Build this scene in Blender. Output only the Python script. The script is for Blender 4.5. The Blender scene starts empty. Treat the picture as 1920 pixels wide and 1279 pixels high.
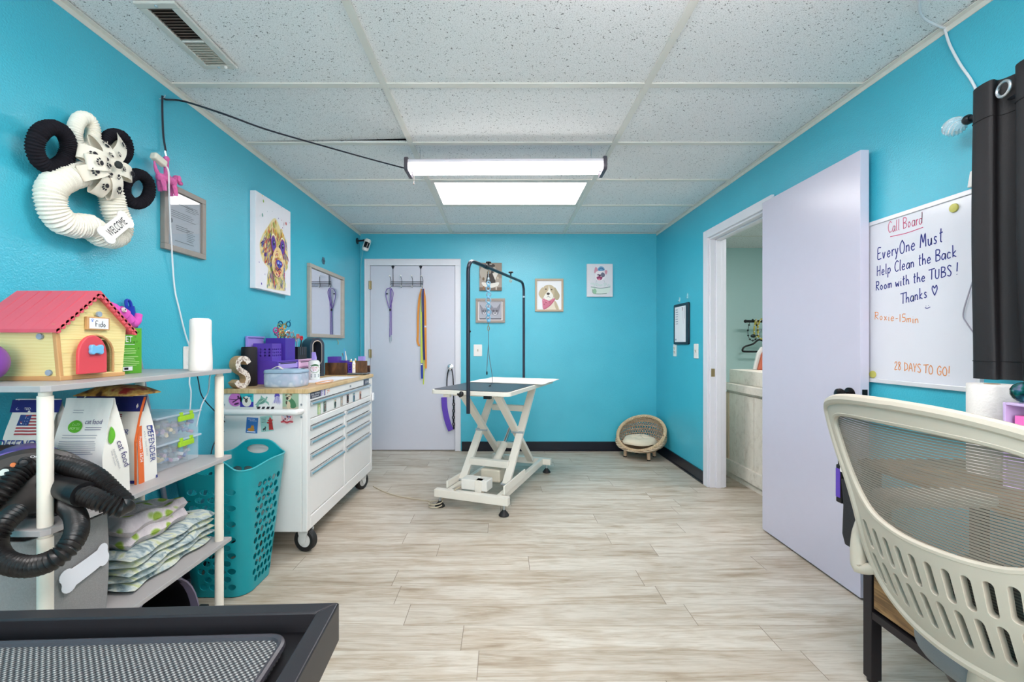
import bpy, bmesh, math, random
from mathutils import Vector, Matrix
from mathutils.geometry import delaunay_2d_cdt
random.seed(7)
SC = bpy.context.scene
COL = SC.collection
PI = math.pi
# ------------------------------------------------------------------ camera
# room metres: x to the right, y into the room, z up; the camera stands at x = y = 0
U0, V0, F, CZ = 941.0, 645.0, 845.0, 1.165
LW, RW, BW, CH = -1.543, 1.685, 4.91, 2.368          # left wall, right wall, back wall, ceiling height
cam = bpy.data.cameras.new('camera')
cam.sensor_width = 36.0
cam.lens = F / 1920 * 36
cam.shift_x = (960 - U0) / 1920
cam.shift_y = (V0 - 639.5) / 1920
cam.clip_start = 0.03
camo = bpy.data.objects.new('camera', cam)
camo.location = (0, 0, CZ)
camo.rotation_euler = (PI / 2, 0, 0)
COL.objects.link(camo)
SC.camera = camo
# ------------------------------------------------------------------ world and exposure
w = bpy.data.worlds.new('world')
SC.world = w
w.use_nodes = True
w.node_tree.nodes['Background'].inputs[0].default_value = (0.8, 0.85, 0.9, 1)
w.node_tree.nodes['Background'].inputs[1].default_value = 0.25
SC.view_settings.view_transform = 'Standard'
SC.view_settings.look = 'None'
SC.view_settings.gamma = 1
SC.view_settings.exposure = 0.75
PANEL_EMIT = 9.0
TUBE_EMIT = 9.0
FILL_WINDOW_EMIT = 5.0
LAMP_TINT = (1.0, 0.945, 0.93)


# ------------------------------------------------------------------ colour and materials
def lin(c):
    c = c / 255.0
    return c / 12.92 if c <= 0.04045 else ((c + 0.055) / 1.055) ** 2.4


def S(r, g, b):
    return (lin(r), lin(g), lin(b), 1.0)


MATS = {}


def nd(t, kind, **kw):
    n = t.nodes.new(kind)
    for k, v in kw.items():
        if k in n.inputs:
            n.inputs[k].default_value = v
        else:
            setattr(n, k, v)
    return n


def mat(name, col=None, rough=0.5, metal=0.0, var=0.06, nscale=18.0, bump=0.0, bscale=120.0, emit=None, estr=0.0,
        trans=0.0, alpha=1.0, spec=0.5, ior=1.45, coat=0.0):
    if name in MATS:
        return MATS[name]
    m = bpy.data.materials.new(name)
    m.use_nodes = True
    t = m.node_tree
    b = t.nodes['Principled BSDF']
    b.inputs['Roughness'].default_value = rough
    b.inputs['Metallic'].default_value = metal
    b.inputs['IOR'].default_value = ior
    b.inputs['Specular IOR Level'].default_value = spec
    b.inputs['Transmission Weight'].default_value = trans
    b.inputs['Alpha'].default_value = alpha
    b.inputs['Coat Weight'].default_value = coat
    b.inputs['Base Color'].default_value = col
    tc = nd(t, 'ShaderNodeTexCoord')
    if var > 0:
        n = nd(t, 'ShaderNodeTexNoise', Scale=nscale, Detail=3.0)
        t.links.new(tc.outputs['Object'], n.inputs['Vector'])
        mx = nd(t, 'ShaderNodeMix', data_type='RGBA')
        mx.inputs[6].default_value = [max(0, c * (1 - var)) for c in col[:3]] + [1]
        mx.inputs[7].default_value = [min(1, c * (1 + var)) for c in col[:3]] + [1]
        t.links.new(n.outputs['Fac'], mx.inputs[0])
        t.links.new(mx.outputs[2], b.inputs['Base Color'])
    if bump > 0:
        n2 = nd(t, 'ShaderNodeTexNoise', Scale=bscale, Detail=2.0)
        t.links.new(tc.outputs['Object'], n2.inputs['Vector'])
        bp = nd(t, 'ShaderNodeBump', Strength=bump, Distance=0.003)
        t.links.new(n2.outputs['Fac'], bp.inputs['Height'])
        t.links.new(bp.outputs['Normal'], b.inputs['Normal'])
    if emit:
        b.inputs['Emission Color'].default_value = emit
        b.inputs['Emission Strength'].default_value = estr
    MATS[name] = m
    return m


def ramp(t, fac, stops):
    r = nd(t, 'ShaderNodeValToRGB')
    e = r.color_ramp.elements
    while len(e) < len(stops):
        e.new(0.5)
    for el, (p, c) in zip(e, stops):
        el.position = p
        el.color = c
    t.links.new(fac, r.inputs['Fac'])
    return r.outputs['Color']


def base(name, rough=0.5, metal=0.0, spec=0.5):
    m = bpy.data.materials.new(name)
    m.use_nodes = True
    t = m.node_tree
    b = t.nodes['Principled BSDF']
    b.inputs['Roughness'].default_value = rough
    b.inputs['Metallic'].default_value = metal
    b.inputs['Specular IOR Level'].default_value = spec
    tc = nd(t, 'ShaderNodeTexCoord')
    MATS[name] = m
    return m, t, b, tc


def mapped(t, tc, scale=(1, 1, 1), rot=(0, 0, 0), loc=(0, 0, 0)):
    mp = nd(t, 'ShaderNodeMapping')
    mp.inputs['Scale'].default_value = scale
    mp.inputs['Rotation'].default_value = rot
    mp.inputs['Location'].default_value = loc
    t.links.new(tc.outputs['Object'], mp.inputs['Vector'])
    return mp.outputs['Vector']


def bumpnode(t, b, h, strength, dist):
    bp = nd(t, 'ShaderNodeBump', Strength=strength, Distance=dist)
    t.links.new(h, bp.inputs['Height'])
    t.links.new(bp.outputs['Normal'], b.inputs['Normal'])


# ------------------------------------------------------------------ pixel <-> plane measuring helpers (metres out)
def at(u, v, y):
    return Vector(((u - U0) * y / F, y, CZ - (v - V0) * y / F))


def sidewall(u, v, x):
    y = F * x / (u - U0)
    return Vector((x, y, CZ - (v - V0) * y / F))


def level(u, v, z=0.0):
    y = F * (CZ - z) / (v - V0)
    return Vector(((u - U0) * y / F, y, z))


# ------------------------------------------------------------------ geometry collector
def spl(pts, k=6, closed=False):
    P = [Vector(p) for p in pts]
    n = len(P)
    out = []
    rng = n if closed else n - 1
    for i in range(rng):
        if closed:
            a, b, c, d = P[(i - 1) % n], P[i], P[(i + 1) % n], P[(i + 2) % n]
        else:
            b, c = P[i], P[i + 1]
            a = P[i - 1] if i > 0 else b + (b - c)
            d = P[i + 2] if i + 2 < n else c + (c - b)
        for j in range(k):
            s = j / k
            out.append(0.5 * ((2 * b) + (c - a) * s + (2 * a - 5 * b + 4 * c - d) * s * s + (3 * b - a - 3 * c + d) * s ** 3))
    if not closed:
        out.append(P[-1])
    return out


def rz(a):
    return Matrix.Rotation(a, 3, 'Z')


def axes(d):
    d = Vector(d).normalized()
    a = Vector((0, 0, 1)) if abs(d.z) < 0.9 else Vector((1, 0, 0))
    x = a.cross(d).normalized()
    return x, d.cross(x), d


def roundrect(w, h, r, n=5, cx=0, cy=0):
    pts = []
    for qx, qy, a0 in ((1, 1, 0), (-1, 1, PI / 2), (-1, -1, PI), (1, -1, 1.5 * PI)):
        for i in range(n + 1):
            a = a0 + PI / 2 * i / n
            pts.append((cx + qx * (w / 2 - r) + r * math.cos(a), cy + qy * (h / 2 - r) + r * math.sin(a)))
    return pts


def ellipse(cx, cy, rx, ry, n=20, rot=0):
    c, s = math.cos(rot), math.sin(rot)
    return [(cx + rx * math.cos(a) * c - ry * math.sin(a) * s, cy + rx * math.cos(a) * s + ry * math.sin(a) * c)
            for a in (2 * PI * i / n for i in range(n))]


def inside(p, poly):
    x, y = p
    r = False
    j = len(poly) - 1
    for i in range(len(poly)):
        xi, yi = poly[i]
        xj, yj = poly[j]
        if (yi > y) != (yj > y) and x < (xj - xi) * (y - yi) / (yj - yi) + xi:
            r = not r
        j = i
    return r


class G:
    def __init__(s):
        s.v, s.f, s.mi, s.cur, s.mats = [], [], [], 0, []

    def use(s, m):
        if m not in s.mats:
            s.mats.append(m)
        s.cur = s.mats.index(m)
        return s

    def add(s, vs, fs):
        o = len(s.v)
        s.v += [Vector(p) for p in vs]
        s.f += [tuple(i + o for i in f) for f in fs]
        s.mi += [s.cur] * len(fs)
        return s

    def box(s, c, d, R=None):
        c = Vector(c)
        vs = []
        for z in (-.5, .5):
            for y in (-.5, .5):
                for x in (-.5, .5):
                    p = Vector((x * d[0], y * d[1], z * d[2]))
                    vs.append(c + (R @ p if R else p))
        return s.add(vs, [(0, 2, 3, 1), (4, 5, 7, 6), (0, 1, 5, 4), (2, 6, 7, 3), (0, 4, 6, 2), (1, 3, 7, 5)])

    def ext(s, x0, x1, y0, y1, z0, z1):
        return s.box(((x0 + x1) / 2, (y0 + y1) / 2, (z0 + z1) / 2), (x1 - x0, y1 - y0, z1 - z0))

    def beam(s, p, q, wd, ht, up=(0, 0, 1)):
        p, q = Vector(p), Vector(q)
        d = (q - p)
        z = d.normalized()
        x = Vector(up).cross(z).normalized()
        y = z.cross(x)
        R = Matrix((x, y, z)).transposed()
        return s.box((p + q) / 2, (wd, ht, d.length), R)

    def cyl(s, p, q, r, r2=None, n=16):
        p, q = Vector(p), Vector(q)
        r2 = r if r2 is None else r2
        x, y, d = axes(q - p)
        vs = []
        for c, rr in ((p, r), (q, r2)):
            for i in range(n):
                a = 2 * PI * i / n
                vs.append(c + (x * math.cos(a) + y * math.sin(a)) * rr)
        fs = [(i, (i + 1) % n, n + (i + 1) % n, n + i) for i in range(n)]
        fs += [tuple(range(n - 1, -1, -1)), tuple(range(n, 2 * n))]
        return s.add(vs, fs)

    def tube(s, pts, r, n=8, closed=False, k=0, flat=None):
        if k:
            pts = spl(pts, k, closed)
        P = [Vector(p) for p in pts]
        m = len(P)
        rs = r if isinstance(r, (list, tuple)) else [r] * m
        if len(rs) != m:
            rs = [rs[min(len(rs) - 1, int(i * len(rs) / m))] for i in range(m)]
        tang = []
        for i in range(m):
            a = P[(i - 1) % m] if (closed or i > 0) else P[i]
            b = P[(i + 1) % m] if (closed or i < m - 1) else P[i]
            d = (b - a)
            tang.append(d.normalized() if d.length > 1e-9 else Vector((0, 0, 1)))
        x, y, _ = axes(tang[0])
        vs = []
        for i in range(m):
            if i:
                x = (x - tang[i] * x.dot(tang[i]))
                x = x.normalized() if x.length > 1e-6 else axes(tang[i])[0]
                y = tang[i].cross(x)
            for j in range(n):
                a = 2 * PI * j / n
                vs.append(P[i] + (x * math.cos(a) + y * math.sin(a)) * rs[i])
        fs = []
        for i in range(m if closed else m - 1):
            i2 = (i + 1) % m
            for j in range(n):
                fs.append((i * n + j, i * n + (j + 1) % n, i2 * n + (j + 1) % n, i2 * n + j))
        if not closed:
            fs += [tuple(range(n - 1, -1, -1)), tuple(range((m - 1) * n, m * n))]
        return s.add(vs, fs)

    def band(s, pts, wvec, th):
        """flat strap along pts, width vector wvec (centred), thickness th"""
        P = [Vector(p) for p in pts]
        wv = Vector(wvec)
        m = len(P)
        vs = []
        for i in range(m):
            d = (P[min(i + 1, m - 1)] - P[max(i - 1, 0)]).normalized()
            nrm = d.cross(wv).normalized() * th / 2
            vs += [P[i] - wv / 2 - nrm, P[i] + wv / 2 - nrm, P[i] + wv / 2 + nrm, P[i] - wv / 2 + nrm]
        fs = []
        for i in range(m - 1):
            for j in range(4):
                fs.append((i * 4 + j, i * 4 + (j + 1) % 4, i * 4 + 4 + (j + 1) % 4, i * 4 + 4 + j))
        fs += [(3, 2, 1, 0), tuple(range(m * 4 - 4, m * 4))]
        return s.add(vs, fs)

    def lathe(s, prof, o, n=24, R=None, sx=1.0, sy=1.0):
        o = Vector(o)
        vs = []
        for r, z in prof:
            for i in range(n):
                a = 2 * PI * i / n
                p = Vector((r * math.cos(a) * sx, r * math.sin(a) * sy, z))
                vs.append(o + (R @ p if R else p))
        m = len(prof)
        fs = [(i * n + j, i * n + (j + 1) % n, (i + 1) * n + (j + 1) % n, (i + 1) * n + j) for i in range(m - 1) for j in range(n)]
        if prof[0] == prof[-1]:
            return s.add(vs, fs)
        if prof[0][0] > 1e-6:
            fs.append(tuple(range(n - 1, -1, -1)))
        if prof[-1][0] > 1e-6:
            fs.append(tuple(range((m - 1) * n, m * n)))
        return s.add(vs, fs)

    def ell(s, c, r, n=16, R=None):
        prof = [(max(1e-7, math.sin(PI * i / (n // 2))), -math.cos(PI * i / (n // 2))) for i in range(n // 2 + 1)]
        c = Vector(c)
        if not isinstance(r, (list, tuple)):
            r = (r, r, r)
        vs = []
        for a, z in prof:
            for i in range(n):
                t = 2 * PI * i / n
                p = Vector((a * math.cos(t) * r[0], a * math.sin(t) * r[1], z * r[2]))
                vs.append(c + (R @ p if R else p))
        m = len(prof)
        return s.add(vs, [(i * n + j, i * n + (j + 1) % n, (i + 1) * n + (j + 1) % n, (i + 1) * n + j) for i in range(m - 1) for j in range(n)])

    def prism(s, poly, fn, h0, h1):
        """poly: 2-D outline; fn(x, y, h) -> point"""
        n = len(poly)
        area = sum(poly[i][0] * poly[(i + 1) % n][1] - poly[(i + 1) % n][0] * poly[i][1] for i in range(n))
        if area < 0:
            poly = poly[::-1]
        vs = [fn(x, y, h0) for x, y in poly] + [fn(x, y, h1) for x, y in poly]
        fs = [tuple(range(n - 1, -1, -1)), tuple(range(n, 2 * n))]
        fs += [(i, (i + 1) % n, n + (i + 1) % n, n + i) for i in range(n)]
        return s.add(vs, fs)

    def sheet(s, outline, holes, step, fn, th):
        """perforated plate: fn(x, y, h) -> point, h in (0, th)"""
        pts, edges = [], []

        def loop(l):
            o = len(pts)
            pts.extend(Vector(p) for p in l)
            edges.extend((o + i, o + (i + 1) % len(l)) for i in range(len(l)))

        def dense(l):
            o = []
            for i in range(len(l)):
                a, b = Vector(l[i]), Vector(l[(i + 1) % len(l)])
                k = max(1, int((b - a).length / step + .5))
                o += [tuple(a.lerp(b, j / k)) for j in range(k)]
            return o
        outline = dense(outline)
        loop(outline)
        for h in holes:
            loop(h)
        xs = [p[0] for p in outline]
        ys = [p[1] for p in outline]
        hb = [(min(p[0] for p in h) - step * .4, max(p[0] for p in h) + step * .4, min(p[1] for p in h) - step * .4, max(p[1] for p in h) + step * .4, h) for h in holes]
        x = min(xs) + step / 2
        while x < max(xs):
            y = min(ys) + step / 2
            while y < max(ys):
                if inside((x, y), outline) and not any(a < x < b and c < y < d for a, b, c, d, _ in hb):
                    pts.append(Vector((x, y)))
                y += step
            x += step
        V, E, T, _, _, _ = delaunay_2d_cdt(pts, edges, [], 0, 1e-6)
        keep = []
        for t in T:
            c = sum((V[i] for i in t), Vector((0, 0))) / 3
            if not inside(c, outline):
                continue
            if any(a < c.x < b and e < c.y < d and inside(c, h) for a, b, e, d, h in hb):
                continue
            a, b, e = (V[i] for i in t[:3])
            if (b - a).cross(e - a) < 0:
                t = t[::-1]
            keep.append(tuple(t))
        n = len(V)
        vs = [fn(p.x, p.y, th) for p in V] + [fn(p.x, p.y, 0) for p in V]
        fs = list(keep) + [tuple(i + n for i in t[::-1]) for t in keep]
        cnt = {}
        for t in keep:
            for i in range(3):
                cnt[(t[i], t[(i + 1) % 3])] = 1
        for (a, b) in list(cnt):
            if (b, a) not in cnt:
                fs.append((b, a, a + n, b + n))
        used = sorted({i for f in fs for i in f})
        ix = {k: i for i, k in enumerate(used)}
        return s.add([vs[i] for i in used], [tuple(ix[i] for i in f) for f in fs])

    def build(s, name, m=None, parent=None, smooth=35, bevel=0, seg=2, sub=0, origin=None):
        me = bpy.data.meshes.new(name)
        M = WM.get(parent.name) if parent else None
        if M is not None:
            inv = M.inverted()
            vs = [inv @ p for p in s.v]
            off = None
        else:
            if origin is None and s.v:
                lo = [min(p[i] for p in s.v) for i in range(3)]
                hi = [max(p[i] for p in s.v) for i in range(3)]
                origin = ((lo[0] + hi[0]) / 2, (lo[1] + hi[1]) / 2, lo[2])
            off = Vector(origin or (0, 0, 0))
            vs = [p - off for p in s.v]
        me.from_pydata(vs, [], s.f)
        mats = s.mats if s.mats else [m]
        if m is not None and s.mats and m not in s.mats:
            pass
        for q in mats:
            me.materials.append(q)
        if len(mats) > 1:
            me.polygons.foreach_set('material_index', s.mi)
        if smooth:
            me.polygons.foreach_set('use_smooth', [True] * len(me.polygons))
            me.set_sharp_from_angle(angle=math.radians(smooth))
        me.update()
        o = bpy.data.objects.new(name, me)
        COL.objects.link(o)
        if parent:
            o.parent = parent
            WM[o.name] = M
        else:
            o.location = off
            WM[o.name] = Matrix.Translation(off)
        if bevel:
            b = o.modifiers.new('bevel', 'BEVEL')
            b.width = bevel
            b.segments = seg
            b.limit_method = 'ANGLE'
            b.angle_limit = math.radians(40)
        if sub:
            q = o.modifiers.new('subdivision', 'SUBSURF')
            q.levels = sub
            q.render_levels = sub
        return o


WM = {}


def tag(o, label, cat, group=None):
    o['label'] = label
    o['category'] = cat
    if group:
        o['group'] = group
    return o


def struct(o):
    o['kind'] = 'structure'
    return o


def thing(name, label, cat, loc=(0, 0, 0), rot=0.0, group=None):
    o = bpy.data.objects.new(name, None)
    o.empty_display_size = 0.05
    COL.objects.link(o)
    o.location = loc
    o.rotation_euler = (0, 0, rot)
    WM[o.name] = Matrix.Translation(Vector(loc)) @ Matrix.Rotation(rot, 4, 'Z')
    return tag(o, label, cat, group)


def dup(root, loc, rot=None, label=None, mats=None):
    """copy of a thing with copies of its parts and sub-parts"""
    r = root.copy()
    COL.objects.link(r)
    r.location = loc
    if rot is not None:
        r.rotation_euler = rot if isinstance(rot, (tuple, list)) else (0, 0, rot)
    if label:
        r['label'] = label

    def rec(a, b):
        for ch in list(a.children):
            c = ch.copy()
            COL.objects.link(c)
            c.parent = b
            if mats and ch.data and ch.data.materials and ch.data.materials[0].name in mats:
                c.data = ch.data.copy()
                c.data.materials[0] = mats[ch.data.materials[0].name]
            rec(ch, c)
    rec(root, r)
    return r


# ------------------------------------------------------------------ flat artwork and lettering
TXT = {}


def glyphs(s, bold=False):
    k = s
    if k not in TXT:
        cu = bpy.data.curves.new('lettering', 'FONT')
        cu.body = s
        ob = bpy.data.objects.new('lettering', cu)
        COL.objects.link(ob)
        bpy.context.view_layer.update()
        me = bpy.data.meshes.new_from_object(ob.evaluated_get(bpy.context.evaluated_depsgraph_get()))
        vs = [(v.co.x, v.co.y) for v in me.vertices]
        fs = [tuple(p.vertices) for p in me.polygons]
        bpy.data.objects.remove(ob)
        bpy.data.curves.remove(cu)
        bpy.data.meshes.remove(me)
        TXT[k] = (vs, fs)
    return TXT[k]


STROKES = {
    'A': [[(0, 0), (.25, 1), (.5, 0)], [(.1, .38), (.42, .38)]], 'B': [[(.05, 0), (.05, 1)], [(.05, 1), (.4, .9), (.35, .6), (.08, .52), (.42, .42), (.42, .1), (.05, 0)]],
    'C': [[(.5, .85), (.3, 1), (.08, .7), (.06, .3), (.25, 0), (.5, .12)]], 'D': [[(.05, 0), (.05, 1)], [(.0, 1), (.4, .8), (.45, .3), (.0, 0)]],
    'E': [[(.45, .95), (.1, .95), (.05, .5), (.08, .05), (.48, .08)], [(.06, .5), (.38, .55)]], 'F': [[(.05, 0), (.05, .95), (.42, .95)], [(.05, .5), (.32, .5)]],
    'G': [[(.5, .8), (.3, 1), (.05, .6), (.1, .1), (.38, 0), (.5, .4), (.28, .4)]], 'H': [[(.05, 0), (.08, 1)], [(.42, 0), (.45, 1)], [(.05, .45), (.45, .55)]],
    'M': [[(.02, 0), (.12, 1), (.3, .3), (.48, 1), (.56, 0)]], 'N': [[(.04, 0), (.06, 1), (.42, 0), (.46, 1)]], 'O': [[(.25, 1), (.02, .6), (.1, .05), (.4, .05), (.48, .6), (.25, 1)]],
    'R': [[(.05, 0), (.08, 1)], [(.0, .95), (.4, .9), (.38, .55), (.08, .5), (.45, 0)]], 'S': [[(.42, .88), (.22, 1), (.06, .78), (.38, .35), (.3, .02), (.02, .12)]],
    'T': [[(-.12, .95), (.55, 1.02)], [(.22, 1), (.2, 0)]], 'U': [[(.04, .9), (.06, .2), (.22, 0), (.4, .2), (.42, .9)]], 'Y': [[(0, 1), (.2, .5), (.42, 1)], [(.2, .5), (.15, 0)]],
    'a': [[(.36, .45), (.15, .5), (.02, .2), (.15, 0), (.34, .2), (.37, .5), (.38, .05), (.44, 0)]], 'c': [[(.35, .42), (.15, .5), (.03, .22), (.15, 0), (.36, .08)]],
    'd': [[(.34, .42), (.14, .48), (.02, .2), (.15, 0), (.34, .2), (.38, 1), (.36, .05)]], 'e': [[(.04, .25), (.34, .3), (.2, .52), (.03, .25), (.14, 0), (.36, .08)]],
    'h': [[(.04, 1), (.04, 0)], [(.04, .3), (.22, .5), (.32, .3), (.34, 0)]], 'i': [[(.06, .5), (.06, .04), (.12, 0)], [(.07, .72), (.08, .75)]], 'k': [[(.05, 1), (.05, 0)], [(.32, .5), (.07, .22), (.36, 0)]],
    'l': [[(.08, 1), (.06, .1), (.14, 0)]], 'm': [[(.02, .5), (.03, 0)], [(.03, .35), (.16, .5), (.22, .35), (.22, 0)], [(.22, .35), (.36, .5), (.43, .35), (.43, 0)]], 'n': [[(.03, .5), (.04, 0)], [(.04, .35), (.2, .5), (.3, .35), (.31, 0)]],
    'o': [[(.18, .5), (.03, .28), (.15, 0), (.33, .22), (.18, .5)]], 'p': [[(.05, .5), (.02, -.4)], [(.05, .4), (.25, .5), (.34, .25), (.2, .02), (.05, .1)]], 'r': [[(.04, .5), (.05, 0)], [(.05, .3), (.16, .48), (.28, .46)]],
    's': [[(.28, .45), (.14, .5), (.08, .34), (.26, .16), (.18, 0), (.02, .06)]], 't': [[(.14, .95), (.12, .1), (.24, 0)], [(0, .62), (.3, .66)]], 'u': [[(.03, .5), (.05, .1), (.18, 0), (.3, .2), (.31, .5), (.33, 0)]],
    'v': [[(.02, .5), (.14, 0), (.3, .52)]], 'w': [[(.02, .5), (.1, 0), (.22, .35), (.34, 0), (.44, .5)]], 'x': [[(.02, .5), (.3, 0)], [(.3, .5), (.02, 0)]], 'y': [[(.03, .5), (.14, .08)], [(.32, .52), (.08, -.35)]],
    '1': [[(.1, .95), (.08, 0)]], '2': [[(.05, .75), (.2, 1), (.36, .75), (.05, .02), (.42, .05)]], '5': [[(.4, .95), (.12, .95), (.1, .58), (.36, .5), (.34, .1), (.04, .04)]], '8': [[(.35, .85), (.18, 1), (.06, .8), (.36, .3), (.2, 0), (.04, .25), (.35, .85)]],
    '!': [[(.12, 1.1), (.08, .3)], [(.07, .05), (.08, .02)]], '-': [[(.04, .32), (.3, .34)]], ' ': [], "'": [[(.05, 1), (.03, .8)]],
    '<3': [[(.25, .0), (.0, .55), (.1, .85), (.26, .62), (.45, .85), (.52, .5), (.25, 0)]], ':)': [[(.1, .7), (.1, .6)], [(.3, .75), (.3, .65)], [(.0, .35), (.2, .15), (.45, .38)]],
}
ADV = {'M': .68, 'm': .54, 'w': .54, 'i': .2, 'l': .22, '1': .22, '!': .25, ' ': .3, '-': .38, 'T': .5, 'C': .55, 'B': .55, 'E': .55, 'H': .58, 'G': .6, 'O': .58, 'D': .56, 'R': .55, 'N': .56, 'U': .54, 'A': .56, 'r': .3, 't': .34}


class Art:
    """flat coloured shapes on a plane: O origin (lower left), R right, U up, N out of the print"""

    def __init__(s, O, R, U, lift=0.0006, gap=0.00012):
        s.O, s.R, s.U = Vector(O), Vector(R).normalized(), Vector(U).normalized()
        s.N = s.R.cross(s.U)
        s.g = G()
        s.h = lift
        s.gap = gap

    def pt(s, x, y):
        return s.O + s.R * x + s.U * y + s.N * s.h

    def poly(s, pts, m):
        n = len(pts)
        a = sum(pts[i][0] * pts[(i + 1) % n][1] - pts[(i + 1) % n][0] * pts[i][1] for i in range(n))
        if a < 0:
            pts = pts[::-1]
        s.g.use(m).add([s.pt(x, y) for x, y in pts], [tuple(range(len(pts)))])
        s.h += s.gap
        return s

    def rect(s, x0, y0, x1, y1, m):
        return s.poly([(x0, y0), (x1, y0), (x1, y1), (x0, y1)], m)

    def ell(s, cx, cy, rx, ry, m, rot=0, n=20):
        return s.poly(ellipse(cx, cy, rx, ry, n, rot), m)

    def blob(s, pts, m, k=5):
        return s.poly([(p.x, p.y) for p in spl([(x, y, 0) for x, y in pts], k, True)], m)

    def line(s, pts, wd, m, k=4, taper=False):
        if k and len(pts) > 2:
            pts = [(p.x, p.y) for p in spl([(x, y, 0) for x, y in pts], k)]
        L, Rr = [], []
        n = len(pts)
        for i in range(n):
            a, b = pts[max(i - 1, 0)], pts[min(i + 1, n - 1)]
            dx, dy = b[0] - a[0], b[1] - a[1]
            l = math.hypot(dx, dy) or 1
            ww = wd / 2 * (math.sin(PI * (i + .3) / (n - .4)) * .9 + .1 if taper else 1)
            L.append((pts[i][0] - dy / l * ww, pts[i][1] + dx / l * ww))
            Rr.append((pts[i][0] + dy / l * ww, pts[i][1] - dx / l * ww))
        vs = [s.pt(*p) for p in L] + [s.pt(*p) for p in Rr]
        s.g.use(m).add(vs, [(n + i, n + i + 1, i + 1, i) for i in range(n - 1)])
        s.h += s.gap * .2
        return s

    def text(s, txt, x, y, m, h=None, width=None, ang=0.0, shear=0.0, center=False):
        vs, fs = glyphs(txt)
        x0, x1 = min(v[0] for v in vs), max(v[0] for v in vs)
        y0, y1 = min(v[1] for v in vs), max(v[1] for v in vs)
        sy = (h / (y1 - y0)) if h else width / (x1 - x0)
        sx = (width / (x1 - x0)) if width else sy
        c, sn = math.cos(ang), math.sin(ang)
        out = []
        for a, b in vs:
            p, q = (a - x0) * sx, (b - y0) * sy
            p += q * shear
            if center:
                p -= (x1 - x0) * sx / 2
            out.append(s.pt(x + p * c - q * sn, y + p * sn + q * c))
        s.g.use(m).add(out, fs)
        s.h += s.gap
        return s

    def hand(s, txt, x, y, h, wd, m, slope=0.0, sx=1.0):
        """handwriting from single strokes"""
        toks, i = [], 0
        while i < len(txt):
            if txt[i:i + 2] in ('<3', ':)'):
                toks.append(txt[i:i + 2])
                i += 2
            else:
                toks.append(txt[i])
                i += 1
        px = x
        for ch in toks:
            for st in STROKES.get(ch, []):
                jit = [(px + (p[0] + random.uniform(-.012, .012)) * h * sx, y + (px - x) * slope + (p[1] + random.uniform(-.012, .012)) * h) for p in st]
                s.line(jit, wd, m, 4)
            px += (ADV.get(ch, .46) + .06) * h * sx
        return s

    def lines(s, x0, x1, y, n, dy, th, m, ragged=.3):
        for i in range(n):
            e = x1 - random.random() * ragged * (x1 - x0)
            s.rect(x0, y - i * dy - th / 2, e, y - i * dy + th / 2, m)
        return s

    def build(s, name, parent, **k):
        return s.g.build(name, None, parent, smooth=0, **k)


def bone(L, H, n=8):
    """bone outline centred at 0"""
    r = H * .29
    pts = []
    for cx, cy, a0, a1 in ((L / 2 - r, H / 2 - r, -.55, 2.5), (-L / 2 + r, H / 2 - r, .64, 3.7), (-L / 2 + r, -H / 2 + r, 2.58, 5.65), (L / 2 - r, -H / 2 + r, 3.78, 6.84)):
        for i in range(n + 1):
            a = a0 + (a1 - a0) * i / n
            pts.append((cx + r * math.cos(a), cy + r * math.sin(a)))
    return pts


def paw(art, cx, cy, s, m, rot=0):
    c, sn = math.cos(rot), math.sin(rot)
    for dx, dy, rx, ry in ((0, -.15, .42, .34), (-.5, .35, .15, .22), (-.18, .62, .16, .24), (.18, .62, .16, .24), (.5, .35, .15, .22)):
        art.ell(cx + (dx * c - dy * sn) * s, cy + (dx * sn + dy * c) * s, rx * s, ry * s, m, rot, 10)


# ------------------------------------------------------------------ shared materials
WHITE = mat('white_paint', S(226, 225, 232), 0.35, var=.02)
WMETAL = mat('white_powder_coat', S(232, 231, 232), 0.3, var=.02)
IVORY = mat('ivory_enamel', S(236, 231, 220), 0.35, var=.03)
WPLAST = mat('white_plastic', S(238, 234, 230), 0.4, var=.02)
PAPER = mat('paper', S(236, 236, 240), 0.7, var=.02)
BLACK = mat('black_plastic', S(22, 21, 24), 0.4, var=.1)
BLACKM = mat('black_metal', S(34, 36, 42), 0.35, metal=.3, var=.08)
INK = mat('black_ink', S(30, 28, 36), 0.7, var=.02)
GREYINK = mat('grey_ink', S(140, 142, 150), 0.7, var=.02)
CHROME = mat('chrome', S(205, 208, 212), 0.18, metal=1.0, var=.02)
STEEL = mat('brushed_steel', S(196, 204, 210), 0.3, metal=.85, var=.03)
BRASS = mat('aged_brass', S(168, 148, 110), 0.35, metal=.8, var=.05)
CLEAR = mat('clear_plastic', S(240, 245, 250), 0.08, trans=.9, var=.0, ior=1.3)
PURPLE = mat('purple_plastic', S(96, 66, 178), 0.45, var=.05)
DPURPLE = mat('deep_purple_plastic', S(72, 46, 160), 0.45, var=.05)
LILAC = mat('lilac_plastic', S(168, 150, 226), 0.45, var=.04)
PINKP = mat('pale_pink_plastic', S(232, 190, 224), 0.45, var=.04)
RED = mat('red_plastic', S(196, 40, 56), 0.4, var=.05)
BLUE = mat('blue_plastic', S(30, 60, 178), 0.4, var=.05)
YELLOW = mat('yellow_plastic', S(226, 186, 70), 0.45, var=.06)
ORANGE = mat('orange_fabric', S(222, 140, 54), 0.7, var=.06)
LIME = mat('lime_plastic', S(160, 205, 40), 0.45, var=.05)
CORDW = mat('white_cord', S(228, 228, 232), 0.5, var=.02)
CORDB = mat('black_cord', S(30, 30, 44), 0.5, var=.05)


def pm(r, g, b):
    """flat print colour"""
    return mat('print_%02x%02x%02x' % (r, g, b), S(r, g, b), 0.7, var=.03)
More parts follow.
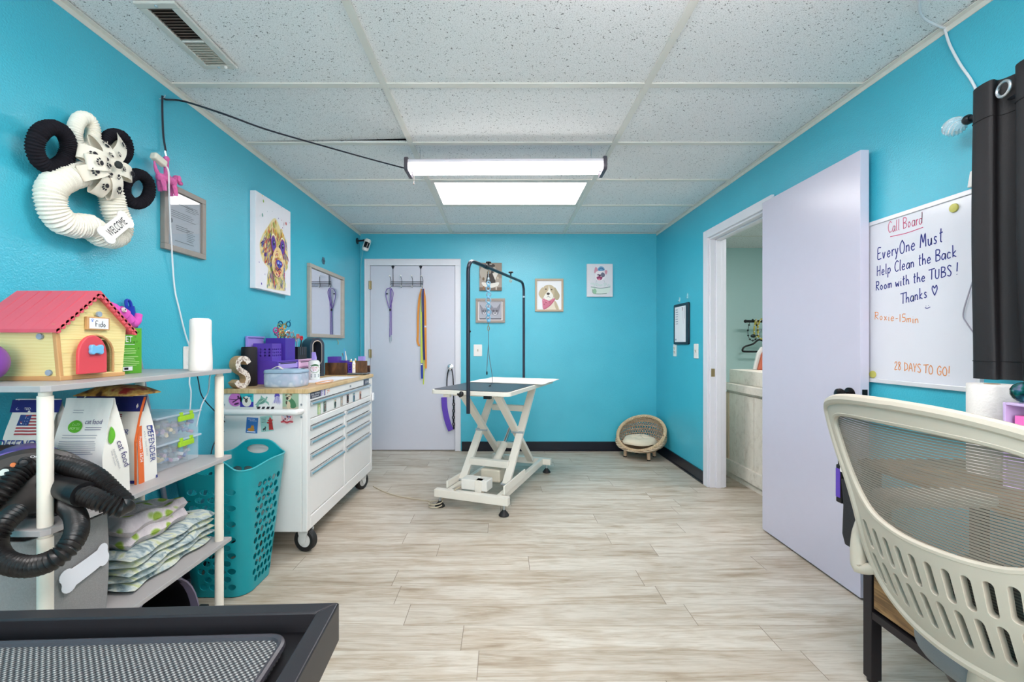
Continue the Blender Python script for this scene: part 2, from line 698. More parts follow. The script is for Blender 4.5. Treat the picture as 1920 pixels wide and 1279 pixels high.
# ================================================================== THE ROOM
# wall paint: satin cyan with a fine orange-peel texture
wallp, t, b, tc = base('cyan_wall_paint', 0.31, spec=.7)
n = nd(t, 'ShaderNodeTexNoise', Scale=3.0, Detail=2.0)
t.links.new(tc.outputs['Object'], n.inputs['Vector'])
t.links.new(ramp(t, n.outputs['Fac'], [(0.3, S(62, 181, 205)), (0.7, S(68, 186, 209))]), b.inputs['Base Color'])
n2 = nd(t, 'ShaderNodeTexNoise', Scale=170.0, Detail=2.0)
t.links.new(tc.outputs['Object'], n2.inputs['Vector'])
bumpnode(t, b, n2.outputs['Fac'], 0.5, 0.0035)

mintp, t, b, tc = base('mint_wall_paint', 0.5)
b.inputs['Base Color'].default_value = S(196, 226, 224)
n2 = nd(t, 'ShaderNodeTexNoise', Scale=170.0, Detail=2.0)
t.links.new(tc.outputs['Object'], n2.inputs['Vector'])
bumpnode(t, b, n2.outputs['Fac'], 0.3, 0.002)

# pale grey-beige wood-look planks laid across the room
floorm, t, b, tc = base('wood_look_planks', 0.42)


def mth(op, a, b_=None, c=None):
    n_ = nd(t, 'ShaderNodeMath', operation=op)
    for k, v in enumerate((a, b_, c)):
        if v is None:
            continue
        if isinstance(v, (int, float)):
            n_.inputs[k].default_value = v
        else:
            t.links.new(v, n_.inputs[k])
    return n_.outputs[0]


PW_, PL_N = 0.152, 1.22
sp = nd(t, 'ShaderNodeSeparateXYZ')
t.links.new(tc.outputs['Object'], sp.inputs[0])
yr = mth('DIVIDE', sp.outputs[1], PW_)
row = mth('FLOOR', yr)
wn1 = nd(t, 'ShaderNodeTexWhiteNoise', noise_dimensions='1D')
t.links.new(row, wn1.inputs['W'])
xs = mth('ADD', mth('DIVIDE', sp.outputs[0], PL_N), mth('MULTIPLY', wn1.outputs['Value'], 3.0))
pid = mth('FLOOR', xs)
cv = nd(t, 'ShaderNodeCombineXYZ')
t.links.new(pid, cv.inputs[0])
t.links.new(row, cv.inputs[1])
wn2 = nd(t, 'ShaderNodeTexWhiteNoise', noise_dimensions='2D')
t.links.new(cv.outputs[0], wn2.inputs['Vector'])
rnd = wn2.outputs['Value']
fx, fy = mth('FRACT', xs), mth('FRACT', yr)
ex_ = mth('MULTIPLY', mth('MINIMUM', fx, mth('SUBTRACT', 1.0, fx)), PL_N)
ey_ = mth('MULTIPLY', mth('MINIMUM', fy, mth('SUBTRACT', 1.0, fy)), PW_)
seam = mth('MAXIMUM', mth('LESS_THAN', ex_, .0014), mth('MULTIPLY', mth('LESS_THAN', ey_, .0008), .7))
gv = nd(t, 'ShaderNodeCombineXYZ')           # every plank gets its own stretch of grain
t.links.new(mth('ADD', sp.outputs[0], mth('MULTIPLY', rnd, 9.0)), gv.inputs[0])
t.links.new(sp.outputs[1], gv.inputs[1])
t.links.new(mth('MULTIPLY', rnd, 13.0), gv.inputs[2])


def grainnoise(sc_, detail, rough, dist):
    mp_ = nd(t, 'ShaderNodeMapping')
    mp_.inputs['Scale'].default_value = sc_
    t.links.new(gv.outputs[0], mp_.inputs['Vector'])
    n_ = nd(t, 'ShaderNodeTexNoise', Scale=1.0, Detail=detail, Roughness=rough, Distortion=dist)
    t.links.new(mp_.outputs['Vector'], n_.inputs['Vector'])
    return n_.outputs['Fac']


gA = grainnoise((1.5, 13.0, 1), 7.0, .66, 1.1)
gB = grainnoise((9.0, 120.0, 1), 4.0, .6, .2)
gC = grainnoise((5.0, 9.0, 1), 2.0, .5, .4)
cA = ramp(t, gA, [(.30, S(160, 144, 124)), (.42, S(186, 174, 157)), (.52, S(201, 193, 180)), (.70, S(209, 203, 192))])
cB = ramp(t, gB, [(.34, (.80, .77, .73, 1)), (.56, (1, 1, 1, 1))])
cC = ramp(t, gC, [(.34, (.88, .84, .79, 1)), (.5, (1, 1, 1, 1))])
cT = ramp(t, rnd, [(.0, (.89, .87, .845, 1)), (.5, (.97, .96, .95, 1)), (1, (1.03, 1.03, 1.03, 1))])
cur = cA
for fac, cc_ in ((.85, cB), (.8, cC), (1.0, cT)):
    m_ = nd(t, 'ShaderNodeMix', data_type='RGBA', blend_type='MULTIPLY')
    m_.inputs[0].default_value = fac
    t.links.new(cur, m_.inputs[6])
    t.links.new(cc_, m_.inputs[7])
    cur = m_.outputs[2]
m_ = nd(t, 'ShaderNodeMix', data_type='RGBA')
t.links.new(seam, m_.inputs[0])
t.links.new(cur, m_.inputs[6])
m_.inputs[7].default_value = S(128, 114, 98)
t.links.new(m_.outputs[2], b.inputs['Base Color'])
bumpnode(t, b, gB, 0.12, 0.0015)

# fissured acoustic tile
tilem, t, b, tc = base('acoustic_tile', 0.9, spec=0.1)
vec = mapped(t, tc, (1, 1, 1))
vo = nd(t, 'ShaderNodeTexVoronoi', Scale=110.0, Randomness=1.0)
wn = nd(t, 'ShaderNodeTexNoise', Scale=25.0, Detail=2.0)
t.links.new(vec, wn.inputs['Vector'])
mxv = nd(t, 'ShaderNodeMix', data_type='VECTOR')
mxv.inputs[0].default_value = 0.03
t.links.new(vec, mxv.inputs[4])
t.links.new(wn.outputs['Color'], mxv.inputs[5])
t.links.new(mxv.outputs[1], vo.inputs['Vector'])
thr = nd(t, 'ShaderNodeTexNoise', Scale=60.0, Detail=1.0)
t.links.new(vec, thr.inputs['Vector'])
ad = nd(t, 'ShaderNodeMath', operation='MULTIPLY_ADD')
t.links.new(thr.outputs['Fac'], ad.inputs[0])
ad.inputs[1].default_value = 0.9
t.links.new(vo.outputs['Distance'], ad.inputs[2])
pits = ramp(t, ad.outputs[0], [(0.56, S(136, 136, 136)), (0.63, S(243, 243, 243))])
fn = nd(t, 'ShaderNodeTexNoise', Scale=240.0, Detail=2.0)
t.links.new(vec, fn.inputs['Vector'])
fine = ramp(t, fn.outputs['Fac'], [(0.36, S(205, 205, 205)), (0.47, S(255, 255, 255))])
mm = nd(t, 'ShaderNodeMix', data_type='RGBA', blend_type='MULTIPLY')
mm.inputs[0].default_value = 0.7
t.links.new(pits, mm.inputs[6])
t.links.new(fine, mm.inputs[7])
t.links.new(mm.outputs[2], b.inputs['Base Color'])
bumpnode(t, b, ad.outputs[0], 0.25, 0.002)

GRID = mat('ceiling_grid_paint', S(228, 225, 217), 0.5, var=.05, nscale=4)
PLENUM = mat('dark_plenum', S(26, 26, 34), 0.9, var=.1)
BASEB = mat('black_vinyl_base', S(18, 20, 34), 0.3, var=.1)
DOORP = mat('door_paint', S(211, 211, 223), 0.32, var=.015, bump=.04, bscale=30)
LEAFP = mat('open_door_paint', S(203, 200, 217), 0.25, var=.015)
TRIMP = mat('trim_paint', S(226, 225, 232), 0.35, var=.02)
DIFF = mat('light_diffuser', (1, 1, 1, 1), 0.5, var=0, emit=(*LAMP_TINT, 1), estr=PANEL_EMIT)
TUBEM = mat('led_tube', (1, 1, 1, 1), 0.4, var=0, emit=(*LAMP_TINT, 1), estr=TUBE_EMIT)

Y0 = -1.9
WT = 0.12
# walls
g = G().ext(LW - WT, LW, Y0 - WT, BW + WT, 0, CH + .12)
struct(g.build('wall_left', wallp, smooth=0))
DX0, DX1, DTOP = (692 - U0) * BW / F, (855.5 - U0) * BW / F, CZ + (645 - 496) * BW / F      # back door opening
g = G().ext(LW, DX0, BW, BW + WT, 0, CH + .12).ext(DX1, RW + WT, BW, BW + WT, 0, CH + .12).ext(DX0, DX1, BW, BW + WT, DTOP, CH + .12)
struct(g.build('wall_back', wallp, smooth=0))
OY0, OY1, OTOP = 2.85, 3.665, 2.03                                                            # side doorway opening
g = G().ext(RW, RW + WT, Y0 - WT, OY0, 0, CH + .12).ext(RW, RW + WT, OY1, BW, 0, CH + .12).ext(RW, RW + WT, OY0, OY1, OTOP, CH + .12)
struct(g.build('wall_right', wallp, smooth=0))
# added glowing window, unseen behind the camera, to brighten the room and ceiling
VX0, VX1, VZ0, VZ1 = -.95, 1.05, .75, 2.15
g = G().ext(LW, VX0, Y0 - WT, Y0, 0, CH + .12).ext(VX1, RW, Y0 - WT, Y0, 0, CH + .12).ext(VX0, VX1, Y0 - WT, Y0, 0, VZ0).ext(VX0, VX1, Y0 - WT, Y0, VZ1, CH + .12)
struct(g.build('wall_rear', wallp, smooth=0))
g = G()
for a_, b_, c_, d_ in ((VX0, VX1, VZ0, VZ0 + .05), (VX0, VX1, VZ1 - .05, VZ1), (VX0, VX0 + .05, VZ0 + .05, VZ1 - .05), (VX1 - .05, VX1, VZ0 + .05, VZ1 - .05), (.03, .07, VZ0 + .05, VZ1 - .05)):
    g.ext(a_, b_, Y0 - .08, Y0 + .012, c_, d_)
win = struct(g.build('added_window_1', TRIMP, smooth=0, bevel=.003))
G().ext(VX0 + .04, VX1 - .04, Y0 - .07, Y0 - .06, VZ0 + .04, VZ1 - .04).build('pane', mat('fill_light_pane', (1, 1, 1, 1), .3, var=0, emit=(1, .97, .95, 1), estr=FILL_WINDOW_EMIT), win, smooth=0)
# floor continues under the doorway into the next room
g = G().ext(LW - WT, 4.3, Y0 - WT, 5.8, -0.08, 0)
struct(g.build('floor', floorm, smooth=0, origin=(0, 0.040, 0)))

# ceiling: tiles lying on a T-grid under a dark plenum
GX = [LW, -.546, .674, RW]
GY = [2.095 + .609 * k for k in range(-7, 5)]
GY = [Y0] + [y for y in GY if y > Y0 + .05] + [BW]
PAN = []
g = G().use(tilem)
for i in range(3):
    for j in range(len(GY) - 1):
        x0, x1, y0, y1 = GX[i], GX[i + 1], GY[j], GY[j + 1]
        if i == 1 and (abs(y0 - 3.313) < .01 or abs(y0 - .877) < .01 or abs(y0 + .95) < .01):
            PAN.append((x0, x1, y0, y1))
            continue
        z = CH + .004
        lift = .024 if (i == 0 and abs(y0 - 2.095) < .01) else 0
        e = .004
        vs = [(x0 + e, y0 + e, z), (x1 - e, y0 + e, z), (x1 - e, y1 - e, z + lift), (x0 + e, y1 - e, z)]
        vs += [(a, b_, c + .015) for a, b_, c in vs]
        g.add(vs, [(0, 3, 2, 1), (4, 5, 6, 7), (0, 1, 5, 4), (1, 2, 6, 5), (2, 3, 7, 6), (3, 0, 4, 7)])
g.use(PLENUM).ext(LW, RW, Y0, BW, CH + .10, CH + .12)
g.use(GRID)
for x in GX[1:3]:
    g.ext(x - .015, x + .015, Y0, BW, CH - .004, CH + .003)
for y in GY[1:-1]:
    for i in range(3):
        g.ext(GX[i] + .011, GX[i + 1] - .011, y - .017, y + .017, CH - .003, CH + .0035)
struct(g.build('ceiling', smooth=0, origin=(0, 0, CH)))
# wall-angle moulding round the ceiling
g = G().ext(LW, LW + .022, Y0, BW, CH - .004, CH).ext(LW, LW + .003, Y0, BW, CH - .024, CH)
struct(g.build('trim_1', GRID, smooth=0))
g = G().ext(RW - .022, RW, Y0, BW, CH - .004, CH).ext(RW - .003, RW, Y0, BW, CH - .024, CH)
struct(g.build('trim_2', GRID, smooth=0))
g = G().ext(LW + .022, RW - .022, BW - .018, BW, CH - .004, CH)
struct(g.build('trim_3', GRID, smooth=0))
# skirting
bh = .102
g = G().ext((866 - U0) * BW / F, RW - .012, BW - .012, BW, 0, bh).ext((866 - U0) * BW / F, RW - .012, BW - .02, BW, 0, .012)
struct(g.build('baseboard_back', BASEB, smooth=0))
g = G().ext(RW - .012, RW, 3.735, BW, 0, bh).ext(RW - .02, RW, 3.735, BW, 0, .012)
struct(g.build('baseboard_right', BASEB, smooth=0))
g = G().ext(RW - .012, RW, Y0, 2.78, 0, bh)
struct(g.build('baseboard_right', BASEB, smooth=0))
g = G().ext(LW, LW + .012, Y0, BW, 0, bh)
struct(g.build('baseboard_left', BASEB, smooth=0))

# ---- back door with casing, hinges and knob
cw = .055
g = G()
g.ext(DX0 - .04, DX0 + .012, BW - .016, BW + .02, 0, DTOP - .012).ext(DX1 - .012, DX1 + .044, BW - .016, BW + .02, 0, DTOP - .012)
g.ext(DX0 - .04, DX1 + .044, BW - .016, BW + .02, DTOP - .012, DTOP + .052)
g.ext(DX0 - .046, DX0 - .036, BW - .022, BW, 0, DTOP + .058).ext(DX1 + .040, DX1 + .050, BW - .022, BW, 0, DTOP + .058).ext(DX0 - .046, DX1 + .050, BW - .022, BW, DTOP + .048, DTOP + .058)
struct(g.build('trim_4', TRIMP, smooth=0, bevel=.003))
g = G().ext(DX0 + .015, DX1 - .015, BW - .004, BW + .036, .012, DTOP - .016)
d1 = struct(g.build('door_1', DOORP, smooth=0, bevel=.002))
for vz in (535, 663, 790):
    z = CZ - (vz - 645) * BW / F
    G().cyl((DX0 + .012, BW - .022, z - .045), (DX0 + .012, BW - .022, z + .045), .008, n=10).ext(DX0 + .0, DX0 + .03, BW - .019, BW - .004, z - .045, z + .045).build('hinge', BRASS, d1)
kx, kz = (844.5 - U0) * BW / F, CZ - (688.5 - 645) * BW / F
Ry = Matrix.Rotation(PI / 2, 3, 'X')
g = G().lathe([(.0, .0), (.034, 0), (.034, .006), (.012, .010), (.012, .03), (.024, .036), (.028, .048), (.024, .060), (.0, .064)], (kx, BW - .004, kz), 20, Ry)
g.build('door_knob', CHROME, d1)

# ---- side doorway: jambs and casing
g = G()
g.ext(RW - .018, RW, OY1 - .004, 3.735, 0, OTOP + .06).ext(RW - .018, RW, 2.785, OY0 + .004, 0, OTOP + .06).ext(RW - .018, RW, OY0 + .004, OY1 - .004, OTOP - .004, OTOP + .06)
g.ext(RW, RW + WT, OY1 - .018, OY1, 0, OTOP).ext(RW, RW + WT, OY0, OY0 + .018, 0, OTOP).ext(RW, RW + WT, OY0 + .018, OY1 - .018, OTOP - .018, OTOP)
g.ext(RW + .045, RW + .085, OY1 - .030, OY1 - .018, 0, OTOP - .018).ext(RW + .045, RW + .085, OY0 + .018, OY1 - .018, OTOP - .030, OTOP - .018)
g.ext(RW + WT, RW + WT + .018, OY1 - .004, OY1 + .07, 0, OTOP + .06)
tr = struct(g.build('trim_5', TRIMP, smooth=0, bevel=.0025))
g = G().ext(RW + .008, RW + .038, OY1 - .0205, OY1 - .018, .90, .965)
g.build('strike_plate', BRASS, tr, smooth=0)

# ---- open slab door folded back along the right wall
LX, LY0, LY1, LTOP = 1.625, 2.043, 2.812, 2.045
g = G().ext(LX, LX + .040, LY0, LY1, .012, LTOP)
d2 = struct(g.build('door_2', LEAFP, smooth=0, bevel=.0015))
for z in (.25, 1.05, 1.85):
    G().cyl((LX + .046, LY1 + .004, z - .045), (LX + .046, LY1 + .004, z + .045), .006, n=10).build('hinge', BRASS, d2)
kz = .930
ky = LY0 + .06
Rx = Matrix.Rotation(-PI / 2, 3, 'Y')
KN = mat('dark_bronze', S(30, 27, 28), 0.3, metal=.6, var=.1)
prof = [(.0, .0), (.032, 0), (.032, .006), (.011, .010), (.011, .028), (.022, .034), (.028, .046), (.026, .058), (.014, .064), (.0, .065)]
G().lathe(prof, (LX, ky, kz), 20, Rx).build('door_knob', KN, d2)
G().ext(LX + .008, LX + .032, LY0 - .0015, LY0 + .001, kz - .028, kz + .028).build('latch_plate', KN, d2, smooth=0)

# ---- the neighbouring room seen through the doorway
NX, NY = 4.2, 5.65
g = G().ext(RW + WT, NX, NY, NY + .1, 0, CH)
struct(g.build('wall_mint', mintp, smooth=0))
g = G().ext(NX, NX + .1, 2.2, NY, 0, CH).ext(RW + WT, NX, 2.1, 2.2, 0, CH)
struct(g.build('wall_side', mintp, smooth=0))
g = G().ext(RW + WT, RW + WT + .01, OY1 + .07, NY, 0, CH)
struct(g.build('wall_partition', mintp, smooth=0))
g = G().use(tilem).ext(RW + WT, NX, 2.2, NY, CH, CH + .03)
g.use(GRID)
for y in (3.2, 3.81, 4.42, 5.03):
    g.ext(RW + WT, NX, y - .011, y + .011, CH - .003, CH)
for x in (2.2, 3.42):
    g.ext(x - .012, x + .012, 2.2, NY, CH - .004, CH)
struct(g.build('ceiling_annex', smooth=0))


# ---- recessed light panels
def panel(x0, x1, y0, y1, label, z=CH):
    r = thing('ceiling_light_panel', label, 'ceiling light', ((x0 + x1) / 2, (y0 + y1) / 2, z), group='recessed light panels')
    g = G()
    e, fw = .013, .03
    g.ext(x0 + e, x1 - e, y0 + e, y0 + e + fw, z - .003, z + .02).ext(x0 + e, x1 - e, y1 - e - fw, y1 - e, z - .003, z + .02)
    g.ext(x0 + e, x0 + e + fw, y0 + e + fw, y1 - e - fw, z - .003, z + .02).ext(x1 - e - fw, x1 - e, y0 + e + fw, y1 - e - fw, z - .003, z + .02)
    g.ext(x0 + e, x1 - e, y0 + e, y1 - e, z + .025, z + .06)
    g.build('frame', GRID, r, smooth=0)
    G().ext(x0 + e + fw, x1 - e - fw, y0 + e + fw, y1 - e - fw, z - .001, z + .006).build('diffuser', DIFF, r, smooth=0)
    return r


labs = {3: 'glowing recessed panel light in the ceiling beyond the hanging shop light', 0: 'recessed panel light in the ceiling just above and before the camera', -1: 'added unseen panel light in the ceiling behind the camera'}  # the panel behind the camera is an added fill light, never in view
for p in PAN:
    panel(*p, labs[3 if p[2] > 3 else (0 if p[2] > 0 else -1)])
DIFF_MAIN = DIFF
DIFF = mat('annex_fill_diffuser', (1, 1, 1, 1), 0.5, var=0, emit=(*LAMP_TINT, 1), estr=PANEL_EMIT * 1.25)  # added lamp to brighten the side room, kept out of view
panel(2.25, 3.4, 3.25, 3.78, 'added unseen panel light in the side room ceiling beyond the doorway', CH - .006)


# ---- hanging LED shop light
def shoplight(cx, cy, z, L, rot, label, slim=False):
    r = thing('shop_light', label, 'shop light', (cx, cy, z), rot, group='hanging shop lights')
    M = WM[r.name]

    def W(x, y, zz):
        return M @ Vector((x, y, zz))
    g = G()
    q = .35 if slim else 1.0
    g.prism([(-.075 * q, .045), (.075 * q, .045), (.075 * q, .06), (.05 * q, .075), (-.05 * q, .075), (-.075 * q, .06)], lambda a, b_, h: W(h, a, b_), -L / 2, L / 2)
    g.prism([(-.006, .012), (.006, .012), (.01, .046), (-.01, .046)], lambda a, b_, h: W(h, a, b_), -L / 2, L / 2)
    g.build('housing', mat('white_lamp_housing', S(238, 232, 240), 0.35, var=.02), r, smooth=0)
    for s in (-1, 1):
        G().cyl(W(-L / 2 + .01, s * .04, .025), W(L / 2 - .01, s * .04, .025), .0165, n=14).build('led_tube', TUBEM, r)
        g = G()
        g.prism(roundrect(.165, .085, .02, 4, 0, .038), lambda a, b_, h: W(h, a, b_), s * L / 2, s * (L / 2 + .022))
        g.build('end_cap', mat('grey_end_cap', S(84, 78, 88), 0.4, var=.05), r, bevel=.003)
        G().tube([W(s * (L / 2 - .06), 0, .07), W(s * (L / 2 - .06), 0, CH - z)], .0018, 6).build('hanger_wire', STEEL, r)
    g = G().tube([W(-L / 2 + .03, -.055, .01), W(-L / 2 + .035, -.062, -.035), W(-L / 2 + .033, -.06, -.075)], .0016, 6)
    g.ell(W(-L / 2 + .033, -.06, -.08), .005, 8)
    g.build('pull_chain', mat('cream_bead_chain', S(235, 205, 195), 0.4), r)
    return r


shoplight(.022, 2.78, 2.215, 1.175, -.012, 'hanging shop light with two glowing tubes and grey end caps')
shoplight(.62, 1.10, 2.17, 1.175, .0, 'second hanging shop light overhead, out of the camera view', True)

# ---- black cord from the shop light to the nail, ending at the hanging toy
nail = sidewall(304, 184, LW + .012)
pA = Vector((.022 - 1.175 / 2 - .025, 2.79, 2.25))
pts = [pA, at(700, 300, 2.62), at(600, 272, 2.36), at(500, 243, 2.14), at(420, 214, 1.98), sidewall(345, 190, LW + .03)]
g = G().tube(pts + [nail + Vector((.004, .015, .002)), nail + Vector((.004, -.004, -.002)), sidewall(306, 250, LW + .012), sidewall(311, 285, LW + .016)], .0042, 8, k=5)
tag(g.build('lamp_cable', CORDB), 'thin black power cord draped from shop light to a nail on the left wall', 'cord')
g = G().cyl((LW, nail.y, nail.z - .004), (LW + .024, nail.y, nail.z + .004), .0022, n=8).cyl((LW + .022, nail.y, nail.z + .002), (LW + .026, nail.y, nail.z + .014), .002, n=8)
tag(g.build('wall_hook', STEEL), 'small nail hook holding the black cord high on the left wall', 'hook')

# ---- ceiling air register
r = thing('air_vent', 'dusty white air register with dark slots in the ceiling at left', 'air vent', (-1.212, 1.765, CH))
x0, x1, y0, y1 = -1.292, -1.145, 1.575, 1.955
VENT = mat('vent_paint', S(214, 211, 204), 0.45, var=.06)
g = G()
zz0, zz1 = CH - .012, CH - .0005
g.ext(x0, x1, y0, y0 + .028, zz0, zz1).ext(x0, x1, y1 - .028, y1, zz0, zz1).ext(x0, x0 + .03, y0 + .028, y1 - .028, zz0, zz1).ext(x1 - .03, x1, y0 + .028, y1 - .028, zz0, zz1)
ym = y0 + .205
g.ext(x0 + .03, x1 - .03, ym - .005, ym + .005, zz0, zz1)
g.build('frame', VENT, r, smooth=0, bevel=.003)
G().ext(x0 + .028, x1 - .028, y0 + .026, y1 - .026, CH - .003, CH - .0006).build('duct', mat('vent_dark', S(58, 46, 42), .8), r, smooth=0)
for k in range(21):
    y = y0 + .036 + k * .0157
    if abs(y - ym) < .008:
        continue
    dusty = y > ym
    ang = .5 if not dusty else -.95
    G().box(((x0 + x1) / 2, y, CH - .007), (x1 - x0 - .058, .0085 if not dusty else .0095, .0012), Matrix.Rotation(ang, 3, 'X')).build('louver', mat('dusty_louver', S(176, 168, 156), .7, var=.15, nscale=60) if dusty else mat('vent_louver', S(126, 106, 96), .6), r, smooth=0)
for yy in (y0 + .014, y1 - .014):
    G().lathe([(.006, 0), (.004, -.003), (0, -.004)], ((x0 + x1) / 2, yy, zz0), 10).build('screw', STEEL, r)
g = G().ell((x1 - .04, y1 - .02, zz0 - .004), .007, 10)
g.build('damper_lever', WPLAST, r)
# ================================================================== LEFT WALL
XH, YH, ZH = Vector((1, 0, 0)), Vector((0, 1, 0)), Vector((0, 0, 1))
random.seed(11)


def wl(u, v, d=0.0):
    return sidewall(u, v, LW + d)


# ---- paw-print wreath of chunky yarn
r = thing('paw_wreath', 'large yarn paw-shaped wreath in cream and black with a ribbon bow', 'wreath', wl(165, 340, 0))
CREAM = mat('cream_chenille', S(248, 243, 230), 0.95, var=.05, nscale=60, bump=.5, bscale=350, spec=.1)
BYARN = mat('black_chenille', S(34, 32, 38), 0.95, var=.2, nscale=80, bump=.5, bscale=350, spec=.15)


def yarn(name, pts, rad, m, wraps, closed=True, k=8):
    P = spl(pts, k, closed)
    # resample evenly and give the tube the ridges of wound yarn
    L = [0]
    Q = P + [P[0]] if closed else P
    for a, b_ in zip(Q, Q[1:]):
        L.append(L[-1] + (b_ - a).length)
    N = wraps * 4
    out, rs = [], []
    j = 0
    for i in range(N):
        s = L[-1] * i / (N if closed else N - 1)
        while j < len(L) - 2 and L[j + 1] < s:
            j += 1
        q = (s - L[j]) / max(1e-9, L[j + 1] - L[j])
        out.append(Q[j].lerp(Q[j + 1], min(1, q)))
        rs.append(rad * (1.0 + (.07, .0, -.09, .0)[i % 4] + random.uniform(-.03, .03)))
    return G().tube(out, rs, 14, closed).build(name, m, r)


def zz(x, y, d):      # zoomed crop of the wreath -> point d metres off the wall
    return wl(x / 3.552, 160 + y / 3.552, d)


yarn('pad', [zz(x, y, .055) for x, y in ((345, 690), (345, 800), (400, 895), (495, 935), (595, 940), (680, 1000), (770, 1005), (800, 930), (762, 830), (735, 720), (670, 625), (560, 590), (430, 625))], .041, CREAM, 84)
yarn('toe', [zz(345 + 112 * math.cos(a), 412 - 132 * math.sin(a), .06 + .015 * math.sin(a)) for a in (2 * PI * i / 12 for i in range(12))], .0235, BYARN, 46)
yarn('toe', [zz(560 + 62 * math.cos(a), 320 - 105 * math.sin(a), .05) for a in (2 * PI * i / 12 for i in range(12))], .022, CREAM, 40)
yarn('toe', [zz(770 + 80 * math.cos(a), 420 - 96 * math.sin(a), .05) for a in (2 * PI * i / 12 for i in range(12))], .020, BYARN, 40)
yarn('toe', [zz(912 + 84 * math.cos(a), 690 - 98 * math.sin(a), .05) for a in (2 * PI * i / 12 for i in range(12))], .022, BYARN, 40)
RIB, t, b, tc = base('paw_print_ribbon', 0.6)
vo = nd(t, 'ShaderNodeTexVoronoi', Scale=34.0, Randomness=.75)
t.links.new(mapped(t, tc, (1, 1, 1)), vo.inputs['Vector'])
t.links.new(ramp(t, vo.outputs['Distance'], [(0.24, S(40, 32, 30)), (0.28, S(240, 232, 216))]), b.inputs['Base Color'])
RIB2 = mat('ribbon_cream', S(240, 232, 216), 0.6, var=.03)
bow = G()
arts = []
bc = zz(735, 530, .125)
loops = [(-205, -95, .09), (-190, 55, .10), (-95, -175, .08), (60, -170, .06), (130, 70, .10), (-95, 190, .08), (20, 215, .09), (-150, -20, .12)]
for i, (dx, dy, d) in enumerate(loops):
    tip = zz(735 + dx, 530 + dy, d)
    dirv = (tip - bc)
    side = dirv.cross(XH).normalized() * .052
    mid1 = bc + dirv * .55 + XH * .022
    mid2 = bc + dirv * .55 - XH * .016
    bow.band(spl([bc, mid1, tip + XH * .008, tip - XH * .008, mid2, bc], 5), side, .0012)
bow.build('bow', RIB2, r, smooth=60)
art = G().use(INK)
for i, (dx, dy, d) in enumerate(loops):
    tip = zz(735 + dx, 530 + dy, d)
    dirv = (tip - bc)
    up = dirv.normalized()
    for q in (.35, .75):
        o = bc + dirv * q + XH * (.0245 if q > .5 else .0225)
        a = Art(o, up.cross(XH).normalized(), up, .0015)
        paw(a, random.uniform(-.006, .006), 0,   .021 if q > .5 else .015, INK, random.uniform(-.8, .8))
        art.use(INK).add(a.g.v, a.g.f)
art.build('ribbon_print', INK, r, smooth=0)
G().ell(bc + XH * .03, (.012, .014, .014), 10).build('bow_knot', mat('dark_twine', S(40, 44, 44), .7), r)
o = zz(770, 945, .112)
Rv = (zz(850, 880, .112) - zz(690, 1010, .112)).normalized()
Nv = (XH + Vector((0, -.35, 0))).normalized()
Uv = Nv.cross(Rv).normalized()
sg = G().prism(bone(.155, .070), lambda x, y, h: o + Rv * x + Uv * y + Rv.cross(Uv) * h, 0, .005).build('welcome_bone', WPLAST, r, bevel=.001)
a = Art(o, Rv, Uv, .0056)
a.text('WELCOME', 0, -.014, INK, h=.028, width=.098, center=True)
a.build('lettering', sg)

# ---- framed document
dY0, dY1, dZ0, dZ1 = 2.034, 2.32, 1.597, 1.905
r = thing('framed_certificate', 'grey framed certificate under glass beside the yarn wreath', 'picture frame', (LW, (dY0 + dY1) / 2, dZ0))
GREYW = mat('grey_wood_frame', S(150, 141, 134), 0.45, var=.1, nscale=30)


def frame_left(y0, y1, z0, z1, wd, dp, x=LW):
    g = G()
    g.ext(x, x + dp, y0, y1, z0, z0 + wd).ext(x, x + dp, y0, y1, z1 - wd, z1).ext(x, x + dp, y0, y0 + wd, z0 + wd, z1 - wd).ext(x, x + dp, y1 - wd, y1, z0 + wd, z1 - wd)
    return g


frame_left(dY0, dY1, dZ0, dZ1, .026, .022).build('frame', GREYW, r, smooth=0, bevel=.002)
a = Art((LW + .008, dY0 + .026, dZ0 + .026), YH, ZH)
iw, ih = dY1 - dY0 - .052, dZ1 - dZ0 - .052
a.rect(0, 0, iw, ih, PAPER)
a.lines(.02, iw - .02, ih - .05, 1, .01, .003, GREYINK, .6)
a.lines(.125, iw - .01, ih - .045, 4, .008, .0022, GREYINK)
a.lines(.03, iw - .015, ih - .09, 4, .009, .0022, GREYINK)
a.lines(.06, .16, ih - .155, 3, .009, .0025, GREYINK)
a.ell(.03, ih - .14, .008, .011, GREYINK)
a.lines(.13, .19, .095, 7, .009, .002, GREYINK)
a.lines(.05, .18, .028, 1, .01, .002, GREYINK)
a.build('document', r)
G().ext(LW + .011, LW + .0125, dY0 + .025, dY1 - .025, dZ0 + .025, dZ1 - .025).build('glass', mat('picture_glass', S(250, 252, 255), 0.02, trans=1.0, var=0, ior=1.5), r, smooth=0)

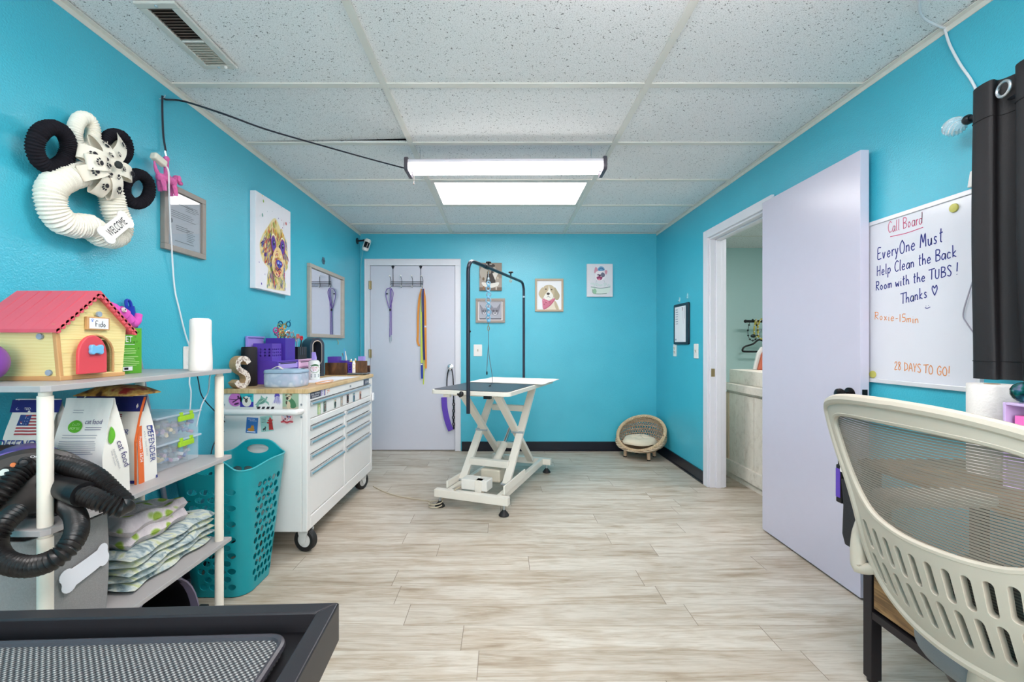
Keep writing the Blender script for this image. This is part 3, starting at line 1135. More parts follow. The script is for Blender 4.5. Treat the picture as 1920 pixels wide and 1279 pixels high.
# ---- hanging pink poodle toy with its beaded loop
pc = wl(312, 338, .05)
r = thing('dog_toy', 'small pink woven dog charm hanging from the black cord', 'toy', pc)
PW = mat('pink_woven', S(222, 108, 168), 0.8, var=.25, nscale=120, bump=.6, bscale=260)
g = G()
g.tube([pc + Vector((0, -.035, .0)), pc + Vector((0, 0, .006)), pc + Vector((0, .035, .004))], [.018, .021, .019], 12, k=4)
g.ell(pc + Vector((.0, -.036, 0)), .0185, 10).ell(pc + Vector((0, .036, .002)), .019, 10)
for dy, dx in ((-.034, .008), (-.028, -.010), (.034, .008), (.040, -.010)):
    g.tube([pc + Vector((dx, dy, -.01)), pc + Vector((dx * 1.4, dy + .006, -.035)), pc + Vector((dx * 1.4, dy + .010, -.055))], [.011, .0095, .0085], 8, k=3)
g.tube([pc + Vector((0, -.048, .008)), pc + Vector((0, -.062, .028)), pc + Vector((0, -.07, .056))], [.008, .0065, .004], 8, k=3)
g.tube([pc + Vector((0, .042, .01)), pc + Vector((0, .054, .022)), pc + Vector((0, .062, .028))], [.014, .015, .014], 10, k=3)
g.ell(pc + Vector((.0, .064, .028)), (.018, .020, .017), 12).ell(pc + Vector((.002, .084, .016)), (.010, .014, .010), 10)
g.build('body', PW, r)
G().ell(pc + Vector((.0, .056, .026)) + Vector((.018, 0, 0)), (.006, .010, .016), 8).build('ear', PW, r)
g = G().tube([pc + Vector((0, .0, .02)), pc + Vector((.004, -.006, .05)), pc + Vector((0, .0, .09))], .010, 8, k=4)
g.ell(pc + Vector((0, 0, .095)), .013, 10)
g.build('strap', PW, r)
g = G().tube([pc + Vector((0, 0, .105)), pc + Vector((0, -.006, .125)), wl(311, 284, .02)], .004, 6)
g.build('clasp', CHROME, r)
# ---- cream plug tap and its white cord down to the outlet
p0, p1 = wl(286, 290, .055), wl(309, 309, .06)
outl = Vector((LW, 2.215, 1.095))
r = thing('extension_cord', 'white extension cord hanging down the left wall to the outlet', 'cord', wl(345, 640, 0))
g = G().beam(p0, p1, .030, .030, (1, 0, 0))
g.build('socket_end', mat('cream_plastic', S(226, 220, 204), .45), r, bevel=.007, seg=3)
pts = [p1, wl(316, 322, .075), wl(317, 360, .06), wl(320, 430, .03), wl(324, 500, .016), wl(328, 545, .008), wl(336, 580, .008), wl(347, 625, .012), outl + Vector((.02, .0, .02)), outl + Vector((.012, 0, .012))]
G().tube(pts, .0036, 8, k=6).build('cable', CORDW, r)
r = thing('wall_outlet', 'white wall outlet plate behind the white cylinder on the shelf', 'outlet', outl)
G().prism(roundrect(.072, .116, .006), lambda x, y, h: outl + Vector((h, x, y)), 0, .006).build('plate', WPLAST, r, bevel=.002)
for s in (-1, 1):
    G().prism(roundrect(.034, .028, .008), lambda x, y, h: outl + Vector((h, x, y + s * .02)), .005, .0075).build('socket', WPLAST, r)

# ---- loose cords from the outlet down behind the shelf
tag(G().tube([outl + Vector((.01, .01, -.03)), wl(355, 716, .03), wl(358, 735, .04), wl(356, 770, .05), wl(352, 800, .05)], .0032, 6, k=6).build('charging_cord', CORDW), 'thin white cord looping below the outlet behind the clear organizer', 'cord')
tag(G().tube([Vector((-1.20, 1.86, 1.04)), wl(393, 708, .15), wl(390, 735, .05), wl(378, 760, .03), wl(368, 800, .03)], .0034, 6, k=6).build('charging_cord', CORDW), 'white cord running down from the white cylinder toward the wall', 'cord')
tag(G().tube([outl + Vector((.014, .03, -.02)), wl(372, 715, .02), wl(380, 745, .03), wl(408, 777, .03), wl(425, 800, .02), wl(405, 825, .02), wl(396, 850, .02), wl(396, 880, .02)], .0028, 6, k=6).build('charging_cord', CORDB), 'thin black cord curving across the left wall behind the shelf post', 'cord')

# ---- canvas with a multicoloured shaggy dog
cY0, cY1, cZ0, cZ1, cd = 2.758, 3.215, 1.508, 2.107, .036
r = thing('dog_canvas', 'white canvas with a rainbow coloured shaggy dog portrait', 'painting', (LW, (cY0 + cY1) / 2, cZ0))
G().ext(LW, LW + cd, cY0, cY1, cZ0, cZ1).build('canvas', mat('canvas_white', S(234, 232, 238), .8, var=.02, bump=.1, bscale=500), r, smooth=0, bevel=.003)
a = Art((LW + cd, cY0, cZ0), YH, ZH)
W_, H_ = cY1 - cY0, cZ1 - cZ0
cols = [pm(232, 196, 70), pm(226, 140, 60), pm(206, 70, 60), pm(150, 60, 130), pm(86, 66, 160), pm(60, 110, 180), pm(150, 180, 80), pm(240, 220, 130), pm(250, 240, 200), pm(196, 120, 90), pm(120, 160, 150)]


def hx(x):
    return (x - 55) / 405 * W_      # crop column -> metres across the canvas front


def hy(y, x=250):
    top = 45 + (x - 55) * .59
    bot = 1160 + (x - 55) * .20
    return (bot - y) / (bot - top) * H_


def C2(x, y):
    return hx(x), hy(y, x)


SHAPE = [C2(*p) for p in ((262, 350), (330, 480), (380, 560), (415, 700), (425, 860), (395, 960), (372, 975), (380, 1080), (392, 1180), (385, 1185), (300, 1178), (200, 1160), (170, 1150), (175, 1040), (185, 930), (130, 850), (95, 690), (120, 560), (180, 450))]
SHAPE = [(p.x, max(.004, p.y)) for p in spl([(x, y, 0) for x, y in SHAPE], 4, True)]
a.poly(SHAPE, pm(240, 224, 170))
for i in range(700):
    x = random.gauss(255, 85)
    y = random.uniform(380, 1190)
    x = random.uniform(85, 430)
    px, py = C2(x, y)
    ang = (x - 255) / 260 * (1 if y < 900 else .4) + random.uniform(-.35, .35)
    L = random.uniform(.010, .030)
    if not (inside((px - math.sin(ang) * L, py + math.cos(ang) * L), SHAPE) and inside((px + math.sin(ang) * L, py - math.cos(ang) * L), SHAPE)):
        continue
    cidx = random.choice([0, 0, 7, 8, 1, 2, 9, 6] if y < 560 else ([3, 4, 2, 0, 7, 5] if y < 900 else list(range(11))))
    a.line([(px - math.sin(ang) * L, py + math.cos(ang) * L), (px + random.uniform(-.006, .006), py), (px + math.sin(ang) * L, py - math.cos(ang) * L)], random.uniform(.004, .011), cols[cidx], 3, True)
for ex, ey in ((230, 640), (335, 680)):
    px, py = C2(ex, ey)
    a.ell(px, py - .006, .034, .056, cols[3], .2 if ex < 300 else -.1).ell(px, py - .004, .026, .046, cols[4], .2 if ex < 300 else -.1).ell(px + .002, py + .002, .014, .018, pm(36, 28, 66)).ell(px + .005, py + .008, .005, .006, pm(200, 214, 250))
    a.line([(px - .036, py + .02), (px - .01, py + .056), (px + .03, py + .04)], .010, pm(250, 240, 200), 4, True)
px, py = C2(275, 860)
a.blob([(px - .015, py + .10), (px - .062, py + .04), (px - .075, py - .03), (px - .04, py - .085), (px + .02, py - .098), (px + .07, py - .06), (px + .078, py + .02), (px + .045, py + .09)], pm(240, 206, 150))
for i in range(110):
    q = random.uniform(0, 2 * PI)
    rr = random.uniform(.3, 1.0)
    X_, Y_ = px + .066 * rr * math.cos(q), py - .006 + .086 * rr * math.sin(q)
    L = random.uniform(.008, .018)
    dx_, dy_ = -math.sin(q) * .5 + .2 * math.cos(q), math.cos(q)
    a.line([(X_ - dx_ * L, Y_ - dy_ * L), (X_ + .002, Y_), (X_ + dx_ * L, Y_ + dy_ * L)], random.uniform(.005, .010), cols[random.choice([1, 2, 2, 3, 7, 8, 0, 9])], 3, True)
a.blob([(px - .022, py + .004), (px + .004, py + .018), (px + .048, py + .010), (px + .056, py - .010), (px + .024, py - .036), (px - .010, py - .024)], pm(70, 72, 176))
a.ell(px + .004, py - .002, .012, .009, pm(160, 180, 236), .3).ell(px + .036, py - .004, .010, .007, pm(140, 160, 230)).ell(px + .002, py - .016, .008, .006, pm(36, 34, 90)).ell(px + .034, py - .018, .008, .006, pm(36, 34, 90))
a.line([(px - .04, py - .044), (px - .008, py - .054), (px + .018, py - .040), (px + .05, py - .052)], .008, pm(70, 34, 90), 4, True)
a.line([(px + .010, py - .052), (px + .014, py - .074), (px + .030, py - .060)], .012, cols[2], 4, True)
for x, y, s, c in ((110, 165, .010, 6), (100, 325, .012, 10), (372, 415, .012, 2), (418, 405, .004, 5), (278, 355, .005, 4), (90, 1110, .008, 4), (65, 865, .005, 4), (125, 1000, .004, 4), (312, 375, .004, 2), (205, 275, .003, 10), (150, 280, .003, 10), (310, 225, .004, 5), (325, 462, .005, 3), (95, 105, .006, 7)):
    px, py = C2(x, y)
    a.ell(px, py, s * .7, s, cols[c], .3, 10)
a.build('portrait', r)

# ---- framed mirror
mY0, mY1, mZ0, mZ1 = 3.563, 4.347, 1.219, 1.807
r = thing('wall_mirror', 'framed mirror above the tool cart reflecting the white door', 'mirror', (LW, (mY0 + mY1) / 2, mZ0))
frame_left(mY0, mY1, mZ0, mZ1, .030, .028).build('frame', mat('whitewashed_frame', S(176, 168, 158), .5, var=.15, nscale=40), r, smooth=0, bevel=.003)
G().ext(LW + .002, LW + .012, mY0 + .028, mY1 - .028, mZ0 + .028, mZ1 - .028).build('glass', mat('mirror_glass', S(232, 236, 242), .01, metal=1, var=0), r, smooth=0)
fl = wl(606, 489, 0)
g = G()
for i in range(6):
    q = i * PI / 3
    g.ell(fl + Vector((.004, .022 * math.cos(q), .022 * math.sin(q))), (.004, .012, .012), 8)
g.ell(fl + Vector((.006, 0, 0)), (.006, .010, .010), 8)
tag(g.build('flower_hook', mat('smoky_plastic', S(70, 100, 120), .3, var=.1)), 'small smoky flower shaped wall hook above the mirror', 'hook')

# ---- security camera high in the corner
sc0 = Vector((LW, 4.80, CZ + (645 - 452) * 4.80 / F))
r = thing('security_camera', 'white security camera on a dark bracket in the back left corner', 'camera', sc0)
DKB = mat('dark_bracket', S(30, 30, 44), .4, var=.05)
G().cyl(sc0, sc0 + Vector((.010, 0, 0)), .032, n=18).build('mount_plate', DKB, r)
G().cyl(sc0 + Vector((.008, 0, 0)), sc0 + Vector((.075, -.01, .004)), .009, n=10).ell(sc0 + Vector((.078, -.01, .004)), .014, 10).build('bracket_arm', DKB, r)
cen = sc0 + Vector((.105, -.012, -.045))
axd = Vector((-.28, -.1, -1)).normalized()
ax_, ay_, _ = axes(axd)
Rm = Matrix((ax_, ay_, axd)).transposed()
G().lathe([(.0, -.066), (.026, -.064), (.035, -.05), (.036, .03), (.034, .052), (.026, .064), (0, .067)], cen, 20, Rm).build('housing', WPLAST, r)
nrm = Vector((.35, -.93, -.1)).normalized()
fr = nrm.cross(axd).normalized()
up2 = -axd
g = G()
for i in range(6):
    pass
outl2 = []
prof = [(-.024, -.02), (.024, .035)]
vs, fs = [], []
for j, hh in enumerate((-.035, .026)):
    for i in range(9):
        ang = -.75 + 1.5 * i / 8
        rr = .0372
        vs.append(cen - axd * hh * -1 * -1 + (nrm - axd * nrm.dot(axd)).normalized() * rr * math.cos(ang) + fr * rr * math.sin(ang))
g.add(vs, [(i, i + 1, 9 + i + 1, 9 + i) for i in range(8)])
g.build('lens_window', mat('camera_lens', S(16, 16, 22), .1, var=0), r)
tag(G().tube([cen + Vector((-.02, .02, .06)), Vector((LW + .012, BW - .012, 2.05)), Vector((LW + .007, BW - .007, 1.9)), Vector((LW + .007, BW - .007, 1.2)), Vector((LW + .007, BW - .007, .6))], .0045, 6, k=4).build('camera_cable', mat('pale_blue_cable', S(120, 190, 205), .5)), 'thin pale cable running down the back left corner from the security camera', 'cord')
hk = wl(632, 641, 0)
tag(G().tube([hk + Vector((.004, -.01, .02)), hk + Vector((.012, -.004, 0)), hk + Vector((.006, .008, -.025))], .0035, 6, k=4).build('cord_clip', mat('tan_clip', S(180, 180, 140), .5)), 'tiny tan hook stuck on the wall under the mirror', 'hook')

# ================================================================== CORNER SHELF UNIT
SX0, SX1, SY0, SY1 = -1.513, -1.136, 1.12, 1.895
ZS = [1.06, .70, .355, .06]
SHG = mat('grey_shelf_laminate', S(172, 168, 168), 0.4, var=.04)
POST = mat('ivory_tube', S(238, 228, 214), 0.4, var=.02)
r = thing('shelf_unit', 'grey shelf unit on cream tube posts against the left wall', 'shelf', ((SX0 + SX1) / 2, (SY0 + SY1) / 2, 0))
for z in ZS:
    G().prism([(SX0, SY0), (SX1 - .012, SY0), (SX1, SY0 + .016), (SX1, SY1), (SX0, SY1)], lambda x, y, h: Vector((x, y, h)), z - .016, z).build('shelf', SHG, r, smooth=0, bevel=.0015)
px_ = [(-1.165, 1.15), (-1.165, 1.858), (-1.492, 1.15), (-1.492, 1.858)]
for (x, y) in px_:
    g = G()
    prevz = 0.0
    for zt in reversed(ZS):
        zb = zt - .016
        if zb - prevz > .03:
            g.lathe([(.0158, prevz), (.0162, prevz + .003), (.0162, zb - .012), (.0135, zb - .010), (.0135, zb)], (x, y, 0), 20)
        else:
            g.cyl((x, y, prevz), (x, y, zb), .02, n=20)
        prevz = zt
    g.build('post', POST, r)

# ---- toy dog house
hx0, hx1, hy0, hy1 = -1.485, -1.258, 1.286, 1.492
zb, ze, zr = ZS[0], 1.222, 1.325
r = thing('toy_dog_house', 'toy dog house with yellow plank walls and a red roof on the top shelf', 'toy', ((hx0 + hx1) / 2, (hy0 + hy1) / 2, zb))
YW, t, b, tc = base('yellow_plank_plastic', 0.45)
wv = nd(t, 'ShaderNodeTexWave', Scale=9.0, Distortion=6.0, Detail=1.0, wave_type='BANDS', bands_direction='Z')
t.links.new(mapped(t, tc, (1.2, 1.2, 4)), wv.inputs['Vector'])
t.links.new(ramp(t, wv.outputs['Fac'], [(0.0, S(234, 216, 148)), (1.0, S(240, 224, 160))]), b.inputs['Base Color'])
TANP = mat('tan_plastic', S(206, 158, 104), 0.45, var=.05)
ROOFP = mat('coral_red_plastic', S(220, 90, 104), 0.4, var=.04)
DOORR = mat('red_door_plastic', S(218, 74, 84), 0.4, var=.04)
SKYB = mat('sky_blue_plastic', S(120, 186, 226), 0.4, var=.04)
ym = (hy0 + hy1) / 2
fl_ = .014
dw, dz0, dzs = .060, zb + .016, 1.135      # doorway half width, spring line
dcy = ym + .004
gable = [(hy0, zb + .012), (hy1, zb + .012), (hy1 + fl_, ze), (ym, zr - .008), (hy0 - fl_, ze)]
arch = [(dcy - dw, dz0)] + [(dcy - dw * math.cos(PI * i / 10), dzs + dw * .95 * math.sin(PI * i / 10)) for i in range(11)] + [(dcy + dw, dz0)]
g = G().sheet(gable, [arch], .03, lambda x, y, h: Vector((hx1 - .006 + h, x, y)), .008)
for zc in (1.10, 1.14, 1.18, 1.222, 1.262):
    ww = (hy1 - hy0) / 2 + fl_ * min(1, (zc - zb) / (ze - zb)) if zc <= ze else ((zr - zc) / (zr - ze)) * (hy1 - hy0 + 2 * fl_) / 2
    for q0, q1 in ((ym - ww, dcy - dw - .008), (dcy + dw + .008, ym + ww)) if zc < dzs + .03 else ((ym - ww, ym + ww),):
        if q1 > q0:
            g.ext(hx1 + .002, hx1 + .0032, q0, q1, zc - .0012, zc + .0012)
g.build('gable_wall', YW, r, smooth=0)
g = G()
for (ya, yb_) in ((hy0, hy0 - fl_), (hy1, hy1 + fl_)):
    s = 1 if ya == hy0 else -1
    vs = [(hx0, ya, zb + .012), (hx1, ya, zb + .012), (hx1, yb_, ze), (hx0, yb_, ze)]
    vs += [(x, y + s * .006, z) for x, y, z in vs]
    g.add(vs, [(0, 1, 2, 3), (7, 6, 5, 4), (0, 4, 5, 1), (1, 5, 6, 2), (2, 6, 7, 3), (3, 7, 4, 0)])
    for q in (.25, .5, .75):
        yy = ya + (yb_ - ya) * q
        g.ext(hx0, hx1, yy - s * .001, yy + s * .0005, zb + .012 + (ze - zb) * q - .001, zb + .013 + (ze - zb) * q)
g.ext(hx0, hx0 + .006, hy0, hy1, zb + .012, ze)
g.build('side_wall', YW, r, smooth=0)
g = G()
g.ext(hx0 - .004, hx1 + .006, hy0 - .008, hy1 + .006, zb, zb + .013)
g.beam((hx1 - .002, hy0 - .001, zb + .01), (hx1 - .002, hy0 - fl_ - .001, ze), .012, .012)
g.tube([(hx1 + .004, y, z) for y, z in arch], .004, 6)
g.build('trim', TANP, r, smooth=0, bevel=.002)
g = G()
ov = .022
sl = (zr - ze) / (ym - hy0 + fl_)
for s in (-1, 1):
    ye = ym + s * (ym - hy0 + fl_ + .022)
    zev = ze - sl * .022 + .004
    rx0, rx1 = hx0 - .01, hx1 + .022
    vs = [(rx0, ym, zr + .004), (rx1, ym, zr + .004), (rx1, ye, zev), (rx0, ye, zev)]
    vs += [(x, y, z - .010) for x, y, z in vs]
    g.add(vs, [(0, 1, 2, 3), (7, 6, 5, 4), (0, 4, 5, 1), (1, 5, 6, 2), (2, 6, 7, 3), (3, 7, 4, 0)])
    for k in range(1, 7):
        xx = rx0 + (rx1 - rx0) * k / 7
        g.beam((xx, ym + s * .004, zr + .0045 - sl * .004), (xx, ye - s * .002, zev + .0008), .002, .002)
    for k in range(10):            # scalloped barge edge
        q = (k + .5) / 10
        yy, z_ = ym + (ye - ym) * q, zr + .004 + (zev - zr - .004) * q
        g.cyl((rx1 - .007, yy, z_ - .011), (rx1, yy, z_ - .011), .0072, n=10)
g.build('roof', ROOFP, r, smooth=30)
# open arched door, hinged on its right side
hinge = Vector((hx1 + .008, dcy + dw - .022, dz0))
dd = Vector((.62, -.78, 0)).normalized()
dn = Vector((.78, .62, 0)) * -1
dd = Vector((.05, -.999, 0)).normalized()
dn = Vector((.999, .05, 0))
hinge = Vector((hx1 + .012, dcy + .018, dz0))
W2 = .100
dpoly = [(0, 0), (W2, 0), (W2, dzs - dz0 - .004)] + [(W2 / 2 + W2 / 2 * math.cos(PI * i / 12), dzs - dz0 - .004 + .060 * math.sin(PI * i / 12)) for i in range(1, 12)] + [(0, dzs - dz0 - .004)]
dr = G().prism(dpoly, lambda x, y, h: hinge + dd * x + ZH * y + dn * h, 0, .010).build('door', DOORR, r, smooth=30, bevel=.0025)
hc = hinge + dd * .046 + ZH * .072 + dn * .010
G().prism(bone(.046, .030), lambda x, y, h: hc + dd * -x + ZH * y + dn * h, 0, .010).build('bone_handle', SKYB, dr, bevel=.002)
sgc = Vector((hx1 + .004, ym + .004, 1.228))
sp = G().box(sgc + XH * .004, (.010, .078, .040)).build('name_board', TANP, r, smooth=0, bevel=.002)
a = Art(sgc + Vector((.009, -.033, -.016)), YH, ZH, .0004)
a.rect(0, 0, .066, .032, PAPER)
paw(a, .010, .024, .0075, pm(90, 130, 210))
a.hand('Fido', .020, .006, .018, .0017, INK, 0, 1.15)
a.build('lettering', sp)
g = G()
for p, d in (((hx1 + .008, ym + .006, 1.257), XH), ((hx1 - .045, hy0 - fl_ * .80 - .001, 1.186), -YH), ((hx1 - .030, hy0 - .002, 1.083), -YH)):
    G().cyl(Vector(p), Vector(p) + d * .006, .0085, n=12).build('bolt_head', mat('grey_bolt', S(150, 165, 180), .4), r)

# ---- purple ball at the picture edge
tag(G().ell((-1.385, 1.196, ZS[0] + .056), .056, 32).build('toy_ball', mat('purple_ball', S(128, 66, 160), .35, var=.05)), 'shiny purple ball on the top shelf before the toy dog house', 'ball')

# ---- green pet supply box
bx0, bx1, by0, by1, bz = -1.40, -1.312, 1.534, 1.642, 1.222
r = thing('supply_box', 'green printed pet supply box behind the toy dog house', 'box', ((bx0 + bx1) / 2, (by0 + by1) / 2, ZS[0]))
G().ext(bx0, bx1, by0, by1, ZS[0], bz).build('carton', mat('green_carton', S(96, 178, 46), .5, var=.03), r, smooth=0, bevel=.001)
a = Art((bx1, by0 - .022, ZS[0]), YH, ZH)
LG = pm(198, 228, 160)
for i in range(16):
    paw(a, random.uniform(.03, .125), random.uniform(.085, .155), .006, pm(66, 132, 30), random.uniform(-1, 1))
a.text('PET', .034, .112, PAPER, h=.020, width=.042)
a.ell(.028, .122, .004, .006, PAPER)
a.rect(.030, .103, .085, .1045, PAPER)
a.lines(.03, .095, .088, 3, .0075, .0022, LG, .4)
a.lines(.03, .105, .060, 6, .006, .0018, LG, .3)
a.rect(.035, .012, .075, .026, PAPER)
a.lines(.040, .058, .019, 1, .004, .008, INK, .1)
a.build('print', r)

# ---- pink plush elephant lying on the box
r = thing('plush_elephant', 'pink plush elephant with a curled trunk on top of the green box', 'soft toy', (-1.355, 1.54, bz))
PKP = mat('pink_plush', S(224, 96, 190), .95, var=.08, nscale=60, bump=.4, bscale=500, spec=.1)
c = Vector((-1.362, 1.555, bz + .045))
g = G().ell(c, (.042, .050, .045), 20)
g.tube([c + Vector((.012, .025, .01)), c + Vector((.02, .050, -.008)), c + Vector((.026, .072, -.030)), c + Vector((.028, .092, -.018)), c + Vector((.026, .104, .006))], [.027, .022, .016, .014, .012], 12, k=5)
g.build('body', PKP, r)
g = G().ell(c + Vector((.014, -.028, .022)), (.030, .022, .034), 14, Matrix.Rotation(.5, 3, 'X'))
g.build('ear', PKP, r)
g = G().cyl(c + Vector((.037, .02, .016)), c + Vector((.044, .022, .018)), .0085, n=14)
e = g.build('eye', WPLAST, r)
G().cyl(c + Vector((.043, .021, .0178)), c + Vector((.0455, .022, .0182)), .003, n=10).build('pupil', INK, e)

# ---- leaning mop with a blue grip
r = thing('mop', 'grey mop pole with a blue grip leaning between shelf and wall', 'mop', (-1.528, 2.12, 0))
pa, pb = Vector((-1.52, 2.135, .012)), Vector((-1.522, 1.865, 1.205))
dmp = (pb - pa).normalized()
G().cyl(pa, pb, .0105, n=14).build('pole', mat('grey_pole', S(150, 152, 170), .35, metal=.2), r)
g = G().cyl(pb - dmp * .01, pb + dmp * .115, .0165, .0185, n=16)
g.tube([pb + dmp * .11 + YH * -.012, pb + dmp * .135 + YH * -.010, pb + dmp * .142, pb + dmp * .135 + YH * .010, pb + dmp * .11 + YH * .012], .006, 8, k=4)
g.build('grip', BLUE, r)
G().ext(-1.537, -1.503, 2.08, 2.2, 0, .02).build('mop_head', mat('mop_grey', S(90, 92, 110), .9), r, smooth=0, bevel=.004)

# ---- white cylinder
wc = Vector((-1.193, 1.785, ZS[0]))
r = thing('air_purifier', 'tall white tapered cylinder appliance at the end of the top shelf', 'appliance', wc)
vs, fs = [], []
N = 28
prof = [(.0385, 0), (.0405, .004), (.0405, .03), (.0395, .08), (.0370, .12), (.0375, .16), (.0375, .196), (.035, .202), (.030, .204), (.0, .2035)]
g = G()
g.lathe(prof, wc, N)
g.build('body', mat('warm_white_plastic', S(240, 234, 230), .4, var=.01), r)
G().lathe([(.028, .2035), (.028, .2065), (.024, .2065), (.024, .2035)], wc, 24).build('top_ring', WPLAST, r)

# ---- second shelf: two pet food bags, cat food bag, clear organizer, dryer
Z2 = ZS[1]
BAGW = mat('woven_bag_white', S(232, 228, 220), .42, var=.03, bump=.15, bscale=18)
NAVY = pm(30, 38, 110)
NAVT = pm(44, 56, 130)
ORNG = pm(222, 104, 46)


def pouch(name, label, x0, x1, y0, y1, z0, z1, seal, m, parent_only=False):
    """stand-up gusseted bag: box-like base closing to a flat seam at the top; broad face to -Y, gusset to +X"""
    r = thing(name, label, 'bag', ((x0 + x1) / 2, (y0 + y1) / 2, z0), group=None)
    ym_ = (y0 + y1) / 2
    N, K = 14, 9
    vs, fs = [], []

    def ring(q):
        z = z0 + (z1 - z0) * q
        s = 1 if q < seal else max(0.06, 1 - ((q - seal) / (1 - seal)) ** 1.2)
        bulge = .006 * math.sin(PI * min(1, q / .8))
        p = []
        ya, yb_ = ym_ - (ym_ - y0) * s, ym_ + (y1 - ym_) * s
        xi = .010 * q
        for i in range(N):
            w_ = i / (N - 1)
            p.append(Vector((x0 + xi + (x1 - x0 - 2 * xi) * w_, ya - bulge * math.sin(PI * w_) + .0016 * math.sin(w_ * 23 + q * 17) * q, z)))
        gus = .02 * max(0, (q - seal * .6)) / (1 - seal * .6)
        p.append(Vector((x1 - xi - gus, ym_, z)))
        for i in range(N):
            w_ = 1 - i / (N - 1)
            p.append(Vector((x0 + xi + (x1 - x0 - 2 * xi) * w_, yb_ + bulge * math.sin(PI * w_), z)))
        p.append(Vector((x0 + xi + gus, ym_, z)))
        return p
    rows = [ring(i / 16) for i in range(17)]
    n = len(rows[0])
    g = G()
    g.add([p for q in rows for p in q], [(i * n + j, i * n + (j + 1) % n, (i + 1) * n + (j + 1) % n, (i + 1) * n + j) for i in range(16) for j in range(n)] + [tuple(range(n - 1, -1, -1)), tuple(range(16 * n, 17 * n))])
    g.build('bag_body', m, r, smooth=40)

    def face(x, q, lift=.0012):       # point on the broad -Y face
        z = z0 + (z1 - z0) * q
        s = 1 if q < seal else max(0.06, 1 - ((q - seal) / (1 - seal)) ** 1.2)
        w_ = (x - x0) / (x1 - x0)
        return Vector((x, ym_ - (ym_ - y0) * s - .006 * math.sin(PI * min(1, q / .8)) * math.sin(PI * max(0, min(1, w_))) + .0016 * math.sin(w_ * 23 + q * 17) * q - lift, z))

    def side(y, q, lift=.0015):       # point on the +X gusset
        z = z0 + (z1 - z0) * q
        s = 1 if q < seal else max(0.06, 1 - ((q - seal) / (1 - seal)) ** 1.2)
        xi = .010 * q
        gus = .02 * max(0, (q - seal * .6)) / (1 - seal * .6)
        yy = ym_ + (y - ym_) * s
        f = 1 - abs(y - ym_) / ((y1 - y0) / 2)
        return Vector((x1 - xi - gus * f + lift, yy, z))
    return r, face, side


def wrap(art, fn):
    """lay a flat art mesh (x, z as metres in plane) on a bag face"""
    g = G()
    g.mats, g.mi, g.f = art.g.mats, art.g.mi, art.g.f
    bm = bmesh.new()
    vv = [bm.verts.new(p) for p in art.g.v]
    for f, mi in zip(art.g.f, art.g.mi):
        try:
            ff = bm.faces.new([vv[i] for i in f])
            ff.material_index = mi
        except ValueError:
            pass
    bmesh.ops.triangulate(bm, faces=[f for f in bm.faces if len(f.verts) > 4])
    for _ in range(3):
        ed = [e for e in bm.edges if e.calc_length() > .03]
        if ed:
            bmesh.ops.subdivide_edges(bm, edges=ed, cuts=1)
    bm.verts.index_update()
    g.v = [fn(v.co) for v in bm.verts]
    g.f = [tuple(v.index for v in f.verts) for f in bm.faces]
    g.mi = [f.material_index for f in bm.faces]
    bm.free()
    return g


def flag(a, x, y, w_, h_):
    for i in range(13):
        a.rect(x, y + h_ * i / 13, x + w_, y + h_ * (i + 1) / 13, pm(170, 60, 66) if i % 2 == 0 else pm(226, 220, 216))
    a.rect(x, y + h_ * 6 / 13, x + w_ * .42, y + h_, pm(46, 70, 130))
    for i in range(4):
        for j in range(3):
            a.ell(x + w_ * (.05 + .1 * i), y + h_ * (.55 + .14 * j), w_ * .012, h_ * .02, PAPER, 0, 6)


FLAT = ((0, 0, 0), (1, 0, 0), (0, 1, 0))
# DEFENDER bag on the right
bx0, bx1, by0, by1, bz1 = -1.44, -1.204, 1.492, 1.574, .992
r, face, side = pouch('dog_food_bag', 'white dog food bag with an orange stripe beside the clear organizer', bx0, bx1, by0, by1, Z2, bz1, .5, BAGW)
Hb = bz1 - Z2
a = Art(*FLAT)
a.rect(.0, .238, .236, .288, NAVY)
flag(a, .120, .190, .050, .040)
a.text('DEFENDER', .085, .166, NAVT, h=.016, width=.12, shear=.2)
a.lines(.07, .20, .148, 2, .012, .0016, GREYINK, .2)
a.lines(.06, .19, .118, 3, .008, .0014, GREYINK, .4)
a.rect(.0, .004, .236, .014, NAVY)
a.rect(.228, .0, .236, .286, ORNG)
wrap(a, lambda p: face(bx0 + p.x, min(.995, p.y / Hb), .0012 + p.z)).build('print', None, r, smooth=0)
a = Art(*FLAT)
a.rect(0, 0, .024, .19, ORNG)
a.text('Protein : 26/24', .009, .155, PAPER, h=.012, width=.085, ang=-PI / 2)
a.text('DEFENDER', .052, .185, NAVT, h=.022, width=.125, ang=-PI / 2)
a.text('ADULT DOG FOOD', .036, .170, GREYINK, h=.007, width=.085, ang=-PI / 2)
a.rect(.066, .16, .072, .185, NAVT)
a.rect(.074, .0, .081, .010, NAVT)
wrap(a, lambda p: side(by0 + p.x, p.y / Hb, .0015 + p.z)).build('side_print', None, r, smooth=0)
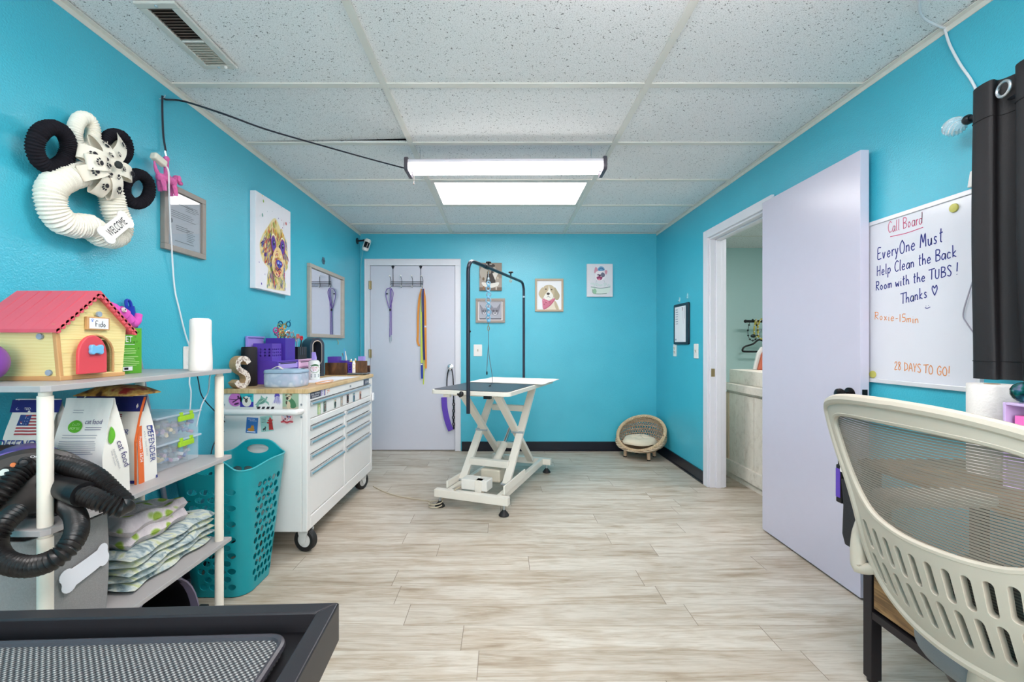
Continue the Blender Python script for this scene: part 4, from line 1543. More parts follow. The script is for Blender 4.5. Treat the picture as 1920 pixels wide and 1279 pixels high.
# cat food bag
bx0, bx1, by0, by1, bz1 = -1.352, -1.188, 1.345, 1.440, .998
r, face, side = pouch('cat_food_bag', 'white cat food bag with green oval logos on the middle shelf', bx0, bx1, by0, by1, Z2, bz1, .42, BAGW)
Hb2 = bz1 - Z2
VIO = pm(70, 60, 110)
a = Art(*FLAT)
a.lines(.040, .075, .262, 2, .007, .0016, GREYINK, .1)
a.ell(.062, .215, .022, .018, pm(96, 176, 40), -.2)
a.text('TASTY', .062, .217, LG, h=.007, width=.026, center=True)
a.text('MORSELS', .062, .206, LG, h=.007, width=.030, center=True)
a.text('cat food', .088, .222, VIO, h=.014, width=.050)
a.lines(.094, .142, .212, 2, .006, .0016, VIO, .1)
a.lines(.03, .140, .190, 2, .007, .0016, GREYINK, .2)
a.lines(.025, .140, .172, 7, .0058, .0018, GREYINK, .12)
a.lines(.02, .140, .118, 6, .006, .0016, GREYINK, .2)
wrap(a, lambda p: face(bx0 + p.x, min(.995, p.y / Hb2), .0012 + p.z)).build('print', None, r, smooth=0)
a = Art(*FLAT)
a.ell(.036, .185, .020, .026, pm(96, 176, 40), -.25)
a.text('cat food', .056, .160, VIO, h=.021, width=.085, ang=-PI / 2 + .22)
a.lines(.0, .0, 0, 0, 1, 1, GREYINK)
a.text('INDOOR FORMULA', .040, .140, GREYINK, h=.006, width=.065, ang=-PI / 2 + .22)
a.text('with chicken', .030, .138, GREYINK, h=.006, width=.05, ang=-PI / 2 + .22)
wrap(a, lambda p: side(by0 + p.x, p.y / Hb2, .0018 + p.z)).build('side_print', None, r, smooth=0)
# left DEFENDER bag behind the dryer
bx0, bx1, by0, by1, bz1 = -1.513, -1.358, 1.355, 1.44, .995
r, face, side = pouch('dog_food_bag', 'white dog food bag with a large flag behind the purple dryer', bx0, bx1, by0, by1, Z2, bz1, .5, BAGW)
a = Art(*FLAT)
a.rect(0, .255, .155, .292, NAVY)
a.text('CRAFTED FOR DOGS', .02, .262, PAPER, h=.007, width=.10)
flag(a, .040, .190, .085, .058)
a.text('DEFENDER', -.002, .150, NAVT, h=.026, width=.150, shear=.2)
wrap(a, lambda p: face(bx0 + max(0.002, min(.153, p.x)), min(.995, p.y / (bz1 - Z2)), .0012 + p.z)).build('print', None, r, smooth=0)
# crumpled treat packet lying on the bag tops
g = G()
vs = []
for i in range(9):
    for j in range(7):
        x, y = -1.37 + .19 * i / 8, 1.44 + .12 * j / 6
        hgt = .030 * (math.sin(PI * i / 8) * math.sin(PI * j / 6)) ** .5 + random.uniform(0, .006)
        vs.append((x, y, .9985 + hgt))
for i in range(9):
    for j in range(7):
        vs.append((-1.37 + .19 * i / 8, 1.44 + .12 * j / 6, .9975))
fs = [(i * 7 + j, (i + 1) * 7 + j, (i + 1) * 7 + j + 1, i * 7 + j + 1) for i in range(8) for j in range(6)]
fs += [(63 + i * 7 + j + 1, 63 + (i + 1) * 7 + j + 1, 63 + (i + 1) * 7 + j, 63 + i * 7 + j) for i in range(8) for j in range(6)]
rim = [i * 7 for i in range(9)] + [56 + j for j in range(1, 7)] + [i * 7 + 6 for i in range(7, -1, -1)] + [j for j in range(5, 0, -1)]
fs += [(rim[k], rim[k - 1], rim[k - 1] + 63, rim[k] + 63) for k in range(len(rim))]
TRT, t, b, tc = base('treat_packet_foil', 0.3)
n = nd(t, 'ShaderNodeTexNoise', Scale=22.0, Detail=3.0)
t.links.new(tc.outputs['Object'], n.inputs['Vector'])
t.links.new(ramp(t, n.outputs['Fac'], [(0.36, S(70, 40, 24)), (0.46, S(176, 124, 50)), (0.55, S(206, 168, 96)), (0.66, S(150, 40, 40))]), b.inputs['Base Color'])
tag(G().add(vs, fs).build('treat_packet', TRT, smooth=50), 'brown and gold treat packet lying on the bag tops under the top shelf', 'packet')

# clear two-tier craft organizer with green latches
ox0, ox1, oy0, oy1 = -1.43, -1.238, 1.612, 1.838
r = thing('craft_organizer', 'clear plastic two-tier organizer with green latches on the middle shelf', 'organizer', ((ox0 + ox1) / 2, (oy0 + oy1) / 2, Z2))
FROST = mat('frosted_plastic', S(226, 236, 246), .25, var=.02, alpha=.15)
LID = mat('frosted_lid', S(220, 230, 242), .25, var=.02, alpha=.45)
for q in range(2):
    zb_, zt_ = Z2 + .003 + q * .098, Z2 + .092 + q * .098
    g = G().ext(ox0, ox1, oy0, oy1, zb_, zb_ + .003)
    g.ext(ox1 - .003, ox1, oy0, oy1, zb_ + .003, zt_).ext(ox0, ox0 + .003, oy0, oy1, zb_ + .003, zt_).ext(ox0 + .003, ox1 - .003, oy0, oy0 + .003, zb_ + .003, zt_).ext(ox0 + .003, ox1 - .003, oy1 - .003, oy1, zb_ + .003, zt_)
    for k in (1, 2, 3):
        yy = oy0 + (oy1 - oy0) * k / 4
        g.ext(ox0 + .003, ox1 - .004, yy - .001, yy + .001, zb_ + .003, zt_ - .004)
    tr_ = g.build('tray', FROST, r, smooth=0)
    random.seed(40 + q)
    for k in range(70):
        cc = random.choice([pm(206, 160, 190), pm(196, 206, 226), pm(222, 200, 150), pm(90, 110, 170), pm(226, 226, 230), pm(170, 120, 150)])
        x, y, z = random.uniform(ox0 + .08, ox1 - .016), random.uniform(oy0 + .016, oy1 - .016), random.uniform(zb_ + .012, zb_ + .052)
        d = Vector((random.uniform(-1, 1), random.uniform(-1, 1), random.uniform(-.4, .4))).normalized() * .011
        if k == 0:
            gg = G()
        gg.use(cc).cyl(Vector((x, y, z)) - d, Vector((x, y, z)) + d, .0065, n=8)
    hb = gg.build('hair_bows', None, tr_)
    hb['kind'] = 'stuff'
    G().ext(ox0 - .006, ox1 + .008, oy0 - .006, oy1 + .010, zt_, zt_ + .008).build('lid', LID, r, smooth=0, bevel=.003)
    g = G().ext(ox1 + .002, ox1 + .012, oy0 + .105, oy0 + .185, zt_ - .022, zt_ - .002)
    g.ext(ox1 + .004, ox1 + .011, oy0 + .110, oy0 + .125, zt_ - .002, zt_ + .012).ext(ox1 + .004, ox1 + .011, oy0 + .165, oy0 + .18, zt_ - .002, zt_ + .012)
    g.build('latch', LIME, r, smooth=0, bevel=.002)

# ---- purple and black pet dryer with its ribbed hose
dc = Vector((-1.262, 1.245, Z2 + .100))
r = thing('pet_dryer', 'black and purple pet dryer with a long ribbed hose on the middle shelf', 'dryer', (dc.x, dc.y, Z2))
DRN = Vector((.6, -.8, 0))
RX = Matrix((Vector((.8, .6, 0)), Vector((0, 0, 1)), DRN)).transposed()       # lathe axis z -> front of the dryer
DBLK = mat('dryer_black', S(58, 52, 50), .4, var=.08)
DPUR = mat('dryer_purple', S(104, 86, 168), .35, var=.05)
g = G().lathe([(.0, -.090), (.072, -.086), (.086, -.06), (.088, .03), (.086, .052)], dc - Vector((.8, .6, 0)) * .045, 40, RX, 1.05, 1)
g.build('drum', DPUR, r)
g = G().lathe([(.0885, .05), (.0885, .064), (.080, .071), (.0, .073)], dc - Vector((.8, .6, 0)) * .018, 40, RX, 1.3, 1)
pnl = g.build('control_panel', DBLK, r)
fpt = dc + DRN * .073


def onp(u, v):                             # point of the panel plane
    d = at(u, v, 1.0) - Vector((0, 0, CZ))
    q = (fpt - Vector((0, 0, CZ))).dot(DRN) / d.dot(DRN)
    return Vector((0, 0, CZ)) + d * q


p = onp(10, 885)
G().cyl(p, p + DRN * .006, .0125, n=20).build('push_button', BLACK, r)
G().cyl(p + DRN * .004, p + DRN * .009, .0095, n=20).build('button_cap', mat('pale_button', S(230, 235, 228), .25), r)
p = onp(25.5, 871)
G().cyl(p, p + DRN * .006, .0055, n=16).build('indicator_light', mat('amber_light', S(236, 130, 70), .3), r)
p = onp(47, 866)
G().lathe([(.013, 0), (.013, .004), (.009, .006), (.008, .016), (0, .017)], p, 18, RX).build('speed_knob', BLACK, r)
a = Art(onp(57, 859), Vector((.8, .6, 0)), ZH, .001)
a.text('On', 0, 0, PAPER, h=.006, width=.014)
a.build('lettering', r)
g = G().ext(dc.x - .06, dc.x + .06, dc.y - .04, dc.y + .04, Z2, Z2 + .02)
g.build('foot', BLACK, r, smooth=0, bevel=.004)
# hose: from the drum, up and over the shelf end, back into the black nozzle; the slack hangs over the shelf end
HOSE = mat('hose_black', S(30, 27, 27), .32, var=.1)


def hosemesh(pts, rad, pitch=.0098):
    P = spl(pts, 10)
    L = [0]
    for a_, b_ in zip(P, P[1:]):
        L.append(L[-1] + (b_ - a_).length)
    n = int(L[-1] / pitch) * 4
    out, rs, j = [], [], 0
    for i in range(n):
        s = L[-1] * i / (n - 1)
        while j < len(L) - 2 and L[j + 1] < s:
            j += 1
        q = (s - L[j]) / max(1e-9, L[j + 1] - L[j])
        out.append(P[j].lerp(P[j + 1], q))
        rs.append(rad * (1.0, .90, .77, .90)[i % 4])
    return G().tube(out, rs, 18)


loopA = [at(-95, 1040, 1.09), at(-60, 985, 1.10), at(0, 925, 1.125), at(48, 880, 1.175), at(95, 868, 1.215), at(140, 876, 1.215), at(180, 895, 1.20), at(212, 925, 1.19), at(232, 945, 1.18), at(222, 952, 1.165), at(190, 940, 1.15), at(150, 925, 1.155)]
hosemesh(loopA, .0255).build('hose', HOSE, r)
g = G()
n0, n1 = at(152, 925, 1.155), at(88, 905, 1.195)
dn_ = (n1 - n0).normalized()
g.cyl(n0 - dn_ * .012, n0 + dn_ * .02, .031, .0315, n=24).cyl(n0 + dn_ * .02, n1, .0315, .024, n=24)
g.build('nozzle', BLACK, r)
loopB = [at(62, 905, 1.20), at(84, 925, 1.215), at(112, 948, 1.205), at(139, 966, 1.165), at(143, 1000, 1.10), at(112, 1042, 1.055), at(60, 1064, 1.04), at(10, 1056, 1.045), at(-6, 1020, 1.06), at(10, 985, 1.08), at(40, 966, 1.085), at(20, 1010, 1.01), at(-40, 1090, 1.0)]
loopB = [at(64, 938, 1.20), at(90, 937, 1.215), at(118, 945, 1.20), at(141, 967, 1.155), at(142, 1003, 1.085), at(112, 1042, 1.04), at(60, 1062, 1.03), at(8, 1052, 1.035), at(-10, 1018, 1.055), at(8, 982, 1.085), at(34, 958, 1.125), at(64, 938, 1.165)]
hosemesh(loopB[:-1], .0245).build('hose', HOSE, r)

# dark folded cloth between dryer and bag
g = G().ext(-1.50, -1.392, 1.29, 1.342, .818, .868)
tag(g.build('folded_cloth', mat('dark_brown_cloth', S(52, 44, 44), .9, var=.2, bump=.4, bscale=60), bevel=.016, seg=3), 'dark brown folded cloth tucked on top of the purple dryer', 'cloth')

# ---- third shelf: grey fabric bin with a bone, blankets
Z3 = ZS[2]
x0, x1, y0, y1 = -1.47, -1.196, 1.178, 1.405
r = thing('storage_bin', 'grey fabric storage bin with a white bone on the lower shelf', 'bin', ((x0 + x1) / 2, (y0 + y1) / 2, Z3))
FELT = mat('grey_heather_fabric', S(150, 147, 146), .95, var=.14, nscale=160, bump=.5, bscale=420, spec=.1)
zt = Z3 + .295
rr = roundrect(x1 - x0, y1 - y0, .055, 7, (x0 + x1) / 2, (y0 + y1) / 2)
n = len(rr)
g = G()
rows = []
cx, cy = (x0 + x1) / 2, (y0 + y1) / 2
for k in range(8):
    q = k / 7
    s = .93 + .07 * math.sin(PI * (.15 + q * .7)) + .01 * q
    rows.append([Vector((cx + (px - cx) * s, cy + (py - cy) * s, Z3 + (zt - Z3) * q + .006 * math.sin(px * 40 + py * 31) * q)) for px, py in rr])
rows += [[Vector((cx + (p.x - cx) * .95, cy + (p.y - cy) * .95, p.z)) for p in rows[7]]]
rows += [[Vector((cx + (p.x - cx) * .93, cy + (p.y - cy) * .93, Z3 + .01)) for p in rows[0]]]
g.add([p for q in rows for p in q], [(i * n + j, i * n + (j + 1) % n, (i + 1) * n + (j + 1) % n, (i + 1) * n + j) for i in range(9) for j in range(n)] + [tuple(range(n - 1, -1, -1)), tuple(range(9 * n, 10 * n))])
g.build('fabric_body', FELT, r)
bc_ = Vector((x1 + .0, 1.288, Z3 + .172))
ca, sa = math.cos(.20), math.sin(.20)
G().sheet(bone(.150, .068), [], .02, lambda x, y, h: Vector((x1 + .0105 - ((bc_.y + x * ca - y * sa - 1.29) * 2.6) ** 2 * .12 + h, bc_.y + x * ca - y * sa, bc_.z + x * sa + y * ca)), .0012).build('bone_print', mat('white_print', S(232, 232, 238), .7, var=.01), r, smooth=0)


def blanket(name, label, x0, x1, y0, y1, z0, layers, lh, m, wob=.012, seed=1):
    """a folded blanket: stacked soft folds joined at the front edge"""
    random.seed(seed)
    g = G()
    for k in range(layers):
        za, zb2 = z0 + k * lh, z0 + (k + 1) * lh
        nx, ny = 16, 22
        ph = random.uniform(0, 6)
        ins = random.uniform(0, wob)
        top, bot = [], []
        for i in range(nx + 1):
            for j in range(ny + 1):
                q, s = i / nx, j / ny
                x = x0 + ins + (x1 - x0 - 2 * ins) * q
                y = y0 + ins * .5 + (y1 - y0 - ins) * s
                ed = min(q, 1 - q, s * 1.4, (1 - s) * 1.4)
                rnd = math.sqrt(max(0, 1 - max(0, 1 - ed / .09) ** 2))
                wv_ = .10 * lh * math.sin(x * 60 + ph) + .14 * lh * math.sin(y * 41 + x * 23 + ph * 2) + (.3 * lh * math.sin(y * 17 + ph) if k == layers - 1 else 0)
                xx = x + (wob * .7 * math.sin(y * 37 + ph * 3 + k) * q)
                yy = y + wob * .6 * math.sin(x * 33 + ph + k)
                mid = (za + zb2) / 2
                top.append((xx, yy, mid + (zb2 - mid + wv_ * .9) * rnd))
                bot.append((xx, yy, mid - (mid - za) * rnd))
        o = len(top)
        fs = []
        for i in range(nx):
            for j in range(ny):
                a_, b_, c_, d_ = i * (ny + 1) + j, (i + 1) * (ny + 1) + j, (i + 1) * (ny + 1) + j + 1, i * (ny + 1) + j + 1
                fs += [(a_, b_, c_, d_), (o + d_, o + c_, o + b_, o + a_)]
        rim = [i * (ny + 1) for i in range(nx + 1)] + [nx * (ny + 1) + j for j in range(1, ny + 1)] + [i * (ny + 1) + ny for i in range(nx - 1, -1, -1)] + [j for j in range(ny - 1, 0, -1)]
        fs += [(rim[q], rim[q - 1], rim[q - 1] + o, rim[q] + o) for q in range(len(rim))]
        g.add(top + bot, fs)
    return g.build(name, m, smooth=70)


TIE, t, b, tc = base('tie_dye_fleece', 0.95, spec=.1)
n = nd(t, 'ShaderNodeTexNoise', Scale=14.0, Detail=4.0, Distortion=1.2)
t.links.new(mapped(t, tc, (1, 2.2, 1.6)), n.inputs['Vector'])
t.links.new(ramp(t, n.outputs['Fac'], [(0.34, S(128, 146, 152)), (0.46, S(178, 192, 194)), (0.56, S(212, 216, 206)), (0.70, S(196, 204, 158))]), b.inputs['Base Color'])
n2 = nd(t, 'ShaderNodeTexNoise', Scale=300.0)
t.links.new(tc.outputs['Object'], n2.inputs['Vector'])
bumpnode(t, b, n2.outputs['Fac'], .4, .003)
SPOT, t, b, tc = base('green_spotted_plush', 0.95, spec=.1)
vo = nd(t, 'ShaderNodeTexVoronoi', Scale=17.0, Randomness=.55)
t.links.new(tc.outputs['Object'], vo.inputs['Vector'])
t.links.new(ramp(t, vo.outputs['Distance'], [(0.26, S(150, 176, 74)), (0.33, S(196, 206, 160)), (0.38, S(222, 212, 214)), (0.8, S(206, 196, 200))]), b.inputs['Base Color'])
n2 = nd(t, 'ShaderNodeTexNoise', Scale=90.0)
t.links.new(tc.outputs['Object'], n2.inputs['Vector'])
bumpnode(t, b, n2.outputs['Fac'], .6, .006)
o = blanket('folded_blanket', '', -1.475, -1.186, 1.452, 1.872, Z3 + .001, 5, .024, TIE, .012, 3)
tag(o, 'pale green-grey tie-dye blanket folded on the lower shelf', 'blanket')
o = blanket('folded_blanket', '', -1.475, -1.208, 1.475, 1.78, Z3 + .1265, 2, .044, SPOT, .014, 8)
tag(o, 'fluffy cream blanket with green spots on top of the tie-dye blanket', 'blanket')

# ---- black hooded bin with a purple-grey rim and a brush under the lower shelf
r = thing('hooded_bin', 'black ribbed hooded bin with a mauve rim under the shelf unit', 'bin', (-1.31, 1.60, ZS[3]))
cb = Vector((-1.33, 1.585, ZS[3]))
arc = [(.20 * math.cos(PI * i / 18), .002 + .255 * math.sin(PI * i / 18)) for i in range(19)]
g = G()
vs = []
for x in (-.14, .115):
    vs += [cb + Vector((x, a_[0], a_[1])) for a_ in arc]
fs = [(i, i + 1, 19 + i + 1, 19 + i) for i in range(18)] + [tuple(range(18, -1, -1))]
g.add(vs, fs)
g.ext(cb.x - .14, cb.x + .115, cb.y - .2, cb.y + .2, cb.z, cb.z + .004)
for k in range(16):
    yy = cb.y - .17 + k * .0225
    hh = .255 * math.sqrt(max(0, 1 - ((yy - cb.y) / .2) ** 2))
    g.ext(cb.x - .138, cb.x - .128, yy - .004, yy + .004, cb.z + .004, cb.z + hh - .01)
g.build('hood', mat('bin_black', S(20, 17, 20), .45, var=.1), r)
g = G()
g.band([cb + Vector((.118, a_[0] * 1.01, a_[1] * 1.01 + .001)) for a_ in arc], (.03, 0, 0), .006)
g.build('rim', mat('mauve_rim', S(122, 112, 134), .3, var=.04), r)
r = thing('hand_brush', 'grey bristle hand brush lying before the black hooded bin', 'brush', (-1.185, 1.73, ZS[3]))
G().ext(-1.203, -1.168, 1.655, 1.80, ZS[3] + .052, ZS[3] + .068).build('brush_back', BLACK, r, smooth=0, bevel=.004)
g = G()
random.seed(5)
for k in range(70):
    x, y = random.uniform(-1.2, -1.171), random.uniform(1.66, 1.795)
    g.cyl((x, y, ZS[3] + .053), (x + random.uniform(-.012, .012), y + random.uniform(-.014, .014), ZS[3] + .001), .0008, n=4)
q = g.build('bristles', mat('grey_bristle', S(110, 106, 112), .6), r)
q['kind'] = 'stuff'

# ---- teal laundry basket with perforated sides
r = thing('laundry_basket', 'tall teal laundry basket with oval holes between shelf and tool cart', 'basket', (-1.33, 2.23, 0))
TEAL = mat('teal_plastic', S(18, 152, 162), .3, var=.03)
tx0, tx1, ty0, ty1 = -1.505, -1.150, 2.025, 2.445
bx0_, bx1_, by0_, by1_ = -1.45, -1.175, 2.065, 2.33
ZT = .60


def perim(q, z):
    """point at fraction q round the tapered rounded wall at height z (0..ZT..)"""
    k = min(1.15, z / ZT)
    x0_, x1_ = bx0_ + (tx0 - bx0_) * k, bx1_ + (tx1 - bx1_) * k
    y0_, y1_ = by0_ + (ty0 - by0_) * k, by1_ + (ty1 - by1_) * k
    wx, wy, rad = x1_ - x0_, y1_ - y0_, .07
    segs = [(wx - 2 * rad), PI / 2 * rad, (wy - 2 * rad), PI / 2 * rad, (wx - 2 * rad), PI / 2 * rad, (wy - 2 * rad), PI / 2 * rad]
    s = (q % 1.0) * sum(segs)
    cxy = [(x1_ - rad, y0_ + rad), (x1_ - rad, y1_ - rad), (x0_ + rad, y1_ - rad), (x0_ + rad, y0_ + rad)]
    for i, L in enumerate(segs):
        if s <= L or i == 7:
            break
        s -= L
    if i == 0:
        return Vector((x0_ + rad + s, y0_, z)), Vector((0, -1, 0))
    if i == 2:
        return Vector((x1_, y0_ + rad + s, z)), Vector((1, 0, 0))
    if i == 4:
        return Vector((x1_ - rad - s, y1_, z)), Vector((0, 1, 0))
    if i == 6:
        return Vector((x0_, y1_ - rad - s, z)), Vector((-1, 0, 0))
    c_ = cxy[(i - 1) // 2]
    a_ = -PI / 2 + (i - 1) // 2 * PI / 2 + s / rad
    d_ = Vector((math.cos(a_), math.sin(a_), 0))
    return Vector((c_[0], c_[1], z)) + d_ * rad, d_


PL = 1.36      # nominal unrolled length
qf, ql = .29 / 2, .0
# fractions of the sides: near side 0..~.15, right ~.235..~.44, far ~.5..~.67, left ~.76..~.95


def rimz(q):
    z = ZT - .012
    for c_, amp in ((.075, .058), (.572, .058)):
        d = min(abs(q - c_), 1 - abs(q - c_))
        z += amp * math.exp(-(d / .075) ** 4)
    for c_ in (.33, .83):
        d = min(abs(q - c_), 1 - abs(q - c_))
        z += .006 * math.exp(-(d / .07) ** 2) - 0
    return z


outline = [(i / 60 * PL, .004) for i in range(61)] + [(i / 60 * PL, rimz(i / 60)) for i in range(60, -1, -1)]
holes = []
for c_ in (.075, .572):
    holes.append(ellipse(c_ * PL, ZT - .002, .056, .024, 22))
for k, z in enumerate([.05 + .037 * i for i in range(13)]):
    off = .0 if k % 2 else .5
    for c_, cnt, sp in ((.075, 4, .058), (.325, 5, .044), (.572, 4, .058), (.822, 5, .044)):
        for i in range(cnt):
            x = c_ * PL + (i - (cnt - 1) / 2 + off * .9 - .22) * sp
            if z < .5 and x > .015:
                holes.append(ellipse(x, z, .024 if sp > .05 else .0185, .0145, 12))
g = G().sheet(outline, holes, .032, lambda x, y, h: perim(x / PL, y)[0] + perim(x / PL, y)[1] * (h - .003), .003)
g.build('perforated_wall', TEAL, r)
pts = [perim(i / 40, .004)[0] for i in range(40)]
G().add(pts + [p + ZH * .003 - ZH * .004 for p in pts], [tuple(range(40)), tuple(range(79, 39, -1))]).build('bottom', TEAL, r)
G().tube([perim(i / 80, rimz(i / 80))[0] for i in range(80)], .0035, 6, True).build('rim', mat('teal_rim', S(60, 176, 186), .3, var=.02), r)
# ================================================================== WHITE TOOL CART
random.seed(21)
KX0, KX1, KY0, KY1 = -1.53, -1.067, 2.47, 3.71
KZ0, KZ1, KZT = .133, .893, .918
r = thing('tool_cart', 'white rolling tool cart with a butcher block top and many drawers', 'tool cart', ((KX0 + KX1) / 2, (KY0 + KY1) / 2, 0))
CART = mat('cart_white', S(232, 230, 228), .28, var=.015)
g = G()
g.ext(KX0, KX1 - .03, KY0, KY1, KZ0, KZ1)
# face frame
fx0, fx1 = KX1 - .03, KX1
rows_l = [.692, .606, .529, .434]
ymid0, ymid1 = 3.055, 3.10
fy0, fy1 = KY0 + .045, KY1 - .05
g.ext(fx0, fx1, KY0, fy0, KZ0, KZ1).ext(fx0, fx1, fy1, KY1, KZ0, KZ1)
g.ext(fx0, fx1, fy0, fy1, KZ0, .205)
g.ext(fx0, fx1, fy0, fy1, .708, .745)
g.ext(fx0, fx1, ymid0, ymid1, .205, .708)
g.ext(fx0, fx1, fy0, fy1, .885, KZ1)
g.build('body', CART, r, smooth=0, bevel=.004)
BUTCH, t, b, tc = base('butcher_block', .4)
br = nd(t, 'ShaderNodeTexBrick', Scale=1.0)
br.inputs['Color1'].default_value = S(206, 172, 122)
br.inputs['Color2'].default_value = S(226, 198, 152)
br.inputs['Mortar'].default_value = S(190, 156, 108)
br.inputs['Mortar Size'].default_value = .0008
br.inputs['Brick Width'].default_value = .38
br.inputs['Row Height'].default_value = .042
t.links.new(mapped(t, tc, (1, 1, 1), (0, 0, PI / 2)), br.inputs['Vector'])
n = nd(t, 'ShaderNodeTexNoise', Scale=6.0, Detail=4.0)
t.links.new(mapped(t, tc, (14, 1.5, 3)), n.inputs['Vector'])
mx = nd(t, 'ShaderNodeMix', data_type='RGBA', blend_type='MULTIPLY')
mx.inputs[0].default_value = .6
t.links.new(br.outputs['Color'], mx.inputs[6])
t.links.new(ramp(t, n.outputs['Fac'], [(.35, (.72, .64, .52, 1)), (.6, (1, 1, 1, 1))]), mx.inputs[7])
t.links.new(mx.outputs[2], b.inputs['Base Color'])
G().ext(KX0 - .003, KX1 + .008, KY0 - .008, KY1 + .008, KZ1, KZT).build('worktop', BUTCH, r, smooth=0, bevel=.004)
HAND = mat('drawer_pull_metal', S(212, 222, 228), .26, metal=.9, var=.02)
GAP = mat('drawer_gap', S(26, 26, 30), .8, var=.05)


def drawer(y0, y1, z0, z1, handle=True):
    dxo = KX1 - .004
    d = G().ext(dxo - .02, dxo, y0 + .004, y1 - .004, z0 + .003, z1 - .0055).build('drawer', CART, r, smooth=0, bevel=.0025)
    if handle:
        g = G()
        zc = z1 - .0158
        g.prism([(0, -.013)] + [(.013 * math.cos(q_), -.0015 + .0115 * math.sin(q_)) for q_ in (-PI / 2 + PI * i_ / 10 for i_ in range(11))] + [(0, .010)], lambda a_, b_, h: Vector((dxo - .001 + a_, h, zc + b_)), y0 + .006, y1 - .006)
        g.build('drawer_pull', HAND, d, smooth=50)
    G().ext(dxo - .019, dxo - .012, y0 + .003, y1 - .003, z1 - .005, z1 - .0005).build('shadow_gap', GAP, d, smooth=0)
    return d


d = G().ext(KX1 - .022, KX1 - .001, fy0 - .03, fy1 + .03, .846, .8915).build('lid_panel', CART, r, smooth=0, bevel=.002)
G().cyl((KX1 - .002, 3.165, .868), (KX1 + .006, 3.165, .868), .0075, n=16).build('lock', CHROME, d)
drawer(fy0, fy1, .745, .846)
zt_ = [.708, .627, .546, .452, .205]
for (ya, yb_) in ((fy0, ymid0), (ymid1, fy1)):
    for k in range(4):
        drawer(ya, yb_, zt_[k + 1] if k < 3 else .206, zt_[k])
# push bar on the near end
zb_ = CZ - (772 - 645) * 2.44 / F
g = G()
g.tube([(KX1 - .030, KY0 - .002, zb_), (KX1 - .030, KY0 - .030, zb_), (KX1 - .036, KY0 - .050, zb_), (KX1 - .056, KY0 - .058, zb_), (-1.3, KY0 - .058, zb_), (KX0 + .03, KY0 - .058, zb_), (KX0 + .012, KY0 - .048, zb_), (KX0 + .006, KY0 - .03, zb_), (KX0 + .006, KY0 - .002, zb_)], .0165, 16, k=4)
g.build('push_bar', CART, r)
for x in (KX1 - .030, KX0 + .008):
    for z in (zb_ + .034, zb_ - .034):
        G().cyl((x, KY0 + .001, z), (x, KY0 - .005, z), .006, n=12).build('bolt', STEEL, r)
for (x, y, an) in ((-1.118, 2.545, 1.35), (-1.125, 3.635, -.4), (-1.47, 2.53, .2), (-1.47, 3.635, .3)):
    c = G().ext(x - .04, x + .04, y - .045, y + .045, KZ0 - .006, KZ0)
    R_ = rz(an)
    for s in (-1, 1):
        c.prism([(-.034, KZ0 - .006), (.034, KZ0 - .006), (.016, .05), (.0, .044), (-.012, .052)], lambda a_, b_, h: Vector((x, y, 0)) + R_ @ Vector((s * .026 + h, a_ - .012, b_)), -.0015, .0015)
    ca = c.build('caster', CART, r, smooth=0)
    A = Vector((x, y, 0)) + R_ @ Vector((0, -.012, .064))
    ax = R_ @ Vector((1, 0, 0))
    Rw = Matrix((R_ @ Vector((0, 1, 0)), ZH, ax)).transposed()
    w_ = G().lathe([(.040, -.019), (.058, -.020), (.064, -.014), (.064, .014), (.058, .020), (.040, .019), (.040, -.019)], A, 32, Rw).build('tire', mat('black_rubber', S(34, 33, 34), .6, var=.1), ca)
    G().lathe([(.0, -.022), (.012, -.022), (.014, -.016), (.0405, -.014), (.0405, .014), (.014, .016), (.012, .022), (.0, .022)], A, 28, Rw).build('hub', CART, ca)
# white cloth tag on the far edge
tag(G().ext(KX1 + .0015, KX1 + .016, KY1 - .028, KY1 + .004, .70, .765).build('folded_towel', PAPER, smooth=0, bevel=.006), 'small white cloth tucked on the far corner of the tool cart', 'cloth')

# ---- magnets on the near end of the cart
EY = KY0


def card(name, label, u0, v0, u1, v1, rot=0.0, shape=None, group=None):
    p0, p1 = at(u0, v1, EY), at(u1, v0, EY)
    w_, h_ = p1.x - p0.x, p1.z - p0.z
    c = Vector(((p0.x + p1.x) / 2, EY - .0004, (p0.z + p1.z) / 2))
    o = thing(name, label, 'magnet', (c.x, c.y, p0.z), 0, group)
    R_, U_ = Vector((math.cos(rot), 0, math.sin(rot))), Vector((-math.sin(rot), 0, math.cos(rot)))
    poly = shape(w_, h_) if shape else [(-w_ / 2, -h_ / 2), (w_ / 2, -h_ / 2), (w_ / 2, h_ / 2), (-w_ / 2, h_ / 2)]
    a = Art(c - R_ * w_ / 2 - U_ * h_ / 2, R_, U_, .0018)
    return o, poly, c, R_, U_, a, w_, h_


def backing(o, poly, c, R_, U_, m):
    return G().prism(poly, lambda x, y, h: c + R_ * x + U_ * y + R_.cross(U_) * h, 0, .0016).build('magnet_sheet', m, o, smooth=0)


